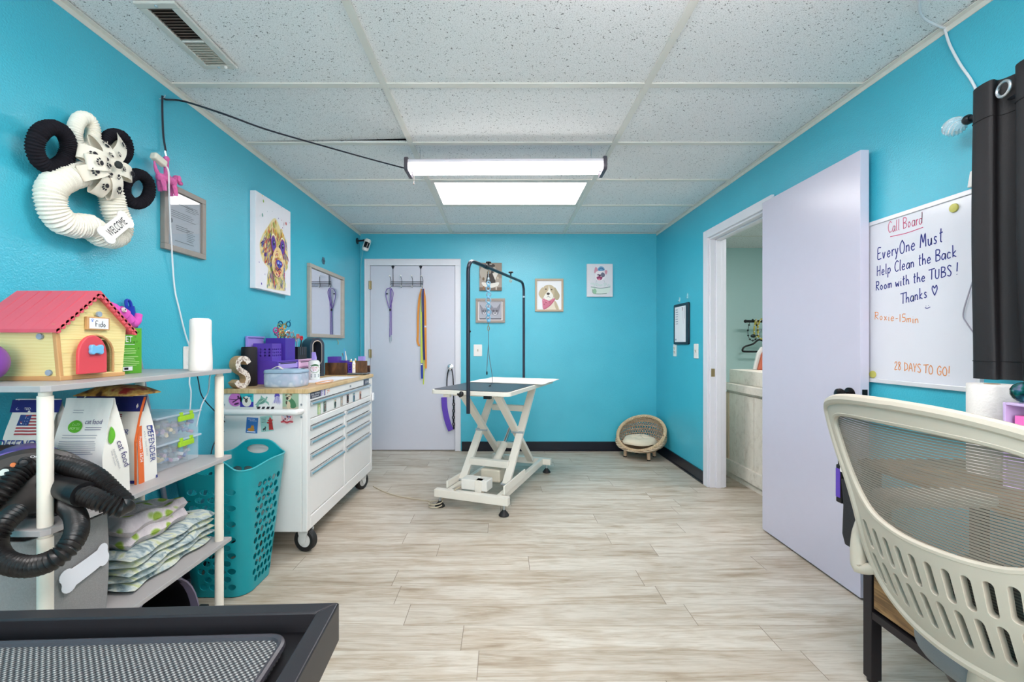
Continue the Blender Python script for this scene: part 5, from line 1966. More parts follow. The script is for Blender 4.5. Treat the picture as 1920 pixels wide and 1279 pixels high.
MG = 'magnets on the end of the tool cart'
o, poly, c, R_, U_, a, w_, h_ = card('magnet', 'round pink magnet with a dark scissors drawing', 429, 737, 454, 762, 0, lambda w, h: ellipse(0, 0, w / 2, h / 2, 28), MG)
backing(o, poly, c, R_, U_, pm(206, 120, 196))
DK = pm(70, 30, 70)
a.ell(w_ * .72, h_ * .72, w_ * .07, h_ * .09, DK).ell(w_ * .85, h_ * .6, w_ * .07, h_ * .08, DK).line([(w_ * .3, h_ * .3), (w_ * .6, h_ * .48), (w_ * .8, h_ * .68)], h_ * .08, DK).line([(w_ * .05, h_ * .55), (w_ * .5, h_ * .5), (w_ * .8, h_ * .56)], h_ * .05, DK).ell(w_ * .6, h_ * .2, w_ * .2, h_ * .07, DK, .3)
a.build('print', o)
o, poly, c, R_, U_, a, w_, h_ = card('magnet', 'square teal magnet with a white bulldog face', 450.5, 738, 475.5, 763, 0, None, MG)
backing(o, poly, c, R_, U_, pm(56, 178, 184))
a.rect(0, 0, w_, h_ * .38, pm(60, 50, 160))
FUR = pm(230, 224, 214)
a.ell(w_ * .5, h_ * .36, w_ * .34, h_ * .34, FUR).ell(w_ * .48, h_ * .60, w_ * .22, h_ * .20, FUR).ell(w_ * .28, h_ * .70, w_ * .07, h_ * .08, pm(120, 90, 80)).ell(w_ * .68, h_ * .70, w_ * .07, h_ * .08, FUR)
a.ell(w_ * .47, h_ * .48, w_ * .11, h_ * .16, pm(90, 84, 80)).ell(w_ * .36, h_ * .63, w_ * .04, h_ * .05, INK).ell(w_ * .58, h_ * .63, w_ * .04, h_ * .05, INK).ell(w_ * .47, h_ * .55, w_ * .06, h_ * .04, INK)
a.line([(w_ * .55, h_ * .86), (w_ * .9, h_ * .86)], h_ * .05, pm(40, 110, 160)).line([(w_ * .6, h_ * .76), (w_ * .9, h_ * .77)], h_ * .05, pm(40, 110, 160))
a.build('print', o)
TG, TG2 = pm(128, 174, 160), pm(92, 140, 128)


def turtle(w, h):
    pts = [(.02, .22), (.14, .30), (.26, .52), (.42, .72), (.46, .95), (.58, .78), (.74, .68), (.82, .86), (.9, .82), (.84, .66), (.80, .52), (.95, .40), (1.0, .14), (.88, .30), (.74, .40), (.58, .28), (.34, .22), (.22, -.02), (.13, .0), (.18, .2)]
    return [((x - .5) * w, (y - .5) * h) for x, y in pts]


o, poly, c, R_, U_, a, w_, h_ = card('magnet', 'green sea turtle shaped magnet', 477, 740, 505, 764, 0, turtle, MG)
backing(o, poly, c, R_, U_, TG)
a.ell(w_ * .5, h_ * .47, w_ * .25, h_ * .17, TG2, .45)
for k in range(9):
    a.ell(w_ * (.32 + .045 * k), h_ * (.36 + .03 * k + .05 * (k % 2)), w_ * .03, h_ * .045, pm(170, 200, 178), .4, 8)
a.build('print', o)


def jelly(w, h):
    pts = [(.0, .12), (.10, .34), (.26, .52), (.22, .66), (.26, .86), (.45, 1.0), (.66, .95), (.80, .80), (.76, .66), (.86, .52), (.94, .30), (.90, .14), (.78, .34), (.74, .02), (.64, .34), (.54, .08), (.44, .36), (.28, .20), (.14, .28)]
    return [((x - .5) * w, (y - .5) * h) for x, y in pts]


o, poly, c, R_, U_, a, w_, h_ = card('magnet', 'violet jellyfish shaped magnet', 511, 736, 528.5, 761, 0, jelly, MG)
backing(o, poly, c, R_, U_, pm(204, 200, 226))
VI = pm(88, 74, 164)
a.blob([(w_ * .24, h_ * .68), (w_ * .30, h_ * .88), (w_ * .5, h_ * .98), (w_ * .72, h_ * .88), (w_ * .78, h_ * .70), (w_ * .5, h_ * .72)], VI)
for k in range(6):
    a.line([(w_ * (.3 + .09 * k), h_ * .7), (w_ * (.25 + .1 * k + .04 * (-1) ** k), h_ * .45), (w_ * (.2 + .12 * k), h_ * .18)], w_ * .035, VI)
a.build('print', o)
o, poly, c, R_, U_, a, w_, h_ = card('magnet', 'square green photo magnet of a dog wrapped in a green blanket', 530, 736.5, 560, 767, 0, None, MG)
backing(o, poly, c, R_, U_, pm(150, 176, 150))
a.rect(0, 0, w_, h_ * .14, pm(186, 176, 156))
a.blob([(w_ * .45, h_ * .70), (w_ * .62, h_ * .62), (w_ * .80, h_ * .40), (w_ * .84, h_ * .12), (w_ * .56, h_ * .06), (w_ * .42, h_ * .36)], pm(70, 120, 84))
a.ell(w_ * .40, h_ * .72, w_ * .14, h_ * .17, pm(206, 190, 160)).ell(w_ * .30, h_ * .66, w_ * .08, h_ * .10, pm(60, 44, 40)).ell(w_ * .38, h_ * .24, w_ * .12, h_ * .24, pm(206, 190, 160)).ell(w_ * .25, h_ * .40, w_ * .05, h_ * .12, pm(70, 54, 46)).ell(w_ * .24, h_ * .86, w_ * .08, h_ * .05, pm(120, 100, 80), .4).ell(w_ * .54, h_ * .88, w_ * .08, h_ * .05, pm(120, 100, 80), -.4)
a.ell(w_ * .38, h_ * .76, w_ * .025, h_ * .03, INK).ell(w_ * .46, h_ * .78, w_ * .025, h_ * .03, INK)
a.build('print', o)
o, poly, c, R_, U_, a, w_, h_ = card('magnet', 'thin black and white striped strip magnet behind the push bar', 480, 762.5, 515, 767, 0, None, MG)
backing(o, poly, c, R_, U_, pm(232, 232, 232))
for k in range(4):
    a.poly([(w_ * (.05 + .25 * k), 0), (w_ * (.2 + .25 * k), 0), (w_ * (.26 + .25 * k), h_), (w_ * (.11 + .25 * k), h_)], INK)
a.build('print', o)
o, poly, c, R_, U_, a, w_, h_ = card('magnet', 'blue card magnet with an orange cat lying down', 462, 783, 483.5, 812, -.07, None, MG)
backing(o, poly, c, R_, U_, pm(58, 118, 186))
CATO = pm(206, 140, 52)
a.text("DON'T STOP", w_ * .12, h_ * .86, PAPER, h=h_ * .06, width=w_ * .6).text('RETRIEVIN', w_ * .3, h_ * .76, PAPER, h=h_ * .06, width=w_ * .6)
a.ell(w_ * .45, h_ * .22, w_ * .32, h_ * .10, CATO).ell(w_ * .56, h_ * .36, w_ * .15, h_ * .12, CATO).poly([(w_ * .46, h_ * .44), (w_ * .50, h_ * .56), (w_ * .56, h_ * .46)], CATO).poly([(w_ * .58, h_ * .46), (w_ * .64, h_ * .55), (w_ * .68, h_ * .42)], CATO).rect(w_ * .1, h_ * .06, w_ * .85, h_ * .11, PAPER)
a.build('print', o)
o, poly, c, R_, U_, a, w_, h_ = card('magnet', 'pale green card magnet with a red fire hydrant and small black dog', 489, 780, 512, 809, .10, None, MG)
backing(o, poly, c, R_, U_, pm(160, 204, 196))
HY = pm(186, 54, 52)
a.poly([(w_ * .62, h_ * .08), (w_ * 1.02, h_ * .08), (w_ * .98, h_ * .16), (w_ * .95, h_ * .7), (w_ * .82, h_ * .95), (w_ * .68, h_ * .7), (w_ * .64, h_ * .16)], HY)
a.ell(w_ * .60, h_ * .56, w_ * .09, h_ * .05, HY).ell(w_ * .82, h_ * .70, w_ * .24, h_ * .05, HY).line([(w_ * .62, h_ * .5), (w_ * .98, h_ * .5)], h_ * .02, pm(130, 36, 40))
a.ell(w_ * .26, h_ * .18, w_ * .13, h_ * .05, INK, .2).ell(w_ * .36, h_ * .28, w_ * .06, h_ * .05, INK).rect(w_ * .17, h_ * .06, w_ * .21, h_ * .17, INK).rect(w_ * .32, h_ * .06, w_ * .36, h_ * .2, INK)
a.lines(w_ * .1, w_ * .55, h_ * .88, 4, h_ * .09, h_ * .03, pm(90, 120, 120), .3)
a.build('print', o)


def crest(w, h):
    pts = [(.0, .2), (.12, .34), (.05, .75), (.2, .95), (.8, .98), (.95, .75), (.9, .34), (1.0, .2), (.8, .12), (.5, .0), (.2, .12)]
    return [((x - .5) * w, (y - .5) * h) for x, y in pts]


o, poly, c, R_, U_, a, w_, h_ = card('magnet', 'pink and red crest shaped magnet below the push bar', 526, 774, 551, 796, 0, crest, MG)
backing(o, poly, c, R_, U_, pm(226, 190, 194))
random.seed(3)
for k in range(12):
    a.ell(w_ * random.uniform(.2, .85), h_ * random.uniform(.35, .9), w_ * .07, h_ * .08, random.choice([pm(190, 60, 72), pm(90, 110, 160), pm(150, 190, 210), pm(110, 60, 80), PAPER]), 0, 9)
a.line([(w_ * .05, h_ * .22), (w_ * .3, h_ * .26), (w_ * .5, h_ * .18), (w_ * .7, h_ * .26), (w_ * .95, h_ * .22)], h_ * .14, pm(196, 70, 80))
a.build('print', o)

# ---- photo strips and stickers on the drawer fronts
PX = KX1 - .0036


def strip(name, label, u, v0, v1, wd, cols_, cat='magnet', X=PX, group='photo strip magnets on the wide drawer', lift=0.0):
    p0, p1 = sidewall(u, v1, X), sidewall(u, v0, X)
    y, z0, z1 = p0.y, p0.z, p1.z
    o = thing(name, label, cat, (X, y, z0), 0, group)
    G().ext(X, X + .0014, y - wd / 2, y + wd / 2, z0, z1).build('magnet_sheet', cols_[0], o, smooth=0)
    return o, Art((X + .0014, y - wd / 2, z0), YH, ZH, .0003), wd, z1 - z0


SK = pm(206, 170, 150)
labs = ['green tinted photo strip magnet nearest the cart corner', 'dark teal photo strip magnet, second from the near end of the drawer', 'pale photo strip magnet with a standing dark figure in white', 'grey-brown photo strip magnet in the middle of the drawer', 'black silhouette photo strip magnet on the wide drawer', 'blue photo strip magnet near the far end of the drawer', 'reddish brown photo strip magnet at the far end of the drawer']
us = [(598, 757, 777), (609, 752, 772), (628, 748, 765), (640.5, 743.5, 761), (651.8, 740, 755.5), (663.5, 737, 753), (675.5, 734, 748)]
c1 = [pm(140, 176, 120), pm(60, 110, 104), pm(190, 206, 196), pm(160, 160, 150), pm(60, 58, 66), pm(110, 146, 170), pm(190, 140, 124)]
c2 = [pm(206, 214, 170), pm(120, 100, 96), pm(40, 60, 60), pm(206, 190, 176), pm(28, 26, 32), pm(60, 84, 110), pm(120, 84, 80)]
for k, (u, v0, v1) in enumerate(us):
    o, a, w_, h_ = strip('photo_magnet', labs[k], u, v0, v1, .040, [c1[k]])
    a.ell(w_ * .5, h_ * .8, w_ * .22, h_ * .10, SK if k != 4 else c2[k]).ell(w_ * .5, h_ * .45, w_ * .34, h_ * .28, c2[k]).rect(w_ * .25, 0, w_ * .45, h_ * .3, c2[k]).rect(w_ * .55, 0, w_ * .75, h_ * .3, c2[k])
    for q in range(5):
        a.ell(w_ * random.uniform(.1, .9), h_ * random.uniform(.1, .9), w_ * .12, h_ * .05, c1[(k + 2) % 7], 0, 8)
    a.build('print', o)
LXX = KX1 - .0008
o, a, w_, h_ = strip('name_plate', 'dark blue plate with white capital lettering on the cart lid panel', 591.5, 734.5, 745.5, .145, [pm(44, 50, 72)], 'sticker', LXX, 'stickers on the cart lid panel')
a.text('DULL MOMENT', w_ * .07, h_ * .54, PAPER, h=h_ * .30, width=w_ * .84).text('GROOMING', w_ * .12, h_ * .14, PAPER, h=h_ * .28, width=w_ * .7)
a.build('lettering', o)
o, a, w_, h_ = strip('bookmark_sticker', 'slim violet sticker beside the dark blue plate on the lid panel', 603, 730.5, 742.5, .026, [pm(214, 208, 226)], 'sticker', LXX, 'stickers on the cart lid panel')
for q in range(5):
    a.ell(w_ * (.4 + .2 * (q % 2)), h_ * (.15 + .17 * q), w_ * .28, h_ * .09, pm(110, 96, 166), .4, 8)
a.build('print', o)
o, a, w_, h_ = strip('bookmark_sticker', 'slim blue and red sticker second from the dark blue plate', 608.5, 728.5, 741, .024, [pm(120, 136, 190)], 'sticker', LXX, 'stickers on the cart lid panel')
a.rect(w_ * .7, 0, w_ * .95, h_, pm(190, 110, 120)).rect(w_ * .15, h_ * .1, w_ * .4, h_ * .9, pm(170, 180, 214))
a.build('print', o)
o, a, w_, h_ = strip('flower_sticker', 'small orange floral sticker on the lid panel', 615.5, 728.5, 737.5, .045, [CART], 'sticker', LXX, 'stickers on the cart lid panel')
for q in range(9):
    a.ell(w_ * random.uniform(.1, .9), h_ * random.uniform(.1, .9), w_ * .12, h_ * .12, random.choice([pm(220, 140, 110), pm(226, 170, 140), pm(190, 120, 110)]), 0, 8)
a.build('print', o)
o, a, w_, h_ = strip('lettered_badge', 'grey lettered badge at the far end of the lid panel', 686.5, 711, 721, .135, [pm(96, 106, 122)], 'badge', LXX, 'stickers on the cart lid panel')
a.rect(w_ * .04, h_ * .1, w_ * .2, h_ * .9, pm(52, 58, 74)).text('US GENERAL', w_ * .26, h_ * .30, PAPER, h=h_ * .38, width=w_ * .7)
a.build('lettering', o)

# ================================================================== THINGS ON THE CART
TZ = KZT
# cork letter S
ln = Vector((.93, -.37, 0)).normalized()
lr = Vector((.37, .93, 0)).normalized()
so = Vector((-1.487, 2.525, TZ))
r = thing('letter_s', 'freestanding cork letter S with a speckled front on the cart', 'decorative letter', so)
CORK = mat('cork', S(190, 152, 112), .85, var=.15, nscale=80)
SPEC, t, b, tc = base('speckled_terrazzo', .6)
vo = nd(t, 'ShaderNodeTexVoronoi', Scale=150.0)
t.links.new(tc.outputs['Object'], vo.inputs['Vector'])
sepc = nd(t, 'ShaderNodeSeparateColor')
t.links.new(vo.outputs['Color'], sepc.inputs[0])
t.links.new(ramp(t, sepc.outputs[0], [(.2, S(150, 128, 116)), (.34, S(222, 210, 198)), (.9, S(236, 228, 220))]), b.inputs['Base Color'])
cl = [(.046, .138), (.030, .158), (.0, .166), (-.028, .154), (-.036, .130), (-.022, .106), (.004, .092), (.030, .076), (.040, .050), (.028, .024), (.0, .014), (-.030, .022), (-.047, .042)]
cc = [(p.x * .84, p.y) for p in spl([(x, y, 0) for x, y in cl], 5)]
L_, R_2 = [], []
for i in range(len(cc)):
    a_, b_ = cc[max(0, i - 1)], cc[min(len(cc) - 1, i + 1)]
    dx, dy = b_[0] - a_[0], b_[1] - a_[1]
    l_ = math.hypot(dx, dy)
    L_.append((cc[i][0] - dy / l_ * .0145, max(0.0, cc[i][1] + dx / l_ * .0145)))
    R_2.append((cc[i][0] + dy / l_ * .0145, max(0.0, cc[i][1] - dx / l_ * .0145)))
n_ = len(cc)


def spt(p, h):
    return so + lr * p[0] + ZH * p[1] + ln * h


g = G()
vs = [spt(p, 0) for p in L_] + [spt(p, 0) for p in R_2] + [spt(p, .05) for p in L_] + [spt(p, .05) for p in R_2]
fs = []
for i in range(n_ - 1):
    fs += [(i, i + 1, n_ + i + 1, n_ + i), (i, 2 * n_ + i, 2 * n_ + i + 1, i + 1), (n_ + i + 1, 3 * n_ + i + 1, 3 * n_ + i, n_ + i), (2 * n_ + i, 3 * n_ + i, 3 * n_ + i + 1, 2 * n_ + i + 1)]
fs += [(0, n_, 3 * n_, 2 * n_), (n_ - 1, 3 * n_ - 1, 4 * n_ - 1, 2 * n_ - 1)]
g.add(vs, fs).build('letter_body', CORK, r, smooth=40)
g = G().add([spt(p, .0506) for p in L_] + [spt(p, .0506) for p in R_2], [(n_ + i, n_ + i + 1, i + 1, i) for i in range(n_ - 1)])
g.build('speckled_face', SPEC, r, smooth=0)
# black cylinder
c = Vector((-1.488, 2.655, TZ))
r = thing('smart_speaker', 'tall black cylindrical speaker behind the cork letter S', 'speaker', c)
G().lathe([(.0, 0), (.040, 0), (.0425, .004), (.0425, .222), (.0405, .228), (.0, .228)], c, 32).build('body', mat('black_speaker_cloth', S(30, 24, 28), .6, var=.1, bump=.3, bscale=600), r)
G().lathe([(.036, .2275), (.036, .2295), (.030, .2295), (.030, .2275)], c, 32).build('top_ring', BLACK, r)
# purple and pink drawer chests
def chest(name, label, x0, x1, y0, y1, h, m, mf):
    r = thing(name, label, 'drawer chest', ((x0 + x1) / 2, (y0 + y1) / 2, TZ), group='plastic mini drawer chests on the cart')
    g = G().ext(x0, x1 - .012, y0, y1, TZ, TZ + h)
    g.ext(x1 - .012, x1, y0, y0 + .008, TZ, TZ + h).ext(x1 - .012, x1, y1 - .008, y1, TZ, TZ + h).ext(x1 - .012, x1, y0 + .008, y1 - .008, TZ + h - .008, TZ + h)
    g.build('case', m, r, smooth=0, bevel=.002)
    n = 3
    for k in range(n):
        z0 = TZ + .002 + k * (h - .012) / n
        d = G().ext(x1 - .011, x1 - .001, y0 + .010, y1 - .010, z0 + .003, z0 + (h - .012) / n - .004).build('drawer', mf, r, smooth=0, bevel=.002)
        G().ext(x1 - .0012, x1 - .0004, y0 + .03, y1 - .03, z0 + (h - .012) / n - .011, z0 + (h - .012) / n - .0055).build('finger_slot', GAP, d, smooth=0)
    return r


chest('drawer_chest', 'purple plastic mini drawer chest behind the zip pouch', -1.525, -1.364, 2.748, 3.022, .142, PURPLE, LILAC)
chest('drawer_chest', 'pale pink plastic mini drawer chest beside the spray bottle', -1.525, -1.364, 3.028, 3.25, .142, PINKP, PINKP)
# purple perforated box
def openbox(name, label, x0, x1, y0, y1, z0, z1, m, holes=False, th=.004, group=None, cat='holder'):
    r = thing(name, label, cat, ((x0 + x1) / 2, (y0 + y1) / 2, z0), group=group)
    g = G().ext(x0, x1, y0, y1, z0, z0 + .004)

    def grid(w_, h_):
        if not holes:
            return []
        hs = []
        nx = int(w_ / .022)
        for i in range(nx):
            for j in range(3):
                hs.append(ellipse((i + .5) * w_ / nx, h_ * .28 + j * .019, .0068, .0068, 12))
        return hs
    hh = z1 - z0 - .004
    for (wd, fn) in ((y1 - y0, lambda a_, b_, h: Vector((x1 - th + h, y0 + a_, z0 + .004 + b_))), (y1 - y0, lambda a_, b_, h: Vector((x0 + th - h, y1 - a_, z0 + .004 + b_))),
                     (x1 - x0 - 2 * th, lambda a_, b_, h: Vector((x0 + th + a_, y0 + th - h, z0 + .004 + b_))), (x1 - x0 - 2 * th, lambda a_, b_, h: Vector((x1 - th - a_, y1 - th + h, z0 + .004 + b_)))):
        g.sheet([(0, 0), (wd, 0), (wd, hh), (0, hh)], grid(wd, hh), .04, fn, th)
    g.build('box_walls', m, r, smooth=0)
    return r


CT = TZ + .142
openbox('mesh_caddy', 'purple caddy with rows of round holes on the purple drawer chest', -1.520, -1.405, 2.755, 2.872, CT, CT + .108, PURPLE, True, cat='caddy')
openbox('scissors_holder', 'deep purple open box holding grooming scissors by the mirror', -1.512, -1.386, 2.885, 3.02, CT, CT + .142, DPURPLE, cat='holder')
r = thing('tray_lid', 'lilac shallow tray standing against the wall behind the purple caddy', 'tray', (-1.533, 2.8, CT))
G().ext(-1.5375, -1.532, 2.70, 2.90, CT, CT + .152).build('panel', LILAC, r, smooth=0, bevel=.002)
g = G().ext(-1.532, -1.5235, 2.70, 2.708, CT, CT + .152).ext(-1.532, -1.5235, 2.708, 2.90, CT + .144, CT + .152)
g.build('lip', LILAC, r, smooth=0)


# grooming scissors: two ring handles, shanks, blades
def scissors(label, base_, lean, spread, size, m1, m2, yaw, grp):
    size *= 1.12
    b0 = Vector(base_)
    r = thing('scissors', label, 'scissors', b0, 0, grp)
    R_ = rz(yaw)
    up = (R_ @ Vector((lean, 0, 1))).normalized()
    sd = R_ @ Vector((0, 1, 0))
    piv = b0 + up * .075 * size / .16
    for s, m in ((-1, m1), (1, m2)):
        top = piv + up * (.055 * size / .16) + sd * s * spread
        g = G().tube([b0 + sd * -s * .002, piv + up.cross(sd) * s * .0015, piv + up * .03 * size / .16 + sd * s * spread * .35, top], [.0022, .003, .0028, .0028], 6, k=3)
        ring = [top + up * (.018 + .017 * math.sin(a_)) + sd * (s * .008 + .0155 * math.cos(a_)) for a_ in (2 * PI * i / 16 for i in range(16))]
        g.tube(ring, .0042, 8, True)
        if s > 0:
            g.tube([top + up * .030 + sd * s * .012, top + up * .040 + sd * s * .018, top + up * .048 + sd * s * .024], .0022, 6, k=2)
        g.build('blade_handle', m, r)
    G().cyl(piv - up.cross(sd) * .005, piv + up.cross(sd) * .005, .0045, n=10).build('pivot', BRASS, r)
    return r


SG = 'grooming scissors in the purple holder'
IRID = mat('teal_titanium', S(44, 116, 150), .25, metal=.8, var=.3, nscale=25)
PINKM = mat('pink_titanium', S(214, 70, 140), .3, metal=.6, var=.2)
ORM = mat('orange_titanium', S(224, 132, 80), .3, metal=.6, var=.2)
GOLDM = mat('gold_metal', S(190, 160, 90), .3, metal=.8, var=.2)
GRNM = mat('sage_metal', S(130, 160, 120), .35, metal=.6, var=.25)
SILM = mat('silver_multicolour', S(190, 190, 196), .25, metal=.9, var=.2)
zz0 = CT + .006
for lab, (x, y), le, sp_, sz, ma, mb, yw in (
        ('pink and orange handled scissors leaning at the near side of the purple holder', (-1.445, 2.91), .02, .011, .185, PINKM, ORM, -.5),
        ('pale green handled scissors standing tallest among the gold pairs', (-1.45, 2.955), .05, .010, .215, GRNM, GOLDM, -.4),
        ('gold handled scissors low in the middle of the purple holder', (-1.425, 2.95), .06, .012, .165, GOLDM, SILM, -.6),
        ('silver handled scissors behind the gold pair in the purple holder', (-1.475, 2.985), .02, .012, .170, SILM, IRID, -.5),
        ('orange and silver handled scissors at the front of the holder', (-1.41, 2.985), .04, .010, .155, ORM, SILM, -.4),
        ('teal blue scissors with open rings standing highest at the right of the holder', (-1.45, 3.0), .02, .022, .235, IRID, IRID, -.45)):
    scissors(lab, (x, y, zz0), le, sp_, sz, ma, mb, yw, SG)
# black holder with slim brushes on the pink chest
r = openbox('tool_cup', 'black open cup of slim grooming tools on the pale pink chest', -1.50, -1.385, 3.06, 3.20, CT, CT + .085, BLACK, cat='holder')
for k in (1, 2, 3):
    G().ext(-1.3855, -1.383, 3.06 + k * .035 - .003, 3.06 + k * .035 + .003, CT + .03, CT + .085).build('front_rib', mat('grey_rib', S(80, 82, 96), .4), r, smooth=0)
TG_ = 'slim grooming tools in the black cup'
for k, (lab, y, hue, hd) in enumerate((
        ('slim tool with a dark leaf green head at the near end of the black cup', 3.072, INK, pm(92, 120, 84)),
        ('slim tool with an olive head, second in the black cup', 3.10, mat('white_handle', S(226, 228, 232), .4), pm(150, 140, 90)),
        ('slim tool with a coral head in the middle of the black cup', 3.128, mat('blue_handle', S(120, 170, 210), .4), pm(206, 110, 100)),
        ('slim tool with a pale head and white handle in the black cup', 3.152, WPLAST, pm(216, 206, 206)),
        ('slim tool with a bright red head at the far end of the black cup', 3.183, INK, pm(196, 40, 60)))):
    b0 = Vector((-1.43 - .015 * (k % 2), y, CT + .006))
    tp = b0 + Vector((.012, random.uniform(-.006, .012), .115 + .012 * (k % 3)))
    o = thing('grooming_tool', lab, 'tool', b0, 0, TG_)
    G().tube([b0, b0.lerp(tp, .5), tp], [.0045, .0055, .004], 8, k=3).build('handle', hue, o)
    g = G()
    for s in (-1, 1):
        g.tube([tp + Vector((0, s * .010 + .010 * math.cos(a_), .014 + .013 * math.sin(a_))) for a_ in (2 * PI * i / 12 for i in range(12))], .0036, 6, True)
    g.ell(tp + Vector((0, 0, .006)), (.006, .012, .010), 8)
    g.build('head', hd, o)
# zip pouch
px0, px1, py0, py1 = -1.362, -1.148, 2.545, 2.715
r = thing('zip_pouch', 'pale blue patterned zip pouch at the front corner of the cart', 'pouch', ((px0 + px1) / 2, (py0 + py1) / 2, TZ))
POU, t, b, tc = base('cloud_print_fabric', .55)
vo = nd(t, 'ShaderNodeTexVoronoi', Scale=26.0, feature='SMOOTH_F1')
t.links.new(tc.outputs['Object'], vo.inputs['Vector'])
n = nd(t, 'ShaderNodeTexNoise', Scale=16.0, Detail=4.0)
t.links.new(tc.outputs['Object'], n.inputs['Vector'])
ml = nd(t, 'ShaderNodeMath', operation='MULTIPLY')
t.links.new(vo.outputs['Distance'], ml.inputs[0])
t.links.new(n.outputs['Fac'], ml.inputs[1])
t.links.new(ramp(t, ml.outputs[0], [(.10, S(206, 214, 226)), (.2, S(166, 184, 206)), (.34, S(186, 192, 214)), (.5, S(214, 206, 222))]), b.inputs['Base Color'])
rr = roundrect(px1 - px0, py1 - py0, .045, 7, (px0 + px1) / 2, (py0 + py1) / 2)
n_ = len(rr)
g = G()
cx, cy = (px0 + px1) / 2, (py0 + py1) / 2
lev = [(.94, 0), (.985, .006), (1.0, .02), (1.0, .070), (.985, .078)]
rows = [[Vector((cx + (x - cx) * s, cy + (y - cy) * s, TZ + z)) for x, y in rr] for s, z in lev]
g.add([p for q in rows for p in q], [(i * n_ + j, i * n_ + (j + 1) % n_, (i + 1) * n_ + (j + 1) % n_, (i + 1) * n_ + j) for i in range(len(lev) - 1) for j in range(n_)] + [tuple(range(n_ - 1, -1, -1)), tuple(range((len(lev) - 1) * n_, len(lev) * n_))])
g.build('pouch_body', POU, r, smooth=60)
PB = mat('pouch_blue_grey', S(156, 180, 200), .5, var=.05)
g = G()
lev = [(1.0, .0785), (1.008, .084), (1.008, .092), (.97, .098), (.6, .102), (.02, .103)]
rows = [[Vector((cx + (x - cx) * s, cy + (y - cy) * s, TZ + z)) for x, y in rr] for s, z in lev]
g.add([p for q in rows for p in q], [(i * n_ + j, i * n_ + (j + 1) % n_, (i + 1) * n_ + (j + 1) % n_, (i + 1) * n_ + j) for i in range(len(lev) - 1) for j in range(n_)] + [tuple(range(n_ - 1, -1, -1)), tuple(range((len(lev) - 1) * n_, len(lev) * n_))])
g.build('pouch_lid', PB, r, smooth=60)
G().tube([Vector((cx + (x - cx) * 1.006, cy + (y - cy) * 1.006, TZ + .0815)) for x, y in rr], .0022, 6, True).build('zipper', mat('zip_grey', S(120, 140, 165), .4), r)
G().band(spl([(px0 + .05, py0 + .03, TZ + .1025), (px0 + .08, py0 + .035, TZ + .118), (px0 + .11, py0 + .032, TZ + .102)], 5), (0, .022, 0), .003).build('handle_strap', mat('cream_strap', S(214, 204, 198), .6), r)
# spray bottle
c = Vector((-1.300, 3.12, TZ))
r = thing('spray_bottle', 'white round spray bottle with a red and green label and lilac cap', 'bottle', c)
G().lathe([(.0, 0), (.034, 0), (.037, .004), (.037, .118), (.032, .130), (.018, .136), (.0, .137)], c, 28).build('bottle_body', mat('bottle_white', S(226, 230, 226), .35, var=.02), r)
G().prism([(-.016, 0), (.018, 0), (.020, .012), (.008, .034), (-.004, .055), (-.012, .05)], lambda x, y, h: c + Vector((h, x, .137 + y)), -.012, .012).build('trigger_cap', LILAC, r, bevel=.002)


def cylab(fn_shapes, rad, c, ang0):
    a = Art(*FLAT)
    fn_shapes(a)
    return wrap(a, lambda p: Vector((c.x + (rad + .0006 + p.z * .5) * math.cos(ang0 + p.x / rad), c.y + (rad + .0006 + p.z * .5) * math.sin(ang0 + p.x / rad), c.z + p.y)))


def lab(a):
    a.rect(-.05, .018, .05, .040, pm(70, 104, 112)).text('PET SPRAY', 0, .023, PAPER, h=.011, width=.05, center=True)
    a.ell(0, .075, .033, .026, pm(120, 150, 110)).ell(0, .075, .030, .023, PAPER)
    a.text('UDDERLY', 0, .078, pm(200, 70, 84), h=.012, width=.046, center=True).text('SOFT', 0, .062, pm(200, 70, 84), h=.011, width=.03, center=True)
    a.blob([(-.03, .100), (0, .108), (.03, .100), (.015, .096), (-.015, .096)], pm(60, 110, 70))


cylab(lab, .037, c, -1.02).build('label', None, r, smooth=0)
# loose papers and a tan strap
random.seed(9)
for k, (x, y, an, lb) in enumerate(((-1.215, 3.0, .08, 'white paper sheet lying on the cart before the drawer chests'), (-1.185, 3.24, -.12, 'white paper sheet overlapping toward the far end of the cart'))):
    Rk = rz(an)
    o = G().prism([(-.105, -.14), (.105, -.14), (.105, .14), (-.105, .14)], lambda a_, b_, h: Vector((x, y, 0)) + Rk @ Vector((a_, b_, TZ + .0004 + k * .0016 + h)), 0, .0012)
    tag(o.build('paper_sheet', PAPER, smooth=0), lb, 'paper', 'papers on the cart')
TANS = mat('tan_leather', S(222, 176, 142), .6, var=.06)
tag(G().tube([Vector((-1.16, 2.80, TZ + .004)), Vector((-1.135, 2.86, TZ + .010)), Vector((-1.10, 2.93, TZ + .012)), Vector((-1.085, 2.87, TZ + .008)), Vector((-1.10, 2.79, TZ + .004)), Vector((-1.13, 2.74, TZ + .004))], .0036, 6, k=5).build('strap_loop', TANS), 'tan cord loop lying near the front edge of the cart', 'strap')
# dark grey arch fan heater
hn = Vector((.78, -.62, 0)).normalized()
hr = Vector((.62, .78, 0)).normalized()
ho = Vector((-1.455, 3.475, TZ))
r = thing('fan_heater', 'dark slate bladeless fan heater with an oval opening', 'heater', ho)
SLATE = mat('slate_plastic', S(58, 66, 80), .35, var=.05)


def hp(x, y, h):
    return ho + hr * x + ZH * y + hn * h


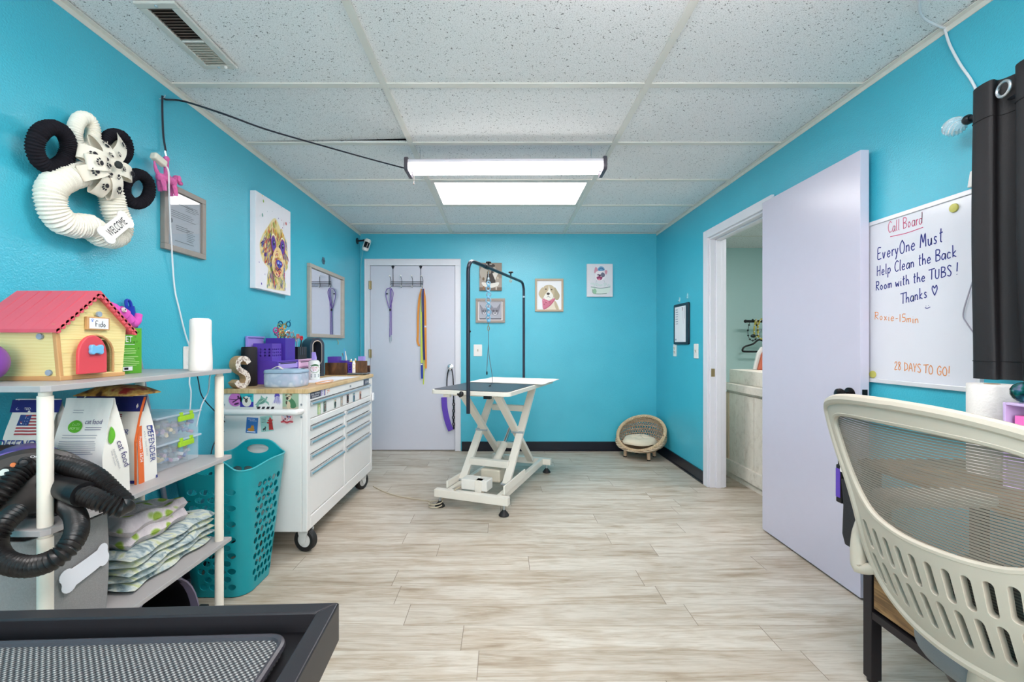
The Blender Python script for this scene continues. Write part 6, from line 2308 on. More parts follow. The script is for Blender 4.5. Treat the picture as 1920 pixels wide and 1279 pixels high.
wo = .058
outl_ = [(-wo, 0), (wo, 0)] + [(wo * math.cos(a_), .235 + wo * math.sin(a_)) for a_ in (PI * i / 14 for i in range(15))]
hole = [(.036 * math.cos(a_), .235 + .036 * math.sin(a_)) for a_ in (PI * i / 12 for i in range(13))] + [(.036 * math.cos(a_), .125 + .036 * math.sin(a_)) for a_ in (PI + PI * i / 12 for i in range(13))]
G().sheet(outl_, [hole], .02, lambda x, y, h: hp(x, y, h - .06), .12).build('arch_body', SLATE, r, smooth=40)
G().tube([hp(x, y, .0605) for x, y in hole], .0032, 8, True).build('rim', mat('champagne_trim', S(196, 180, 168), .3, metal=.5), r)
G().sheet([(x * .99, .18 + (y - .18) * .99) for x, y in hole], [], .03, lambda x, y, h: hp(x, y, h - .03), .004).build('inner_grille', mat('heater_dark', S(16, 16, 22), .6), r, smooth=0)
g = G().prism(roundrect(.026, .062, .010, 5, .018, .055), hp, .060, .0615)
pn = g.build('control_strip', BLACK, r)
for k in range(3):
    G().cyl(hp(.018, .037 + k * .018, .061), hp(.018, .037 + k * .018, .0628), .0035, n=10).build('button', WPLAST, pn)
# rustic desk organizer at the far end
RUST, t, b, tc = base('rustic_brown_board', .5)
n = nd(t, 'ShaderNodeTexNoise', Scale=8.0, Detail=5.0, Distortion=.8)
t.links.new(mapped(t, tc, (2.5, 2.5, 1)), n.inputs['Vector'])
t.links.new(ramp(t, n.outputs['Fac'], [(.32, S(44, 28, 18)), (.5, S(86, 56, 32)), (.66, S(118, 82, 50))]), b.inputs['Base Color'])
r = thing('desk_organizer', 'rustic brown wooden desk organizer at the far end of the cart', 'organizer', (-1.24, 3.64, TZ))
G().ext(-1.405, -1.228, 3.572, 3.584, TZ, TZ + .098).build('front_board', RUST, r, smooth=0, bevel=.004)
G().ext(-1.172, -1.080, 3.610, 3.622, TZ + .016, TZ + .112).build('front_board', RUST, r, smooth=0, bevel=.004)
G().ext(-1.405, -1.080, 3.585, 3.702, TZ + .008, TZ + .016).build('tray_base', mat('grey_metal_tray', S(130, 134, 140), .4, metal=.4), r, smooth=0)
G().ext(-1.405, -1.080, 3.694, 3.702, TZ + .016, TZ + .07).build('back_board', RUST, r, smooth=0, bevel=.002)
for x in (-1.39, -1.095):
    G().ext(x - .012, x + .012, 3.60, 3.69, TZ, TZ + .008).build('foot', BLACK, r, smooth=0)
OZ = TZ + .0165
openbox('pen_box', 'purple box standing highest at the left of the wooden organizer', -1.39, -1.31, 3.595, 3.685, OZ, OZ + .128, PURPLE, cat='box')
openbox('pen_box', 'small deep purple box behind the wooden front board', -1.295, -1.245, 3.60, 3.68, OZ, OZ + .098, DPURPLE, cat='box')
openbox('pen_box', 'slim purple box with pale dots in the organizer gap', -1.225, -1.195, 3.59, 3.67, OZ, OZ + .085, DPURPLE, True, cat='box')
openbox('pen_box', 'lilac see-through box at the back of the organizer', -1.158, -1.115, 3.63, 3.685, OZ, OZ + .13, LILAC, cat='box')
for k, (x, y, h_, m, lb) in enumerate(((-1.282, 3.665, .15, mat('grey_brush', S(110, 120, 120), .5), 'grey handled brush standing in the small deep purple box'), (-1.262, 3.645, .165, WPLAST, 'white handled comb standing in the small deep purple box'),
                                   (-1.275, 3.625, .19, mat('sky_handle', S(90, 160, 210), .4), 'sky blue handled tool leaning tallest in the small purple box'))):
    b0 = Vector((x, y, OZ + .006))
    tag(G().tube([b0, b0 + Vector((.006, -.004, h_ * .5)), b0 + Vector((-.012 + .012 * k, -.01, h_))], [.005, .007, .004], 8, k=3).build('brush_handle', m), lb, 'brush', 'brushes in the organizer')
for k, (x, y, h_, lb) in enumerate(((-1.232, 3.682, .108, 'yellow bottle in the organizer beside the small purple box'), (-1.196, 3.682, .112, 'yellow bottle in the organizer behind the slim dotted box'))):
    o = thing('small_bottle', lb, 'bottle', (x, y - .001, OZ), 0, 'yellow bottles in the organizer')
    G().lathe([(0, 0), (.0105, 0), (.011, .003), (.011, h_ * .8), (.006, h_ * .86)], (x, y - .001, OZ), 14).build('bottle_body', YELLOW, o)
    G().cyl((x, y - .001, OZ + h_ * .86), (x, y - .001, OZ + h_), .0065, n=12).build('cap', WPLAST, o)
c = Vector((-1.183, 3.600, OZ))
o = thing('small_bottle', 'white bottle with a yellow label at the organizer front', 'bottle', c)
G().lathe([(0, 0), (.013, 0), (.0135, .003), (.0135, .078), (.008, .086), (.008, .096), (0, .097)], c, 16).build('bottle_body', WPLAST, o)
cylab(lambda a: a.ell(0, .05, .009, .018, YELLOW), .0135, c, -1.2).build('label', None, o, smooth=0)
# ================================================================== BACK WALL AND GROOMING TABLE
random.seed(31)


def bw(u, v, d=0.0):
    return at(u, v, BW - d)


def picture(name, label, u0, v0, u1, v1, depth, cat='picture'):
    p0, p1 = bw(u0, v1), bw(u1, v0)
    r = thing(name, label, cat, ((p0.x + p1.x) / 2, BW, p0.z))
    return r, p0.x, p1.x, p0.z, p1.z


def framed(r, x0, x1, z0, z1, wd, dp, m):
    g = G()
    g.ext(x0, x1, BW - dp, BW, z0, z0 + wd).ext(x0, x1, BW - dp, BW, z1 - wd, z1).ext(x0, x0 + wd, BW - dp, BW, z0 + wd, z1 - wd).ext(x1 - wd, x1, BW - dp, BW, z0 + wd, z1 - wd)
    g.build('frame', m, r, smooth=0, bevel=.002)


# sepia dog in a tub
r, x0, x1, z0, z1 = picture('tub_canvas', 'sepia canvas of a dog in a clawfoot tub behind the table arm', 899, 493.5, 941, 545.5, .02, 'painting')
W_, H_ = x1 - x0, z1 - z0
G().ext(x0, x1, BW - .022, BW, z0, z1).build('canvas', mat('sepia_canvas', S(150, 136, 124), .8, var=.04), r, smooth=0, bevel=.002)
a = Art((x0, BW - .022, z0), XH, ZH)
a.rect(0, 0, W_, H_ * .12, pm(120, 104, 92)).rect(0, H_ * .12, W_, H_ * .45, pm(168, 156, 146)).ell(W_ * .4, H_ * .65, W_ * .38, H_ * .32, pm(182, 172, 160))
a.blob([(W_ * .30, H_ * .22), (W_ * .34, H_ * .55), (W_ * .42, H_ * .88), (W_ * .58, H_ * .90), (W_ * .64, H_ * .60), (W_ * .70, H_ * .24)], pm(72, 64, 62))
a.ell(W_ * .40, H_ * .90, W_ * .08, H_ * .05, pm(72, 64, 62), .5).ell(W_ * .62, H_ * .90, W_ * .08, H_ * .05, pm(60, 52, 52), -.5).ell(W_ * .45, H_ * .70, W_ * .08, H_ * .10, pm(150, 140, 132))
a.poly([(W_ * .58, H_ * .62), (W_ * .88, H_ * .70), (W_ * .70, H_ * .38)], pm(220, 214, 206))
a.blob([(W_ * .12, H_ * .30), (W_ * .20, H_ * .16), (W_ * .5, H_ * .10), (W_ * .8, H_ * .16), (W_ * .86, H_ * .30), (W_ * .5, H_ * .26)], pm(226, 220, 212))
a.rect(W_ * .16, H_ * .03, W_ * .22, H_ * .16, pm(150, 110, 80)).rect(W_ * .72, H_ * .03, W_ * .78, H_ * .16, pm(196, 184, 172)).ell(W_ * .18, H_ * .42, W_ * .05, H_ * .06, pm(120, 100, 80)).ell(W_ * .82, H_ * .46, W_ * .04, H_ * .05, pm(200, 186, 166))
a.build('portrait', r)
# framed pencil drawing
r, x0, x1, z0, z1 = picture('framed_drawing', 'grey framed pencil drawing of two pointed-eared dogs', 892, 560, 947, 605.5, .02)
framed(r, x0, x1, z0, z1, .026, .022, mat('taupe_frame', S(158, 146, 136), .5, var=.08))
W_, H_ = x1 - x0, z1 - z0
a = Art((x0, BW - .006, z0), XH, ZH)
a.rect(.024, .024, W_ - .024, H_ - .024, pm(226, 220, 222)).rect(.040, .036, W_ - .040, H_ - .036, pm(120, 116, 120)).rect(.044, .040, W_ - .044, H_ - .040, pm(176, 176, 186))
for cx, s in ((.30, .85), (.66, 1.0)):
    D1, D2 = pm(96, 94, 102), pm(140, 138, 148)
    X, Y = W_ * cx, H_ * .46
    q = H_ * .22 * s
    a.poly([(X - q * .95, Y + q * 1.5), (X - q * .7, Y), (X - q * .1, Y + q * .5)], D2).poly([(X + q * .95, Y + q * 1.5), (X + q * .1, Y + q * .5), (X + q * .7, Y)], D2)
    a.ell(X, Y, q * .72, q * .74, D2).ell(X - q * .3, Y + q * .15, q * .24, q * .2, D1).ell(X + q * .3, Y + q * .15, q * .24, q * .2, D1).ell(X, Y - q * .35, q * .34, q * .32, pm(200, 198, 204)).ell(X, Y - q * .25, q * .14, q * .12, INK)
    a.line([(X - q * .95, Y + q * 1.5), (X - q * .7, Y)], q * .08, D1, 0).line([(X + q * .95, Y + q * 1.5), (X + q * .7, Y)], q * .08, D1, 0)
a.rect(.044, .040, W_ - .044, .050, D1)
a.build('drawing', r)
# beagle with a bandana
r, x0, x1, z0, z1 = picture('framed_beagle_print', 'tan framed print of a beagle wearing a red bandana', 1003, 523, 1056, 584.5, .02)
framed(r, x0, x1, z0, z1, .021, .022, mat('tan_frame', S(186, 166, 142), .5, var=.08))
W_, H_ = x1 - x0, z1 - z0
a = Art((x0, BW - .006, z0), XH, ZH)
a.rect(.018, .018, W_ - .018, H_ - .018, PAPER)


def bx(x):
    return (x - 150) / 590 * W_


def by(y):
    return (950 - y) / 690 * H_


BG = lambda l: [(bx(x), by(y)) for x, y in l]
T1, T2, T3 = pm(196, 180, 152), pm(176, 164, 136), pm(228, 218, 200)
a.blob(BG([(480, 700), (570, 720), (620, 800), (645, 915), (390, 915), (420, 800)]), T3)
a.blob(BG([(560, 720), (610, 790), (645, 912), (600, 912), (560, 820)]), T1)
a.blob(BG([(320, 440), (260, 490), (225, 580), (270, 660), (320, 680), (345, 560)]), T1)
a.blob(BG([(555, 440), (620, 520), (665, 610), (640, 690), (590, 705), (545, 640)]), T2)
a.blob(BG([(430, 390), (340, 420), (320, 520), (345, 620), (345, 680), (430, 710), (520, 680), (550, 600), (555, 480), (520, 410)]), T1)
a.blob(BG([(440, 395), (425, 500), (355, 600), (350, 680), (430, 705), (510, 675), (525, 600), (465, 500)]), pm(240, 236, 228))
a.ell(*BG([(425, 575)])[0], .018, .013, pm(70, 60, 58)).ell(*BG([(378, 478)])[0], .008, .007, pm(60, 48, 44)).ell(*BG([(497, 487)])[0], .008, .007, pm(60, 48, 44))
a.line(BG([(425, 595), (425, 635)]), .003, INK, 0).line(BG([(395, 650), (425, 636), (470, 650)]), .003, INK)
a.blob(BG([(315, 675), (305, 790), (330, 905), (440, 850), (520, 770), (570, 690), (540, 670), (440, 720)]), pm(206, 120, 144))
for k in range(14):
    x, y = random.uniform(330, 480), random.uniform(700, 800)
    a.ell(*BG([(x, y)])[0], .006, .004, random.choice([pm(170, 80, 106), pm(226, 160, 178)]), random.random(), 8)
a.line(BG([(335, 895), (440, 840), (560, 690)]), .008, pm(186, 96, 122))
a.build('print', r)
# french bulldog in a tub, with a towel on its head
r, x0, x1, z0, z1 = picture('bath_dog_canvas', 'small white canvas of a smiling dog bathing in a tub', 1099.5, 495.5, 1148, 557, .02, 'painting')
W_, H_ = x1 - x0, z1 - z0
G().ext(x0, x1, BW - .026, BW, z0, z1).build('canvas', mat('pale_canvas', S(222, 220, 226), .8, var=.02), r, smooth=0, bevel=.003)
a = Art((x0, BW - .026, z0), XH, ZH)


def fr_(l):
    return [((x - 955) / 200 * W_, (385 - y) / 245 * H_) for x, y in l]


PK = pm(214, 150, 170)
a.blob(fr_([(1018, 170), (1028, 165), (1042, 190), (1030, 212), (1012, 205)]), PK).blob(fr_([(1095, 190), (1112, 192), (1108, 215), (1092, 222)]), PK)
a.blob(fr_([(1022, 205), (1050, 192), (1085, 200), (1100, 225), (1085, 255), (1050, 268), (1022, 250)]), pm(236, 230, 236))
a.blob(fr_([(1040, 175), (1058, 160), (1082, 165), (1092, 188), (1065, 192), (1045, 192)]), pm(110, 160, 196)).line(fr_([(1045, 185), (1065, 172), (1088, 186)]), .008, pm(60, 100, 150))
a.ell(*fr_([(1078, 222)])[0], .022, .026, pm(110, 110, 130), .3).ell(*fr_([(1042, 222)])[0], .012, .010, pm(150, 130, 150))
a.blob(fr_([(1030, 240), (1050, 232), (1075, 240), (1066, 258), (1050, 262), (1036, 256)]), pm(150, 66, 104)).ell(*fr_([(1050, 256)])[0], .014, .010, pm(226, 140, 160))
a.ell(*fr_([(1054, 226)])[0], .014, .010, pm(80, 60, 76))
a.line(fr_([(1030, 262), (1024, 290), (1035, 310)]), .004, pm(186, 186, 196)).line(fr_([(1085, 260), (1100, 290), (1120, 305)]), .004, pm(186, 186, 196))
for k in range(16):
    a.ell(*fr_([(random.uniform(985, 1135), random.uniform(285, 305))])[0], .014, .010, pm(206, 216, 216), random.random(), 9)
a.blob(fr_([(990, 312), (1060, 322), (1130, 312), (1112, 362), (1005, 362)]), pm(214, 226, 218)).line(fr_([(985, 312), (1060, 322), (1135, 312)]), .007, pm(120, 140, 142)).line(fr_([(1000, 330), (1006, 360), (1060, 364), (1108, 360)]), .006, pm(90, 120, 110)).ell(*fr_([(1015, 345)])[0], .02, .03, pm(150, 190, 160))
a.build('portrait', r)


def switch(name, label, c, n, w_, h_, toggles=1, cat='light switch'):
    r = thing(name, label, cat, c)
    R_ = ZH.cross(n)
    G().prism(roundrect(w_, h_, .006), lambda x, y, h: c + R_ * x + ZH * (y + 0) + n * h, 0, .006).build('plate', WPLAST, r, bevel=.002)
    for k in range(toggles):
        z = (k - (toggles - 1) / 2) * .035
        G().prism([(-.005, -.012), (.005, -.012), (.005, .012), (-.005, .012)], lambda x, y, h: c + R_ * x + ZH * (y + z) + n * (h + (.008 if y > 0 and h > .006 else 0)), .0055, .009).build('toggle', mat('ivory_toggle', S(190, 184, 172), .4), r, smooth=0)
    return r


switch('light_switch', 'white light switch on the back wall behind the table arm', bw(896, 657), -YH, .092, .128)
switch('light_switch', 'narrow white double switch plate under the black clipboard', Vector((RW, F * RW / (1266 - U0), CZ - (657 - 645) * 4.38 / F)), -XH, .072, .118, 2)
switch('light_switch', 'white light switch between the black clipboard and the doorway', Vector((RW, F * RW / (1306 - U0), CZ - (658.5 - 645) * 3.90 / F)), -XH, .085, .128)
# clipboard style dry-erase board hanging from two clear hooks
cy0, cy1 = F * RW / (1294 - U0), F * RW / (1266 - U0)
zt_, zb_ = CZ - (566 - 645) * cy0 / F, CZ - (646 - 645) * cy0 / F
r = thing('memo_board', 'small black framed memo board on the right wall past the doorway', 'board', (RW, (cy0 + cy1) / 2, zb_))
NB = mat('navy_black_frame', S(24, 26, 44), .35, var=.05)
G().prism(roundrect(cy1 - cy0, zt_ - zb_, .02, 5), lambda x, y, h: Vector((RW - .016 + h, (cy0 + cy1) / 2 + x, (zt_ + zb_) / 2 + y)), 0, .016).build('frame', NB, r, bevel=.003)
a = Art((RW - .0163, cy1, zb_), -YH, ZH, .0008)
W_, H_ = cy1 - cy0, zt_ - zb_
a.rect(W_ * .10, H_ * .06, W_ * .84, H_ * .93, PAPER)
a.lines(W_ * .16, W_ * .34, H_ * .86, 7, H_ * .058, H_ * .014, pm(120, 140, 160), .2)
a.line([(W_ * .60, H_ * .90), (W_ * .66, H_ * .86), (W_ * .62, H_ * .82)], .008, pm(130, 70, 90)).line([(W_ * .66, H_ * .80), (W_ * .69, H_ * .5)], .004, pm(190, 180, 200), 0).line([(W_ * .77, H_ * .9), (W_ * .78, H_ * .62)], .005, pm(150, 130, 150), 0)
a.rect(W_ * .14, H_ * .10, W_ * .22, H_ * .14, pm(150, 160, 176))
a.build('writing', r)
for (u, v, lb) in ((1274.5, 562, 'clear hook above the memo board on its far side'), (1289.5, 555, 'clear hook above the memo board on its near side')):
    p = sidewall(u, v, RW)
    o = thing('clear_hook', lb, 'hook', p, 0, 'clear hooks above the memo board')
    G().prism(roundrect(.020, .050, .008), lambda x, y, h: p + Vector((-h, x, y)), 0, .004).build('hook_base', mat('frosted_hook', S(170, 214, 224), .2, var=.02), o)
    G().tube([p + Vector((-.004, 0, -.005)), p + Vector((-.014, 0, -.016)), p + Vector((-.013, 0, -.006))], .003, 6, k=3).build('hook_arm', CLEAR, o)

# ---- over-door hook rack and what hangs from it
DY = BW - .004


def dp(u, v, d=.0):
    return at(u, v, DY - d)


r = thing('hook_rack', 'black wire over-door hook rack on the white back door', 'hook rack', dp(763, 530))
WIRE = mat('black_wire', S(40, 38, 48), .35, metal=.4, var=.05)
for u in (737, 789):
    g = G().ext(dp(u, 0).x - .006, dp(u, 0).x + .006, DY - .010, DY - .002, dp(0, 503).z, dp(0, 497.5).z)
    g.prism([(-.018, 0), (.018, 0), (.006, -.030), (-.006, -.030)], lambda x, y, h: dp(u, 499) + Vector((x, -h, y)), .002, .008)
    g.tube([dp(u, 503, .006), dp(u, 537, .006)], .0032, 6)
    g.build('strap', WIRE, r)
for v in (528.5, 531.5, 534.5, 537.2):
    G().tube([dp(732.5, v, .012), dp(793, v, .012)], .0025, 6).build('wire', WIRE, r)
for u in (732, 752.5, 773, 792):
    h = G().tube([dp(u - 1.5, 518, .035), dp(u + .5, 523, .018), dp(u + 1, 528, .013), dp(u + .5, 536, .013), dp(u, 539, .028), dp(u - .5, 537, .040)], .0026, 6, k=4).build('hook', WIRE, r)
    G().ell(dp(u - 1.5, 517, .036), .009, 10).build('knob', WPLAST, h)
    G().ell(dp(u - .5, 536.5, .042), .008, 10).build('knob', WPLAST, h)
PL_ = mat('purple_lead', S(128, 96, 176), .6, var=.08)
r = thing('slip_lead', 'thin purple slip lead hanging from the left end of the hook rack', 'leash', dp(731, 640))
g = G().tube([dp(731, 540, .034), dp(725, 543, .03), dp(723.5, 552, .02), dp(726, 565, .015), dp(731, 578, .012), dp(736, 560, .015), dp(737, 548, .025), dp(733, 540, .036)], .0042, 6, k=5)
g.tube([dp(731.5, 541, .036), dp(731.5, 580, .014), dp(731, 632, .010)], .0045, 6, k=4).tube([dp(733.5, 541, .038), dp(734, 580, .016), dp(734, 628, .011)], .0038, 6, k=4)
g.build('cord', PL_, r)
G().ell(dp(731.5, 581, .014), (.010, .008, .016), 10).build('slider', INK, r)
G().ell(dp(725.5, 551, .024), (.012, .006, .008), 10).build('stop', INK, r)
G().tube([dp(731, 632, .010), dp(731.5, 644, .008)], .003, 6).tube([dp(734, 628, .011), dp(734, 640, .008)], .003, 6).build('clip', STEEL, r)


def strapthing(name, label, pts, wd, m, group='leashes on the hook rack', ex=None):
    o = thing(name, label, 'leash', pts[-1], 0, group)
    G().band(spl(pts, 6), (wd, 0, 0), .003).build('webbing', m, o, smooth=60)
    return o


ORF = mat('orange_webbing', S(226, 146, 62), .7, var=.06, bump=.2, bscale=400)
strapthing('leash', 'wide orange webbing leash looped from the right end of the rack', [dp(791, 541.5, .040), dp(786.5, 560, .032), dp(784, 590, .02), dp(783.5, 625, .012), dp(783, 640, .010), dp(786, 649, .010)], .022, ORF)
o = strapthing('leash', 'orange webbing leash hanging straight at the right of the bunch', [dp(793.5, 541.5, .044), dp(796.5, 560, .040), dp(797.5, 600, .028), dp(798, 650, .022), dp(798.5, 691, .020)], .022, ORF)
G().ext(dp(796, 0).x, dp(800, 0).x, DY - .034, DY - .026, dp(0, 614).z, dp(0, 611).z).build('keeper', WPLAST, o, smooth=0)
LM = mat('lime_webbing', S(206, 220, 84), .7, var=.05)
strapthing('leash', 'lime yellow webbing leash in the middle of the bunch', [dp(792.5, 541.5, .048), dp(790, 570, .038), dp(790.5, 620, .026), dp(790.5, 650, .022), dp(791, 681, .020)], .020, LM)
strapthing('leash', 'narrow lime leash with a pointed end hanging lowest', [dp(793.5, 600, .016), dp(795, 680, .012), dp(794.5, 705, .010), dp(794, 721, .010)], .011, LM)
NVF = mat('navy_webbing', S(44, 46, 110), .7, var=.06)
strapthing('leash', 'navy webbing leash hanging in the middle of the bunch', [dp(793, 541.5, .052), dp(793, 570, .046), dp(794, 630, .036), dp(795.5, 675, .030)], .020, NVF)
o = strapthing('leash', 'royal blue flat leash tab hanging below the lime leash', [dp(791, 681, .028), dp(791.2, 695, .026), dp(791.5, 710, .026)], .021, mat('royal_webbing', S(36, 60, 160), .7, var=.06))
G().ext(dp(789, 0).x, dp(793, 0).x, DY - .034, DY - .030, dp(0, 684).z, dp(0, 682).z).build('keeper', WPLAST, o, smooth=0)
strapthing('leash', 'grey cord leash behind the navy one on the rack end', [dp(792, 541, .056), dp(790.5, 555, .052), dp(791.5, 585, .044)], .012, mat('grey_webbing', S(120, 124, 134), .7))
# black lead, purple padded strip and chain on the door knob
kx_ = (844.5 - U0) * BW / F
o = thing('padded_lead', 'black lead with a curved purple padded handle on the door knob', 'leash', dp(840, 810))
G().band(spl([dp(838.5, 745, .025), dp(838, 715, .03), dp(840, 697, .04), dp(844, 688, .045), dp(848, 697, .04), dp(850, 718, .03), dp(850.5, 750, .025)], 6), (.012, 0, 0), .003).build('webbing', INK, o)
cp = [(832.5, 745), (833.5, 762), (836.5, 780), (841, 796), (845.5, 807)]
cs = spl([dp(u, v, .024) for u, v in cp], 6)
L_, R_2 = [], []
for i in range(len(cs)):
    d = (cs[min(i + 1, len(cs) - 1)] - cs[max(0, i - 1)]).normalized()
    nn = Vector((d.z, 0, -d.x))
    L_.append(cs[i] + nn * .030)
    R_2.append(cs[i] - nn * .030)
n_ = len(cs)
g = G()
vs = [p + YH * .008 for p in L_] + [p + YH * .008 for p in R_2] + [p - YH * .006 for p in L_] + [p - YH * .006 for p in R_2]
fs = []
for i in range(n_ - 1):
    fs += [(i, i + 1, n_ + i + 1, n_ + i), (i, 2 * n_ + i, 2 * n_ + i + 1, i + 1), (n_ + i + 1, 3 * n_ + i + 1, 3 * n_ + i, n_ + i), (2 * n_ + i, 3 * n_ + i, 3 * n_ + i + 1, 2 * n_ + i + 1)]
fs += [(0, n_, 3 * n_, 2 * n_), (n_ - 1, 3 * n_ - 1, 4 * n_ - 1, 2 * n_ - 1)]
g.add(vs, fs).build('padded_handle', mat('purple_padding', S(98, 66, 178), .6, var=.08, bump=.3, bscale=90), o, smooth=40, bevel=.003)
g = G()
for k in range(9):
    p = dp(850.5 + .4 * math.sin(k), 752 + k * 6.2, .026)
    g.tube([p + Vector((.010 * math.cos(a_) * (1 if k % 2 else .4), -.010 * math.cos(a_) * (.4 if k % 2 else 1), .018 * math.sin(a_))) for a_ in (2 * PI * i / 12 for i in range(12))], .006, 6, True)
g.tube([dp(849, 803, .026), dp(845, 806, .024)], .003, 6)
g.build('chain', mat('black_chain', S(34, 32, 38), .35, metal=.4), o)

# ---- grooming table
TO = Vector((-.215, 3.144, 0))            # middle of the near end on the floor
EL = Vector((.356, .934, 0)).normalized()      # along the table
EW = Vector((.934, -.356, 0)).normalized()     # across, toward the right


def tp(a_, b_, z):
    """a_ across (right +), b_ along (away +)"""
    return TO + EW * a_ + EL * b_ + ZH * z


r = thing('grooming_table', 'ivory electric scissor-lift grooming table with a black rubber top', 'grooming table', TO, 0)
HW, LEN = .265, 1.10
g = G()
g.beam(tp(-HW - .015, 0, .100), tp(HW + .015, 0, .100), .050, .055)
g.beam(tp(-HW - .02, LEN, .100), tp(HW + .02, LEN, .100), .050, .055)
g.beam(tp(-HW + .085, .025, .100), tp(-HW + .085, LEN - .025, .100), .035, .055)
g.beam(tp(HW - .065, .025, .100), tp(HW - .065, LEN - .025, .100), .035, .055)
g.build('base_frame', IVORY, r, smooth=0, bevel=.004)
for (a_, b_) in ((-HW + .02, 0), (HW - .02, 0), (-HW + .02, LEN), (HW - .02, LEN)):
    f = G().lathe([(.0, 0), (.034, 0), (.036, .006), (.026, .022), (.014, .034), (.012, .040), (0, .040)], tp(a_, b_, 0), 22).build('foot', mat('black_foot_rubber', S(28, 26, 28), .5), r)
    G().cyl(tp(a_, b_, .038), tp(a_, b_, .074), .008, n=12).build('foot_bolt', STEEL, f)
# upright guide channels on the base
G().beam(tp(HW - .035, .04, .155), tp(HW - .035, .50, .155), .012, .060).build('guide_rail', IVORY, r, smooth=0, bevel=.002)
G().beam(tp(-HW + .055, .04, .150), tp(-HW + .055, .42, .150), .012, .050).build('guide_rail', IVORY, r, smooth=0, bevel=.002)
# scissor legs: two crossing pairs
zlo, zhi = .135, .79
for s in (-1, 1):
    ao, ai = s * (HW - .090), s * (HW - .128)
    G().beam(tp(ao, .23, zlo + .0), tp(ao, LEN - .20, zhi), .030, .058, EW).build('scissor_leg', IVORY, r, smooth=0, bevel=.003)
    G().beam(tp(ai, LEN - .14, zlo), tp(ai, .16, zhi), .030, .058, EW).build('scissor_leg', IVORY, r, smooth=0, bevel=.003)
    G().cyl(tp(s * (HW - .06), .54, .46), tp(s * (HW - .16), .54, .46), .010, n=12).build('pivot_bolt', STEEL, r)
    G().cyl(tp(s * (HW - .055), .235, zlo), tp(s * (HW - .13), .235, zlo), .014, n=12).build('roller', STEEL, r)
for (b_, z, nm) in ((.335, .255, 'cross_bar'), (.80, .615, 'cross_bar')):
    G().beam(tp(-HW + .105, b_, z), tp(HW - .105, b_, z), .050, .050).build(nm, IVORY, r, smooth=0, bevel=.003)
G().beam(tp(-HW + .143, .80, .293), tp(HW - .143, .80, .293), .050, .045).build('cross_bar', IVORY, r, smooth=0, bevel=.003)
# motor, actuator and control box
G().beam(tp(-.10, .10, .165), tp(.10, .10, .165), .11, .075).build('control_box', mat('white_box_plastic', S(236, 233, 226), .4), r, smooth=0, bevel=.006)
G().beam(tp(.035, .038, .15), tp(.035, .10, .15), .05, .105).build('box_bracket', IVORY, r, smooth=0, bevel=.003)
G().beam(tp(-.06, .36, .165), tp(.10, .36, .165), .12, .095).build('motor', mat('beige_motor', S(214, 206, 188), .5), r, smooth=0, bevel=.012)
G().cyl(tp(.0, .40, .20), tp(.0, .66, .33), .030, n=18).build('actuator_tube', IVORY, r)
G().cyl(tp(.0, .62, .31), tp(.0, .80, .44), .014, n=14).build('actuator_rod', CHROME, r)
G().beam(tp(-.02, .81, .35), tp(-.02, .81, .47), .05, .03).build('actuator_bracket', IVORY, r, smooth=0, bevel=.002)
g = G().beam(tp(-HW + .12, .14, .795), tp(HW - .12, .14, .795), .035, .02)
g.beam(tp(-HW + .09, .10, .80), tp(-HW + .09, LEN - .1, .80), .03, .03).beam(tp(HW - .09, .10, .80), tp(HW - .09, LEN - .1, .80), .03, .03)
g.build('top_support', IVORY, r, smooth=0)
# tabletop
TW = .302
rr = roundrect(TW * 2, LEN + .10, .05, 6, 0, LEN / 2)
rin = roundrect(TW * 2 - .03, LEN + .07, .04, 6, 0, LEN / 2)
g = G().sheet(rr, [], .2, lambda x, y, h: tp(x, y, .812 + h), .028)
g.build('table_edge', IVORY, r, smooth=30, bevel=.004)
G().sheet(rin, [], .2, lambda x, y, h: tp(x, y, .840 + h), .004).build('rubber_mat', mat('black_ribbed_rubber', S(50, 54, 64), .38, var=.08, bump=.15, bscale=200), r, smooth=0)
G().cyl(tp(-.060, -.05, .80), tp(-.060, -.085, .822), .007, n=10).ell(tp(-.040, -.072, .822), (.016, .014, .020), 12).build('clamp_knob', BLACK, r)
for a_ in (-.19, .12):
    G().beam(tp(a_ - .02, .0, .797), tp(a_ + .03, .0, .797), .03, .02).build('clamp_bracket', BLACK if a_ > 0 else IVORY, r, smooth=0)
# towel / pad on the far half
g = G()
vs = []
NX, NYY = 10, 12
for i in range(NX + 1):
    for j in range(NYY + 1):
        x = -TW + .02 + (2 * TW + .035) * i / NX
        y = .56 + .56 * j / NYY
        e = max(0, x - (TW - .005))
        vs.append(tp(x, y, .8475 + .002 * math.sin(x * 30) * math.sin(y * 22) + .003 - e * .05))
n1 = len(vs)
vs += [p - ZH * .004 for p in vs]
fs = []
for i in range(NX):
    for j in range(NYY):
        a_, b_, c_, d_ = i * (NYY + 1) + j, (i + 1) * (NYY + 1) + j, (i + 1) * (NYY + 1) + j + 1, i * (NYY + 1) + j + 1
        fs += [(a_, b_, c_, d_), (n1 + d_, n1 + c_, n1 + b_, n1 + a_)]
rim = [i * (NYY + 1) for i in range(NX + 1)] + [NX * (NYY + 1) + j for j in range(1, NYY + 1)] + [i * (NYY + 1) + NYY for i in range(NX - 1, -1, -1)] + [j for j in range(NYY - 1, 0, -1)]
fs += [(rim[q], rim[q - 1], rim[q - 1] + n1, rim[q] + n1) for q in range(len(rim))]
tag(G().add(vs, fs).build('table_pad', mat('white_pad', S(232, 228, 222), .8, var=.02), smooth=60), 'thin white pad laid over the far half of the grooming table', 'pad')
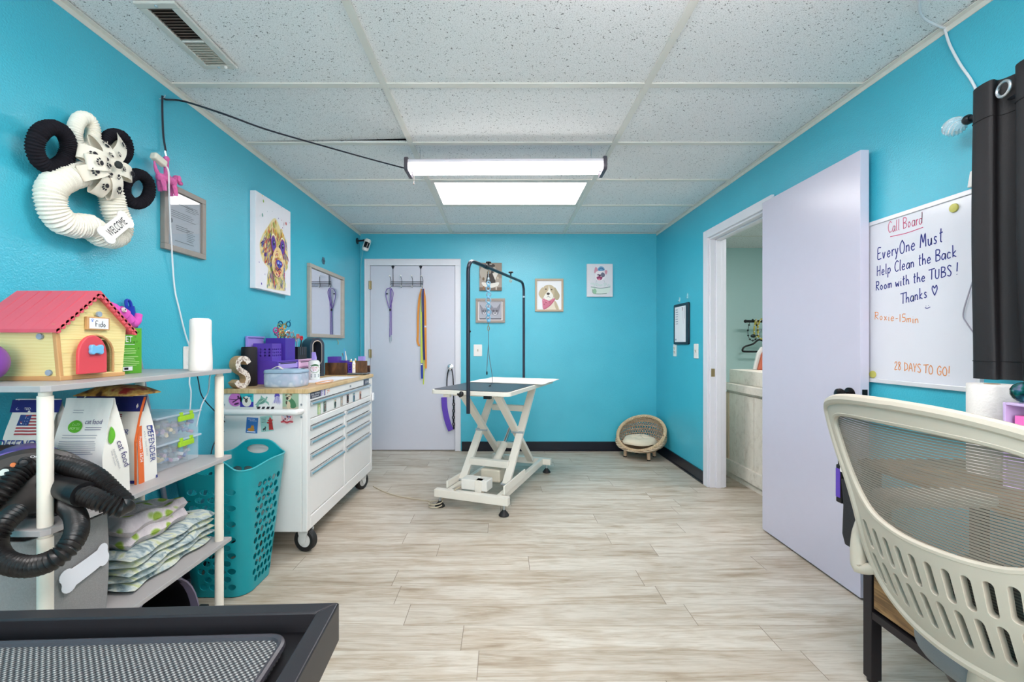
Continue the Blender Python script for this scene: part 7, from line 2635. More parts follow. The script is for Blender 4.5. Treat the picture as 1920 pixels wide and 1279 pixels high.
# H-shaped black grooming arm
pn_, pf_ = tp(.010, -.068, 0), tp(.005, LEN + .068, 0)
table_root = r
TB = mat('arm_tube', S(44, 48, 60), .3, metal=.4, var=.06)
zt_ = 1.742
g = G().tube([pn_ + ZH * .69, pn_ + ZH * 1.2, pn_ + ZH * 1.66] + [pn_ + ZH * zt_ + (EL * (.08 - .08 * math.cos(q)) + ZH * (-.08 + .08 * math.sin(q))) for q in (.25, .6, .95, 1.3)] + [pn_ + EL * .10 + ZH * zt_, pn_ + EL * .32 + ZH * zt_], .0135, 14)
arm_ = g.build('overhead_arm', TB, table_root)
arm_['label'] = 'black tubular overhead arm'
r = arm_
g = G().tube([pf_ + ZH * .72, pf_ + ZH * 1.2, pf_ + ZH * 1.655] + [pf_ + ZH * zt_ + (-EL * (.08 - .08 * math.cos(q)) + ZH * (-.08 + .08 * math.sin(q))) for q in (.25, .6, .95, 1.3)] + [pf_ - EL * .10 + ZH * zt_, pn_ + EL * .30 + ZH * zt_], .0115, 14)
g.build('far_post', TB, r)
G().cyl(pn_ + EL * .285 + ZH * zt_, pn_ + EL * .345 + ZH * zt_, .0165, n=16).build('sleeve', BLACK, r)
for q, s in ((.36, 1), (.86, .9)):
    p = pn_ + EL * q + ZH * (zt_ + .010)
    k_ = G().cyl(p, p + ZH * .026, .006, n=10)
    for i in range(5):
        an = 2 * PI * i / 5
        k_.ell(p + Vector((.012 * math.cos(an), .012 * math.sin(an), .030)), (.010, .010, .008), 8)
    k_.build('thumb_knob', BLACK, r)
    p2 = pn_ + EL * q + ZH * (zt_ - .012)
    G().tube([p2, p2 - ZH * .012, p2 + Vector((.010, 0, -.022)), p2 + Vector((0, 0, -.034)), p2 + Vector((-.010, 0, -.022)), p2 - ZH * .012], .0022, 6, k=4).build('eye_hook', BRASS, r)
for (u_, z) in ((pn_, 1.25),):
    G().ell(u_ + ZH * z + Vector((.012, -.004, 0)), .008, 8).build('button', BLACK, r)
G().cyl(pf_ + ZH * 1.60, pf_ + ZH * 1.615, .0125, n=14).build('collar', STEEL, r)
# beaded grooming loop
hp0 = pn_ + EL * .36 + ZH * (zt_ - .040)
r = thing('grooming_loop', 'noose of clear pale blue beads hanging from the table arm', 'grooming loop', hp0 - ZH * .62)
CB = mat('clear_bead', S(170, 214, 236), .08, var=.05, trans=.5)
g = G().tube([hp0 + ZH * .012, hp0 - ZH * .04], .0035, 6).ell(hp0 - ZH * .045, (.010, .010, .014), 10)
g.build('swivel_snap', STEEL, r)
zz_ = hp0.z - .065
sizes = [.020, .016, .024, .014, .026, .014, .028, .014, .027, .014, .026, .015, .024, .018]
zc = zz_
for k, s in enumerate(sizes):
    zc -= s * .55
    p = Vector((hp0.x + .002 * math.sin(k * 2), hp0.y, zc))
    if k % 2 == 0:
        Rr = Matrix.Rotation(PI / 2, 3, 'X')
        G().tube([p + Vector((s * .62 * math.cos(a_), 0, s * .62 * math.sin(a_))) for a_ in (2 * PI * i / 18 for i in range(18))], .0052, 8, True).build('bead', CB, r)
    else:
        G().ell(p, (s * .8, s * .8, s * .75), 12).build('bead', mat('aqua_bead', S(120, 186, 224), .15, var=.1), r)
    zc -= s * .55
e = Vector((hp0.x, hp0.y, zc))
G().tube([e + ZH * .01, e - ZH * .02, e - ZH * .045 + XH * .008, e - ZH * .065, e - ZH * .045 - XH * .008, e - ZH * .02], .003, 6, k=3).build('snap_hook', BRASS, r)
GC = mat('grey_cable', S(110, 112, 120), .4, metal=.4)
g = G().tube([e - ZH * .06, e - ZH * .16, e - ZH * .25 + XH * -.006, e - ZH * .35 + XH * -.012, e - ZH * .385 + XH * -.012], .0025, 6, k=4)
g.tube([e - ZH * .16, e - ZH * .26 + XH * .006, e - ZH * .36 + XH * .022, e - ZH * .44 + XH * .030, e - ZH * .475 + XH * .018, e - ZH * .495 + XH * -.012], .0025, 6, k=4)
g.build('noose_cable', GC, r)
G().ell(e - ZH * .385 + XH * -.012, (.006, .006, .016), 8).build('stop_bead', INK, r)
G().tube([e - ZH * .478 + XH * .016, e - ZH * .492 + XH * -.004, e - ZH * .505 + XH * -.022], .0055, 6, k=3).build('tip', INK, r)
# mains cable on the floor and foot pedal
pts = [level(700, 912, .004), level(720, 922, .004), level(745, 930, .004), level(780, 936, .004), level(806, 940, .004)]
cq = level(817, 949, .004)
coil = [cq + Vector((.048 * math.cos(a_), .052 * math.sin(a_), .0)) + ZH * .0015 * i for i, a_ in enumerate([PI * .75 + 2 * PI * k / 14 for k in range(25)])]
tag(G().tube(pts + coil + [tp(-.12, .0, .136), tp(-.10, .07, .140)], .0042, 6, k=4).build('power_cable', mat('beige_cable', S(196, 184, 160), .5, var=.03)), 'beige power cable coiled round the grooming table foot and trailing to the cart', 'cord')
pd = level(834, 935, 0)
r = thing('foot_pedal', 'grey and black foot pedal on the floor inside the table base', 'pedal', pd)
G().box(pd + Vector((.02, .05, .012)), (.12, .08, .024), rz(-.36)).build('pedal_base', mat('pedal_grey', S(100, 100, 112), .5), r, bevel=.005)
G().box(pd + Vector((.02, .05, .032)), (.09, .05, .014), rz(-.36)).build('treadle', BLACK, r, bevel=.004)

# ---- rattan pet bed in the far right corner
bc_ = Vector((1.435, 4.655, 0))
r = thing('rattan_pet_bed', 'round woven rattan pet bed with a cream cushion in the corner', 'pet bed', bc_)
RAT, t, b, tc = base('woven_rattan', .6)
wv1 = nd(t, 'ShaderNodeTexWave', Scale=22.0, Distortion=1.0, wave_type='BANDS', bands_direction='Z')
t.links.new(tc.outputs['Object'], wv1.inputs['Vector'])
wv2 = nd(t, 'ShaderNodeTexNoise', Scale=60.0)
t.links.new(tc.outputs['Object'], wv2.inputs['Vector'])
mm = nd(t, 'ShaderNodeMath', operation='MULTIPLY')
t.links.new(wv1.outputs['Fac'], mm.inputs[0])
t.links.new(wv2.outputs['Fac'], mm.inputs[1])
t.links.new(ramp(t, mm.outputs[0], [(.05, S(140, 116, 92)), (.3, S(190, 166, 138)), (.6, S(214, 194, 168))]), b.inputs['Base Color'])
bumpnode(t, b, mm.outputs[0], .6, .006)
fdir = Vector((-.66, -.75, 0)).normalized()       # opening faces left-forward
fs_ = Vector((.75, -.66, 0)).normalized()
tilt = 0.74
nrm = (fdir * math.sin(tilt) + ZH * math.cos(tilt)).normalized()
rimc = bc_ + ZH * .245 + fdir * -.0
uu = fs_
vv = nrm.cross(uu).normalized() * -1
if vv.z < 0:
    vv = -vv
RR, RV = .245, .225


def rimp(a_, s=1.0, d=0.0):
    return rimc + uu * RR * s * math.cos(a_) + vv * RV * s * math.sin(a_) - nrm * d


botc = bc_ + ZH * .085 + fdir * .02


def shell(a_, q):
    """q 0 rim .. 1 base"""
    p = rimp(a_)
    bb = botc + Vector((math.cos(a_) * .165 * uu.x + math.sin(a_) * .165 * -fdir.x, math.cos(a_) * .165 * uu.y + math.sin(a_) * .165 * -fdir.y, 0))
    m = p.lerp(bb, q)
    out = (m - (bc_ + ZH * .2))
    out.z = 0
    return m + out.normalized() * .05 * math.sin(PI * q) * (1 if out.length > .02 else 0)


# back wall of the shell: solid top band, open lattice with crossing strands, solid base
NA = 60
g = G()
vs = []
NQ = 10
for i in range(NA):
    a_ = 2 * PI * i / NA
    for j in range(NQ + 1):
        vs.append(shell(a_, j / NQ))
inn = [v + ((bc_ + ZH * .2) - v).normalized() * .006 for v in vs]
n1 = len(vs)
fs = []
for i in range(NA):
    a_ = 2 * PI * i / NA
    back = math.sin(a_) > .05
    for j in range(NQ):
        if back and 2 <= j <= 6:
            continue
        i2 = (i + 1) % NA
        q = (i * (NQ + 1) + j, i2 * (NQ + 1) + j, i2 * (NQ + 1) + j + 1, i * (NQ + 1) + j + 1)
        fs += [q, tuple(n1 + k for k in q[::-1])]
g.add(vs + inn, fs)
g.build('woven_shell', RAT, r, smooth=60)
g = G()
for k in range(30):
    a0 = .05 + (PI - .1) * k / 30
    for s in (-1, 1):
        g.tube([shell(a0 + s * .30 * (q - .5) * 1.2, .18 + .56 * q) for q in (0, .33, .66, 1)], .0042, 5)
for q in (.32, .45, .58):
    g.tube([shell(.05 + (PI - .1) * k / 24, q) for k in range(25)], .005, 5)
g.build('open_lattice', RAT, r)
g = G()
for ph in (0, 2 * PI / 3, 4 * PI / 3):
    pts = []
    for i in range(150):
        a_ = 2 * PI * i / 150
        tw = a_ * 22 + ph
        rad = (rimp(a_) - rimc).normalized()
        pts.append(rimp(a_) + rad * .010 * math.cos(tw) + nrm * .010 * math.sin(tw))
    g.tube(pts, .0095, 7, True)
g.build('braided_rim', mat('rattan_rim', S(204, 178, 144), .55, var=.15, nscale=60), r)
G().lathe([(.0, .078), (.16, .078), (.172, .086), (.172, .094), (.0, .094)], bc_ + fdir * .02, 36).build('base_plate', RAT, r)
g = G()
cu = bc_ + fdir * .035 + ZH * .165
vs, fs = [], []
N1, N2 = 10, 36
prof = []
for i in range(N1 + 1):
    q = i / N1
    for j in range(N2):
        a_ = 2 * PI * j / N2
        rad = .172 * q * (1 + .04 * math.sin(a_ * 5))
        h = .055 * math.sqrt(max(0, 1 - q ** 3)) - .020 * math.exp(-((q - .35) / .16) ** 2) * (math.cos(a_ * 2.5) ** 2)
        tl = -.10 * rad * math.sin(a_)
        vs.append(cu + uu * rad * math.cos(a_) + Vector((-fdir.x, -fdir.y, 0)) * rad * math.sin(a_) * .92 + ZH * (h + tl * -.9))
for i in range(N1):
    for j in range(N2):
        fs.append((i * N2 + j, (i + 1) * N2 + j, (i + 1) * N2 + (j + 1) % N2, i * N2 + (j + 1) % N2))
o_ = len(vs)
vs += [Vector((p.x, p.y, 2 * cu.z - p.z - .0)) - ZH * .01 for p in vs[-N2:]]
for j in range(N2):
    fs.append((N1 * N2 + j, o_ + j, o_ + (j + 1) % N2, N1 * N2 + (j + 1) % N2))
vs.append(cu - ZH * .05)
for j in range(N2):
    fs.append((o_ + (j + 1) % N2, o_ + j, len(vs) - 1))
g.add(vs, fs).build('cushion', mat('cream_cushion', S(222, 208, 184), .85, var=.06, bump=.2, bscale=60), r, smooth=70)
for an in (-.55, .75, 2.2, 3.75):
    d = Vector((math.cos(an) * uu.x + math.sin(an) * -fdir.x, math.cos(an) * uu.y + math.sin(an) * -fdir.y, 0)) * .15
    lg = G().cyl(bc_ + fdir * .02 + d + ZH * .008, bc_ + fdir * .02 + d * .97 + ZH * .082, .0165, .019, n=14).build('leg', mat('tan_leg', S(206, 176, 146), .5, var=.06), r)
    G().cyl(bc_ + fdir * .02 + d, bc_ + fdir * .02 + d + ZH * .010, .0175, n=14).build('foot_cap', BLACK, lg)
# ================================================================== RIGHT SIDE
random.seed(51)


def rw(u, v, d=0.0):
    return sidewall(u, v, RW - d)


# ---- whiteboard with hand-written notes
by0, by1 = 1.575, 2.10
zb_, zt_ = .992, 1.718
r = thing('whiteboard', 'wall whiteboard with handwritten call board notes in coloured marker', 'whiteboard', (RW, (by0 + by1) / 2, zb_))
ALU = mat('white_board_frame', S(222, 222, 226), .3, metal=.1, var=.02)
G().ext(RW - .008, RW, by0, by1, zb_, zt_).build('board', mat('gloss_whiteboard', S(224, 224, 232), .15, var=.01), r, smooth=0)
g = G().ext(RW - .014, RW - .0085, by0, by1, zb_, zb_ + .018).ext(RW - .014, RW - .0085, by0, by1, zt_ - .018, zt_).ext(RW - .014, RW - .0085, by0, by0 + .018, zb_ + .018, zt_ - .018)
g.build('frame', ALU, r, smooth=0, bevel=.002)
PINKI, NAVI, ORGI = mat('magenta_marker', S(206, 60, 110), .6, var=.05), mat('navy_marker', S(40, 48, 130), .6, var=.05), mat('orange_marker', S(226, 140, 70), .6, var=.05)


def bp(u, v):
    p = sidewall(u, v, RW - .0085)
    return by1 - p.y, p.z - zb_


def write(txt, u0, v0, u1, v1, hpx, m, wd, under=None):
    """hand lettering from baseline pixel (u0, v0) to (u1, v1) on the board"""
    a = Art((RW - .008, by1, zb_), -YH, ZH, .0005, .00002)
    x0, y0 = bp(u0, v0)
    x1, y1 = bp(u1, v1)
    yy = by1 - x0
    h = hpx * yy / F
    toks = txt.replace('<3', '\x01').replace(':)', '\x02')
    nat = sum((ADV.get(c, .46) + .06) for c in toks) * h
    a.hand(txt, x0, y0, h, wd, m, (y1 - y0) / max(1e-6, x1 - x0), (x1 - x0) / nat)
    if under:
        a.line([bp(*q) for q in under], wd, m)
    a.build('handwriting', r)


write('Call Board', 1665, 437, 1731, 419, 20, PINKI, .0030, ((1669, 444), (1700, 437), (1731, 426)))
write('EveryOne Must', 1645, 488, 1770, 452, 23, NAVI, .0046)
write('Help Clean the Back', 1644, 518, 1796, 480, 19, NAVI, .0042)
write('Room with the TUBS !', 1642, 545, 1799, 514, 17, NAVI, .0042)
write('Thanks <3', 1690, 570, 1757, 552, 20, NAVI, .0042)
write(':)', 1734, 580, 1746, 577, 9, NAVI, .0030)
write('Roxie-15min', 1640, 599, 1725, 607, 14, ORGI, .0032)
write('28 DAYS TO GO!', 1677, 693, 1783, 706, 15, ORGI, .0034)
for (u, v, lb) in ((1790, 390, 'round olive yellow magnet at the top right of the whiteboard'), (1637.5, 702, 'round olive magnet at the lower edge of the whiteboard by the door')):
    p = rw(u, v, .0085)
    tag(G().lathe([(.0, 0), (.0155, 0), (.0165, .002), (.0155, .006), (.0, .007)], p, 24, Matrix.Rotation(-PI / 2, 3, 'Y')).build('round_magnet', mat('olive_yellow', S(196, 190, 96), .4, var=.03)), lb, 'magnet', 'round magnets on the whiteboard')

# ---- small white cord clip and cords
p = rw(1832, 335)
tag(G().prism([(-.022, -.026), (.022, -.026), (.012, .030), (-.012, .030)], lambda x, y, h: p + Vector((-h, x, y)), 0, .014).build('cord_clip', WPLAST, smooth=0, bevel=.003), 'small white wedge shaped clip above the whiteboard corner', 'clip')
pts = [rw(1833, 352, .018), rw(1838, 380, .02), rw(1845, 440, .018), rw(1836, 490, .018), rw(1818, 545, .018), rw(1806, 588, .018), rw(1814, 608, .018), rw(1836, 638, .018), rw(1850, 660, .02)]
tag(G().tube(pts, .0024, 6, k=5).build('thin_cord', mat('grey_cord', S(166, 162, 176), .5, var=.03)), 'thin grey cord bowing across the right part of the whiteboard', 'cord')
pts = [Vector((1.30, 1.40, CH - .006)), Vector((1.462, 1.580, CH - .006)), Vector((1.55, 1.655, CH - .007)), Vector((1.664, 1.700, CH - .010)), rw(1769, 47, .006), rw(1780, 82, .006), rw(1800, 120, .006), rw(1822, 152, .006), rw(1832, 180, .006), rw(1840, 260, .006), rw(1834, 325, .018)]
tag(G().tube(pts, .0042, 8, k=5).build('white_cable', CORDW), 'white cable running along the ceiling and down the right wall behind the curtain', 'cord')

# ---- curtain on a rod with a glass finial
RX_, RZ_ = 1.600, 1.935
r = thing('curtain_rod', 'black curtain rod with a twisted clear glass finial', 'curtain rod', (RX_, 1.2, RZ_))
G().cyl((RX_, .62, RZ_), (RX_, 1.545, RZ_), .0085, n=14).build('rod', BLACKM, r)
G().lathe([(.0, 0), (.013, 0), (.0165, .006), (.0165, .014), (.012, .022), (.0, .024)], (RX_, 1.536, RZ_), 20, Matrix.Rotation(-PI / 2, 3, 'X')).build('end_collar', BLACKM, r)
g = G()
NS, NR = 48, 18
vs = []
for i in range(NR + 1):
    q = PI * i / NR
    for j in range(NS):
        a_ = 2 * PI * j / NS + q * 1.2
        rad = .031 * math.sin(q) * (1 + .07 * math.cos(12 * (a_ - q * 1.2)))
        vs.append(Vector((RX_ + rad * math.cos(a_), 1.592 - .036 * math.cos(q), RZ_ - .003 + rad * math.sin(a_))))
g.add(vs, [(i * NS + j, i * NS + (j + 1) % NS, (i + 1) * NS + (j + 1) % NS, (i + 1) * NS + j) for i in range(NR) for j in range(NS)])
g.build('glass_finial', mat('finial_glass', S(240, 246, 250), .03, trans=.75, var=0, ior=1.3), r)
G().tube([(RX_, 1.50, RZ_), (RX_ + .04, 1.50, RZ_ - .004), (RW, 1.50, RZ_ - .01)], .006, 8).build('bracket', BLACKM, r)
r = thing('curtain', 'dark charcoal grommet curtain at the right edge over the desk', 'curtain', (RX_, 1.2, 1.05))
CURT = mat('blackout_fabric', S(28, 25, 28), .6, var=.05, bump=.15, bscale=300)
CT_, CB_ = 2.005, 1.052
NU, NV = 120, 26
vs = []
CY0, CY1 = .66, 1.510
for i in range(NU + 1):
    q = i / NU
    y = CY1 + (CY0 - CY1) * q
    ph = q * 2 * PI * 6.2 + 2.4
    for j in range(NV + 1):
        z = CT_ + (CB_ - CT_) * j / NV
        amp = .030 * (1 - .25 * j / NV)
        x = RX_ - .028 + amp * math.sin(ph) * .9 + .008 * math.sin(ph * .5 + z * 3)
        yy = y + .016 * math.sin(ph * 2 + .6) + .012 * math.sin(z * 4 + q * 9) * (j / NV) + (.018 * math.sin(PI * j / NV) * -1 if q < .02 else 0)
        vs.append(Vector((x, yy, z)))
n1 = len(vs)
nn = [Vector((.0022, 0, 0))] * n1
vs2 = [p + Vector((.0022, 0, 0)) for p in vs]
fs = []
for i in range(NU):
    for j in range(NV):
        q = (i * (NV + 1) + j, i * (NV + 1) + j + 1, (i + 1) * (NV + 1) + j + 1, (i + 1) * (NV + 1) + j)
        fs += [q, tuple(n1 + k for k in q[::-1])]
G().add(vs + vs2, fs).build('drape', CURT, r, smooth=80)
for jz in (.118, .940):
    j0 = jz * NV
    pts = []
    for i in range(NU + 1):
        j = int(j0)
        f = j0 - j
        pts.append(vs[i * (NV + 1) + j].lerp(vs[i * (NV + 1) + min(NV, j + 1)], f) + Vector((-.0012, 0, 0)))
    G().tube(pts, .0013, 5).build('hem_stitch', mat('stitch_dark', S(18, 16, 20), .7), r)
for k in range(5):
    y = 1.392 - .152 * k
    G().tube([Vector((RX_ - .050, y, RZ_ + .018)) + Vector((.004 * math.cos(a_), .022 * math.cos(a_), .022 * math.sin(a_))) for a_ in (2 * PI * i / 20 for i in range(20))], .0045, 8, True).build('grommet', STEEL, r)

# ---- desk along the right wall
QX0, QX1, QY0, QY1, QZ = 1.262, 1.668, .30, 1.575, .76
r = thing('desk', 'rustic brown desk with a black metal frame under the curtain', 'desk', ((QX0 + QX1) / 2, (QY0 + QY1) / 2, 0))
RUST2, t, b, tc = base('rustic_desk_wood', .5)
n = nd(t, 'ShaderNodeTexNoise', Scale=4.0, Detail=6.0, Distortion=1.0)
t.links.new(mapped(t, tc, (3, 1.2, 14)), n.inputs['Vector'])
t.links.new(ramp(t, n.outputs['Fac'], [(.32, S(74, 52, 30)), (.48, S(128, 96, 58)), (.64, S(160, 124, 80))]), b.inputs['Base Color'])
FRM = mat('desk_black_metal', S(38, 34, 38), .45, metal=.3, var=.08)
G().ext(QX0 - .012, QX1, QY0, QY1 + .012, QZ - .022, QZ).build('desktop', RUST2, r, smooth=0, bevel=.002)
for (x, y) in ((QX0, QY1 - .036), (QX1 - .036, QY1 - .036), (QX0, QY0), (QX1 - .036, QY0)):
    l = G().ext(x, x + .036, y, y + .036, .012, QZ - .022).build('leg', FRM, r, smooth=0, bevel=.002)
    G().cyl((x + .018, y + .018, 0), (x + .018, y + .018, .014), .016, n=14).build('leveling_foot', BLACK, l)
g = G().ext(QX0 + .002, QX0 + .030, QY0 + .036, QY1 - .036, .225, .250).ext(QX1 - .030, QX1 - .002, QY0 + .036, QY1 - .036, .225, .250).ext(QX0 + .036, QX1 - .036, QY1 - .033, QY1 - .005, .225, .250).ext(QX0 + .030, QX0 + .034, QY0 + .036, QY1 - .036, .246, .250)
g.build('lower_rail', FRM, r, smooth=0)
G().ext(QX0 + .03, QX1 - .03, QY0 + .04, QY1 - .04, .250, .262).build('lower_shelf', RUST2, r, smooth=0)
for k in range(2):
    y1_ = QY1 - .040 - k * .40
    d = G().ext(QX0 + .004, QX0 + .020, y1_ - .385, y1_, .264, .455).build('drawer', RUST2, r, smooth=0, bevel=.002)
    kc = Vector((QX0 + .004, y1_ - .115 - k * .08, .372))
    G().lathe([(.0, .028), (.010, .026), (.014, .020), (.013, .012), (.006, .008), (.006, 0), (0, 0)][::-1], kc, 18, Matrix.Rotation(-PI / 2, 3, 'Y')).build('knob', BLACK, d)
    G().ext(QX0 + .024, QX1 - .05, y1_ - .38, y1_ - .005, .266, .45).build('drawer_box', FRM, r, smooth=0)

# ---- things on the desk
c = Vector((1.528, 1.405, QZ))
r = thing('paper_towel_roll', 'white paper towel roll standing on the desk beside the curtain', 'paper towel', c)
TOW = mat('paper_towel', S(236, 231, 226), .9, var=.02, bump=.5, bscale=140)
G().lathe([(.019, 0), (.056, 0), (.057, .003), (.057, .277), (.056, .280), (.019, .280), (.019, 0)], c, 40).build('towel_sheets', TOW, r)
G().lathe([(.0165, .0), (.0185, 0), (.0185, .281), (.0165, .281), (.0165, 0)], c, 24).build('cardboard_core', mat('cardboard', S(170, 140, 110), .8), r)
x0, x1, y0, y1, z1 = 1.420, 1.60, 1.03, 1.278, QZ + .240
r = thing('acrylic_drawers', 'lilac and clear desk drawer tower holding pink sticky notes', 'drawer chest', ((x0 + x1) / 2, (y0 + y1) / 2, QZ))
g = G()
LIL2 = mat('lilac_clear', S(206, 182, 226), .25, var=.03)
g.ext(x0, x1, y0, y0 + .007, QZ, z1).ext(x0, x1, y1 - .007, y1, QZ, z1).ext(x1 - .005, x1, y0 + .007, y1 - .007, QZ, z1)
for z in (QZ, QZ + .078, QZ + .156, z1 - .007):
    g.ext(x0, x1 - .005, y0 + .007, y1 - .007, z, z + .007)
g.build('case', LIL2, r, smooth=0, bevel=.0015)
for k in range(2):
    z = QZ + .008 + .078 * k
    dd_ = G().ext(x0 + .003, x0 + .006, y0 + .010, y1 - .010, z, z + .064)
    dd_.build('drawer_front', mat('clear_lilac_front', S(220, 206, 236), .1, var=.02, alpha=.35), r, smooth=0)
tag(G().ext(x0 + .012, x0 + .088, y1 - .105, y1 - .020, QZ + .1635, QZ + .205).build('sticky_notes', mat('neon_pink_paper', S(255, 120, 196), .7, var=.03), smooth=0), 'block of hot pink sticky notes inside the top lilac drawer', 'sticky notes')
c = Vector((1.462, 1.262, z1 + .0295))
r = thing('crystal_ball', 'iridescent teal glass ball on top of the lilac drawers', 'ball', c - ZH * .0295)
IR, t, b, tc = base('iridescent_glass', .06, metal=.85)
lw = nd(t, 'ShaderNodeTexNoise', Scale=28.0, Detail=2.0)
t.links.new(tc.outputs['Object'], lw.inputs['Vector'])
t.links.new(ramp(t, lw.outputs['Fac'], [(.36, S(24, 60, 70)), (.46, S(40, 130, 120)), (.54, S(150, 150, 190)), (.64, S(206, 214, 220))]), b.inputs['Base Color'])
g = G()
g.ell(c, .0285, 14)
g.build('ball', IR, r, smooth=0)
# black hanging pouch at the desk corner with radio and spray trigger
r = thing('hanging_pouch', 'black cloth pouch hanging on the desk corner by the white door', 'pouch', (1.22, 1.52, .455))
CLO = mat('black_mesh_cloth', S(40, 40, 44), .8, var=.12, bump=.3, bscale=300)
g = G()
vs = []
for (z, e) in ((.460, .006), (.50, .0), (.60, .0), (.690, -.004)):
    sl_ = (z - .46) * .06
    for x, y in roundrect(.060 - e, .150 - e, .018, 3, 1.223 + .0, 1.512):
        vs.append(Vector((x, y + sl_ * .3 + .004 * math.sin(z * 40 + y * 60), z + (1.262 - x) * .1 * (1 if z < .5 else 0))))
n1 = 16
g.add(vs, [(i * n1 + j, i * n1 + (j + 1) % n1, (i + 1) * n1 + (j + 1) % n1, (i + 1) * n1 + j) for i in range(3) for j in range(n1)] + [tuple(range(n1 - 1, -1, -1)), tuple(range(3 * n1, 4 * n1))])
g.build('pouch_body', CLO, r, smooth=50)
G().tube([(1.243, 1.56, .69), (1.2475, 1.56, .73), (1.2475, 1.556, .765), (1.262, 1.556, .768)], .004, 6).build('hanging_loop', INK, r)
r = thing('walkie_talkie', 'black radio with a purple side clipped in the hanging pouch', 'radio', (1.205, 1.575, .62))
G().ext(1.198, 1.226, 1.590, 1.618, .60, .735).build('radio_body', BLACK, r, smooth=0, bevel=.004)
G().ext(1.195, 1.198, 1.594, 1.614, .62, .722).build('side_panel', PURPLE, r, smooth=0, bevel=.001)
G().cyl((1.203, 1.604, .735), (1.203, 1.604, .765), .006, n=10).cyl((1.214, 1.604, .735), (1.214, 1.604, .752), .004, n=10).build('antenna', BLACK, r)
r = thing('spray_trigger', 'white spray trigger head poking out of the hanging pouch', 'spray bottle', (1.215, 1.55, .69))
g = G().prism([(-.040, .0), (.020, .004), (.022, .024), (-.034, .022), (-.040, .014)], lambda x, y, h: Vector((1.198 + h, 1.545 - x, .716 + y)), -.010, .010)
g.prism([(-.018, .0), (-.008, .0), (-.006, -.03), (-.018, -.055), (-.024, -.052), (-.014, -.028)], lambda x, y, h: Vector((1.198 + h, 1.545 - x, .716 + y)), -.006, .006)
g.build('trigger_head', WPLAST, r, bevel=.002)
G().cyl((1.205, 1.535, .600), (1.200, 1.535, .718), .011, n=14).build('neck', WPLAST, r)

# ---- black balls: over-door bumpers seen above the chair come from the door knob; office chair
CH0 = Vector((.784, .850, 0))
r = thing('office_chair', 'pale grey office chair with a slotted mesh back in the right foreground', 'office chair', (CH0.x + .22, CH0.y, 0))
CHP = mat('warm_grey_plastic', S(188, 179, 164), .4, var=.02)


def cb(p, z, h=0.0):
    """chair back surface: p sideways (+ away from camera), z height, h thickness toward the rear"""
    bend = 1.05 * p * p
    yc = .826 + .138 * (z - .60)
    lean = -.11 * (z - .80) + (.9 * (.80 - z) ** 2 if z < .80 else 0) * .8
    x = CH0.x + bend + lean
    n_ = Vector((-1, 2.1 * p, -.1)).normalized()
    return Vector((x, yc + p, z)) + n_ * h


def wide(x, z, k):                 # the side toward the camera sweeps out further
    q = max(0.0, min(1.0, (1.02 - z) / .12))
    return -x * (1.02 + (k - 1.02) * q)


half = [(0, 1.052), (.09, 1.049), (.15, 1.042), (.20, 1.031), (.222, 1.021), (.231, 1.004), (.226, .970), (.206, .920), (.184, .880), (.168, .835), (.160, .79), (.160, .74), (.160, .69), (.150, .655), (.124, .627), (.085, .607), (.04, .598), (0, .596)]
outline = half + [(wide(x, z, 1.38), z) for x, z in half[-2:0:-1]]
outline = [(p.x, p.y) for p in spl([(x, z, 0) for x, z in outline], 3, True)]
wh = [(0, 1.014), (.09, 1.012), (.15, 1.006), (.180, .996), (.192, .980), (.189, .96), (.170, .905), (.148, .862), (.124, .830), (.096, .808), (.055, .796), (0, .791)]
window = wh + [(wide(x, z, 1.5), z) for x, z in wh[-2:0:-1]]
window = [(p.x, p.y) for p in spl([(x, z, 0) for x, z in window], 3, True)]
slots = []
for k in range(11):
    p = -.174 + k * .030
    dz = 1.0 * p * p
    for za, zb3 in ((.710 + dz, .767 + dz), (.638 + dz * 1.1, .699 + dz)):
        sl2 = roundrect(.0142, zb3 - za, .0065, 4, 0, 0)
        slots.append([(x + p + (y * .12 * p / .15), y + (za + zb3) / 2) for x, y in sl2])
g = G().sheet(outline, [window] + slots, .018, lambda x, z, h: cb(x, z, h), .014)
g.build('back_frame', CHP, r, smooth=50, bevel=.004)
# rolled outer rim that gives the frame its depth
rimpts = [cb(x * .988, z + (.004 if z < .8 else -.004), .007) for x, z in outline]
G().tube(rimpts, .0125, 10, True).build('rim', CHP, r)
G().tube([cb(x, z, .008) for x, z in window], .0068, 8, True).build('inner_rim', CHP, r)
# horizontal elastic strands of the mesh
g = G()
STR = mat('mesh_strand', S(126, 117, 106), .5, var=.08)


def xspan(z):
    xs = []
    n = len(window)
    for i in range(n):
        (x0_, z0_), (x1_, z1_) = window[i], window[(i + 1) % n]
        if (z0_ > z) != (z1_ > z):
            xs.append(x0_ + (z - z0_) / (z1_ - z0_) * (x1_ - x0_))
    return (min(xs), max(xs)) if len(xs) >= 2 else None


z = .794
while z < 1.013:
    sp_ = xspan(z)
    if sp_:
        a0, a1 = sp_
        g.band([cb(a0 + (a1 - a0) * i / 16, z, .004) for i in range(17)], (0, 0, .0039), .0014)
    z += .0052
g.build('mesh_strands', STR, r, smooth=0)
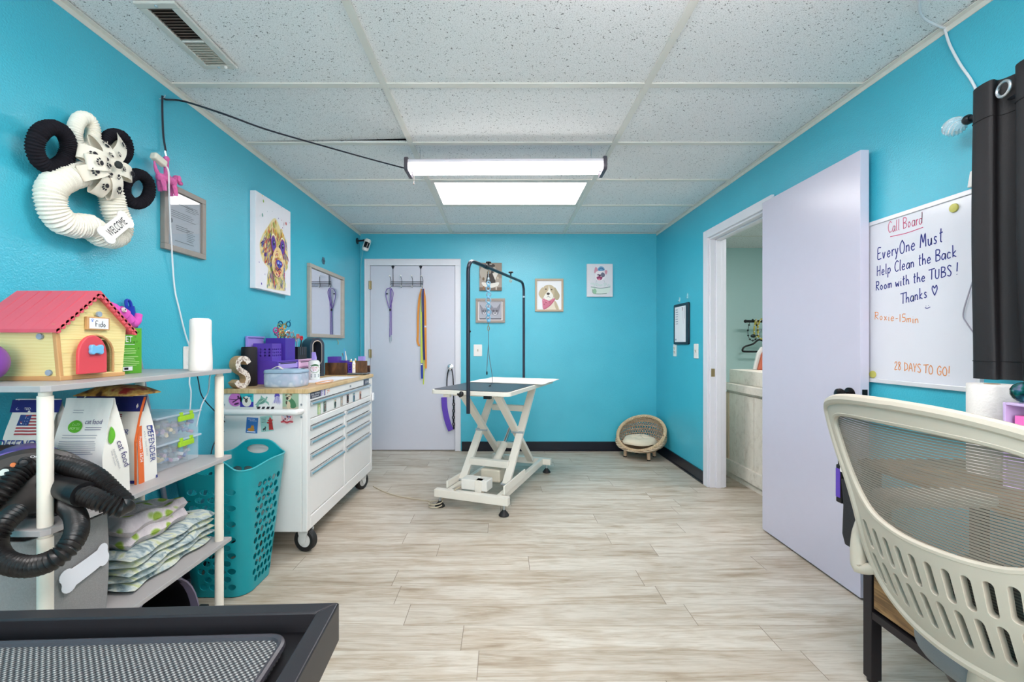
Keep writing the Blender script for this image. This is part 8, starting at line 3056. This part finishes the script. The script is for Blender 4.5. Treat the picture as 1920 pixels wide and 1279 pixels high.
# grey lumbar pad seen through the slots
LUM, t, b, tc = base('lumbar_mesh_fabric', .8)
wv = nd(t, 'ShaderNodeTexWave', Scale=60.0, Distortion=.3, wave_type='BANDS', bands_direction='Z')
t.links.new(tc.outputs['Object'], wv.inputs['Vector'])
t.links.new(ramp(t, wv.outputs['Fac'], [(.2, S(84, 80, 76)), (.8, S(128, 122, 114))]), b.inputs['Base Color'])
G().sheet([(-.165, .63), (.165, .63), (.175, .74), (.165, .80), (.10, .79), (0, .783), (-.10, .79), (-.165, .80), (-.175, .74)], [], .03, lambda x, z, h: cb(x, z, -.022 + h), .006).build('lumbar_pad', LUM, r, smooth=60)
# fabric trim along the top edge
g = G()
for d_ in (0, .007, .014):
    g.tube([cb(-.20 + .40 * i / 30, 1.0455 - .50 * (abs(-.20 + .40 * i / 30)) ** 2 + .004, -.004 - d_) for i in range(31)], .0045, 6)
g.build('top_cushion_edge', mat('grey_tweed', S(158, 152, 142), .9, var=.2, nscale=150), r)
# arms
for s in (1, -1):
    y = CH0.y + s * .205
    y2 = CH0.y + s * .225
    G().tube([cb(s * .150, .675, .004), Vector((.818, CH0.y + s * .178, .655)), Vector((.822, CH0.y + s * .186, .70)), Vector((.836, CH0.y + s * .192, .745)), Vector((.872, y, .778)), Vector((.94, y2, .788)), Vector((1.0, y2, .792))], [.012, .0165, .0175, .017, .017, .016, .015], 12, k=5).build('arm_bracket', CHP, r)
    G().prism(roundrect(.27, .075, .034, 6, 1.03, y2), lambda a_, b_, h: Vector((a_, b_, h)), .785, .812).build('arm_pad', CHP, r, bevel=.008, seg=3)
SEATF = mat('grey_seat_fabric', S(126, 128, 130), .9, var=.06, bump=.3, bscale=300)
G().prism(roundrect(.45, .43, .16, 10, CH0.x + .325, CH0.y), lambda a_, b_, h: Vector((a_, b_, h)), .498, .548).build('seat', SEATF, r, bevel=.020, seg=4)
G().prism(roundrect(.36, .34, .12, 8, CH0.x + .325, CH0.y), lambda a_, b_, h: Vector((a_, b_, h)), .455, .497).build('seat_pan', BLACK, r, bevel=.004)
G().tube([cb(0, .625, -.012), cb(0, .60, -.05), Vector((.90, CH0.y, .50)), Vector((.93, CH0.y, .452)), Vector((1.0, CH0.y, .440))], .018, 12, k=4).build('back_support', CHP, r)
cx_ = CH0.x + .325
G().cyl((cx_, CH0.y, .12), (cx_, CH0.y, .30), .026, n=18).cyl((cx_, CH0.y, .30), (cx_, CH0.y, .455), .016, n=18).build('gas_lift', BLACK, r)
for k in range(5):
    an = 2 * PI * k / 5 + .3
    d = Vector((math.cos(an), math.sin(an), 0))
    c0 = Vector((cx_, CH0.y, 0))
    G().tube([c0 + d * .02 + ZH * .115, c0 + d * .14 + ZH * .100, c0 + d * .25 + ZH * .078], [.024, .020, .015], 10, k=3).build('base_arm', CHP, r)
    w_ = G()
    for s in (-1, 1):
        t_ = Vector((-d.y, d.x, 0))
        w_.cyl(c0 + d * .25 + t_ * s * .008 + ZH * .028, c0 + d * .25 + t_ * s * .022 + ZH * .028, .028, n=18)
    w_.cyl(c0 + d * .25 + ZH * .028, c0 + d * .25 + ZH * .075, .007, n=10)
    w_.build('caster', BLACK, r)

# ================================================================== FOREGROUND TABLE (lower left)
FC = Vector((-.293, .812, .70))
ex = Vector((-1, -.042, 0)).normalized()        # along the far edge, to the left
ey = Vector((.055, -1, 0)).normalized()         # along the right edge, toward the camera
r = thing('mesh_top_table', 'black metal table with a recessed woven grey top in the lower left foreground', 'table', FC + ex * .36 + ey * .24 - ZH * .70)
FBM = mat('foreground_black_metal', S(46, 44, 48), .38, metal=.3, var=.06)
LA, LB = .74, .50


def fp(a_, b_, z):
    return FC + ex * a_ + ey * b_ + ZH * z


fw = .030
g = G()
for quad in (((0, 0), (LA, 0), (LA - fw, fw), (fw, fw)), ((0, 0), (fw, fw), (fw, LB - fw), (0, LB)), ((LA, 0), (LA, LB), (LA - fw, LB - fw), (LA - fw, fw)), ((0, LB), (fw, LB - fw), (LA - fw, LB - fw), (LA, LB))):
    g.prism(list(quad), lambda x, y, h: fp(x, y, h), -.070, 0)
g.build('frame', FBM, r, smooth=0, bevel=.003, seg=3)
G().prism([(fw, fw), (LA - fw, fw), (LA - fw, LB - fw), (fw, LB - fw)], lambda x, y, h: fp(x, y, h), -.066, -.034).build('inner_tray', mat('tray_black', S(20, 19, 22), .35, var=.08), r, smooth=0)
WOV, t, b, tc = base('woven_grey_mesh', .55)
vec = mapped(t, tc, (1, 1, 1))
sx_ = nd(t, 'ShaderNodeSeparateXYZ')
t.links.new(vec, sx_.inputs[0])


def wave(out, freq, ph=0.0):
    m_ = nd(t, 'ShaderNodeMath', operation='MULTIPLY_ADD')
    t.links.new(out, m_.inputs[0])
    m_.inputs[1].default_value = freq
    m_.inputs[2].default_value = ph
    s_ = nd(t, 'ShaderNodeMath', operation='SINE')
    t.links.new(m_.outputs[0], s_.inputs[0])
    return s_.outputs[0]


p1, p2 = wave(sx_.outputs[0], 2 * PI / .0092), wave(sx_.outputs[1], 2 * PI / .0092)
mu = nd(t, 'ShaderNodeMath', operation='MULTIPLY')
t.links.new(p1, mu.inputs[0])
t.links.new(p2, mu.inputs[1])
hh = nd(t, 'ShaderNodeMath', operation='MULTIPLY_ADD')
t.links.new(mu.outputs[0], hh.inputs[0])
hh.inputs[1].default_value = .5
hh.inputs[2].default_value = .5
t.links.new(ramp(t, hh.outputs[0], [(.40, S(42, 42, 46)), (.62, S(112, 112, 114)), (.9, S(152, 152, 148))]), b.inputs['Base Color'])
bumpnode(t, b, hh.outputs[0], .6, .003)
rr = roundrect(LA - 2 * fw - .07, LB - 2 * fw - .07, .028, 6, LA / 2, LB / 2)
G().prism(rr, lambda x, y, h: fp(x, y, h), -.034, -.020).build('woven_panel', WOV, r, smooth=0)
G().tube([fp(x, y, -.020) for x, y in rr], .0065, 8, True).build('panel_edge', mat('rubber_edge', S(58, 56, 62), .35, var=.05), r)
for (a_, b_) in ((.14, .16), (LA - .14, .16), (.14, LB - .05), (LA - .14, LB - .05)):
    G().cyl(fp(a_, b_, -.70), fp(a_, b_, -.068), .016, n=14).build('leg', FBM, r)

# ================================================================== SIDE ROOM THROUGH THE DOORWAY
DIST, t, b, tc = base('distressed_white_boards', .6)
n = nd(t, 'ShaderNodeTexNoise', Scale=7.0, Detail=7.0, Roughness=.75)
t.links.new(mapped(t, tc, (3, 3, 2.2)), n.inputs['Vector'])
t.links.new(ramp(t, n.outputs['Fac'], [(.24, S(130, 108, 90)), (.33, S(206, 198, 184)), (.5, S(226, 220, 208)), (1, S(232, 226, 214))]), b.inputs['Base Color'])
r = thing('board_counter', 'distressed white plank counter in the mint room beyond the doorway', 'counter', (2.1, 3.3, 0))
XF = 1.985
yA, yB = 2.35, 4.02
g = G().ext(XF + .02, XF + .30, yA, yB, .06, .80)
g.build('carcass', DIST, r, smooth=0)
pl = G()
k = 0
y = yA
while y < yB - .01:
    pl.ext(XF + .008, XF + .019, y + .002, min(yB, y + .135) - .002, .13, .74)
    y += .135
pl.build('plank_panel', DIST, r, smooth=0, bevel=.001)
G().ext(XF - .012, XF + .019, yA, yB, .055, .16).build('bottom_rail', DIST, r, smooth=0, bevel=.002)
G().ext(XF, XF + .019, yB - .07, yB, .16, .74).build('stile', mat('bare_pale_wood', S(206, 186, 158), .6, var=.08), r, smooth=0, bevel=.002)
G().ext(XF - .025, XF + .32, yA, yB + .015, .765, .825).build('top_rail', DIST, r, smooth=0, bevel=.004)
G().ext(XF + .045, XF + .30, yA, yB + .0, .825, .940).build('upper_ledge', DIST, r, smooth=0, bevel=.003)
G().ext(XF + .01, XF + .30, yA, yB - .01, 0, .055).build('plinth', DIST, r, smooth=0)
# wall rod with collars and a hanger
rp = at(1398, 602.5, NY - .22)
r = thing('wall_rod', 'short black wall rod holding collars in the mint room', 'rod', rp)
G().cyl(rp, rp + XH * .5, .0165, n=14).ell(rp, .021, 10).build('rod', BLACK, r)
G().cyl(rp + XH * .42, Vector((rp.x + .42, NY, rp.z)), .012, n=10).build('bracket', BLACK, r)
BEADK = mat('dark_bead', S(24, 40, 40), .3)
YC = mat('yellow_collar', S(206, 190, 80), .5)


def collar(name, label, x, z0, rx, rz_, kind):
    o = thing(name, label, 'collar', (x, rp.y, z0 - rz_ * 2), 0, 'collars on the wall rod')
    c = Vector((x, rp.y - .02, z0 - rz_))
    ring = [c + Vector((rx * math.cos(a_), .01 * math.sin(a_ * 2), rz_ * math.sin(a_))) for a_ in (2 * PI * i / 36 for i in range(36))]
    if kind == 'bead':
        G().tube(ring, .003, 6, True).build('strand', INK, o)
        for i in range(0, 36, 3):
            G().ell(ring[i], .012, 8).build('bead', BEADK, o)
        G().ell(c - ZH * rz_ * .55 + Vector((0, -.01, 0)), (.034, .012, .022), 10).build('charm', BEADK, o)
    else:
        G().tube(ring, .009, 8, True).build('band', kind, o)
        for i in range(0, 36, 4):
            G().ell(ring[i] + Vector((0, -.008, 0)), .009, 8).build('stud', mat('pearl_stud', S(226, 226, 226), .25), o)
    return o


collar('bead_collar', 'dark beaded collar hanging first on the wall rod', rp.x + .075, rp.z + .016, .058, .125, 'bead')
collar('studded_collar', 'narrow yellow studded collar behind the beaded one', rp.x + .115, rp.z + .016, .022, .105, YC)
collar('studded_collar', 'yellow and white studded collar at the right of the rod', rp.x + .185, rp.z + .026, .050, .120, YC)
collar('studded_collar', 'black collar with white studs nearest the open door', rp.x + .235, rp.z + .024, .030, .115, INK)
hc_ = at(1424, 636, NY - .15)
r = thing('clothes_hanger', 'black velvet clothes hanger in the mint room beyond the doorway', 'hanger', at(1405, 662, NY - .15))
pts = [at(1424, 637, NY - .15), at(1412, 645, NY - .15), at(1397, 650, NY - .15), at(1392.5, 655, NY - .15), at(1393, 658.5, NY - .15), at(1400, 659.5, NY - .15), at(1424, 659.5, NY - .15), at(1452, 659.5, NY - .15), at(1455, 655, NY - .15), at(1440, 645, NY - .15)]
G().tube(pts, .011, 8, True, k=4).build('shoulders', BLACK, r)
G().tube([hc_, hc_ + ZH * .05, hc_ + Vector((.0, 0, .09)), hc_ + Vector((.03, .0, .12)), hc_ + Vector((.05, .0, .10))], .005, 6, k=4).build('hook', STEEL, r)
g = G()
q0 = at(1412, 693, 4.35)
r = thing('folded_garment', 'orange and white striped garment standing on the white counter', 'garment', Vector((q0.x + .12, 4.3, .94)))
for k, (m_, off) in enumerate(((WPLAST, 0), (mat('coral_cloth', S(206, 110, 84), .7, var=.06), .028), (WPLAST, .075), (mat('teal_grey_cloth', S(96, 130, 140), .7, var=.06), .10))):
    G().prism([(0, 0), (.26 - off, 0), (.26 - off, .215 - off * .4), (.07, .215 - off * .4), (.035, .16 - off * .4)], lambda x, y, h: Vector((2.165 + x + off, 3.90 - h, .941 + y * .92)), .02 * k, .02 * k + .018).build('layer', m_, r, smooth=0, bevel=.006)
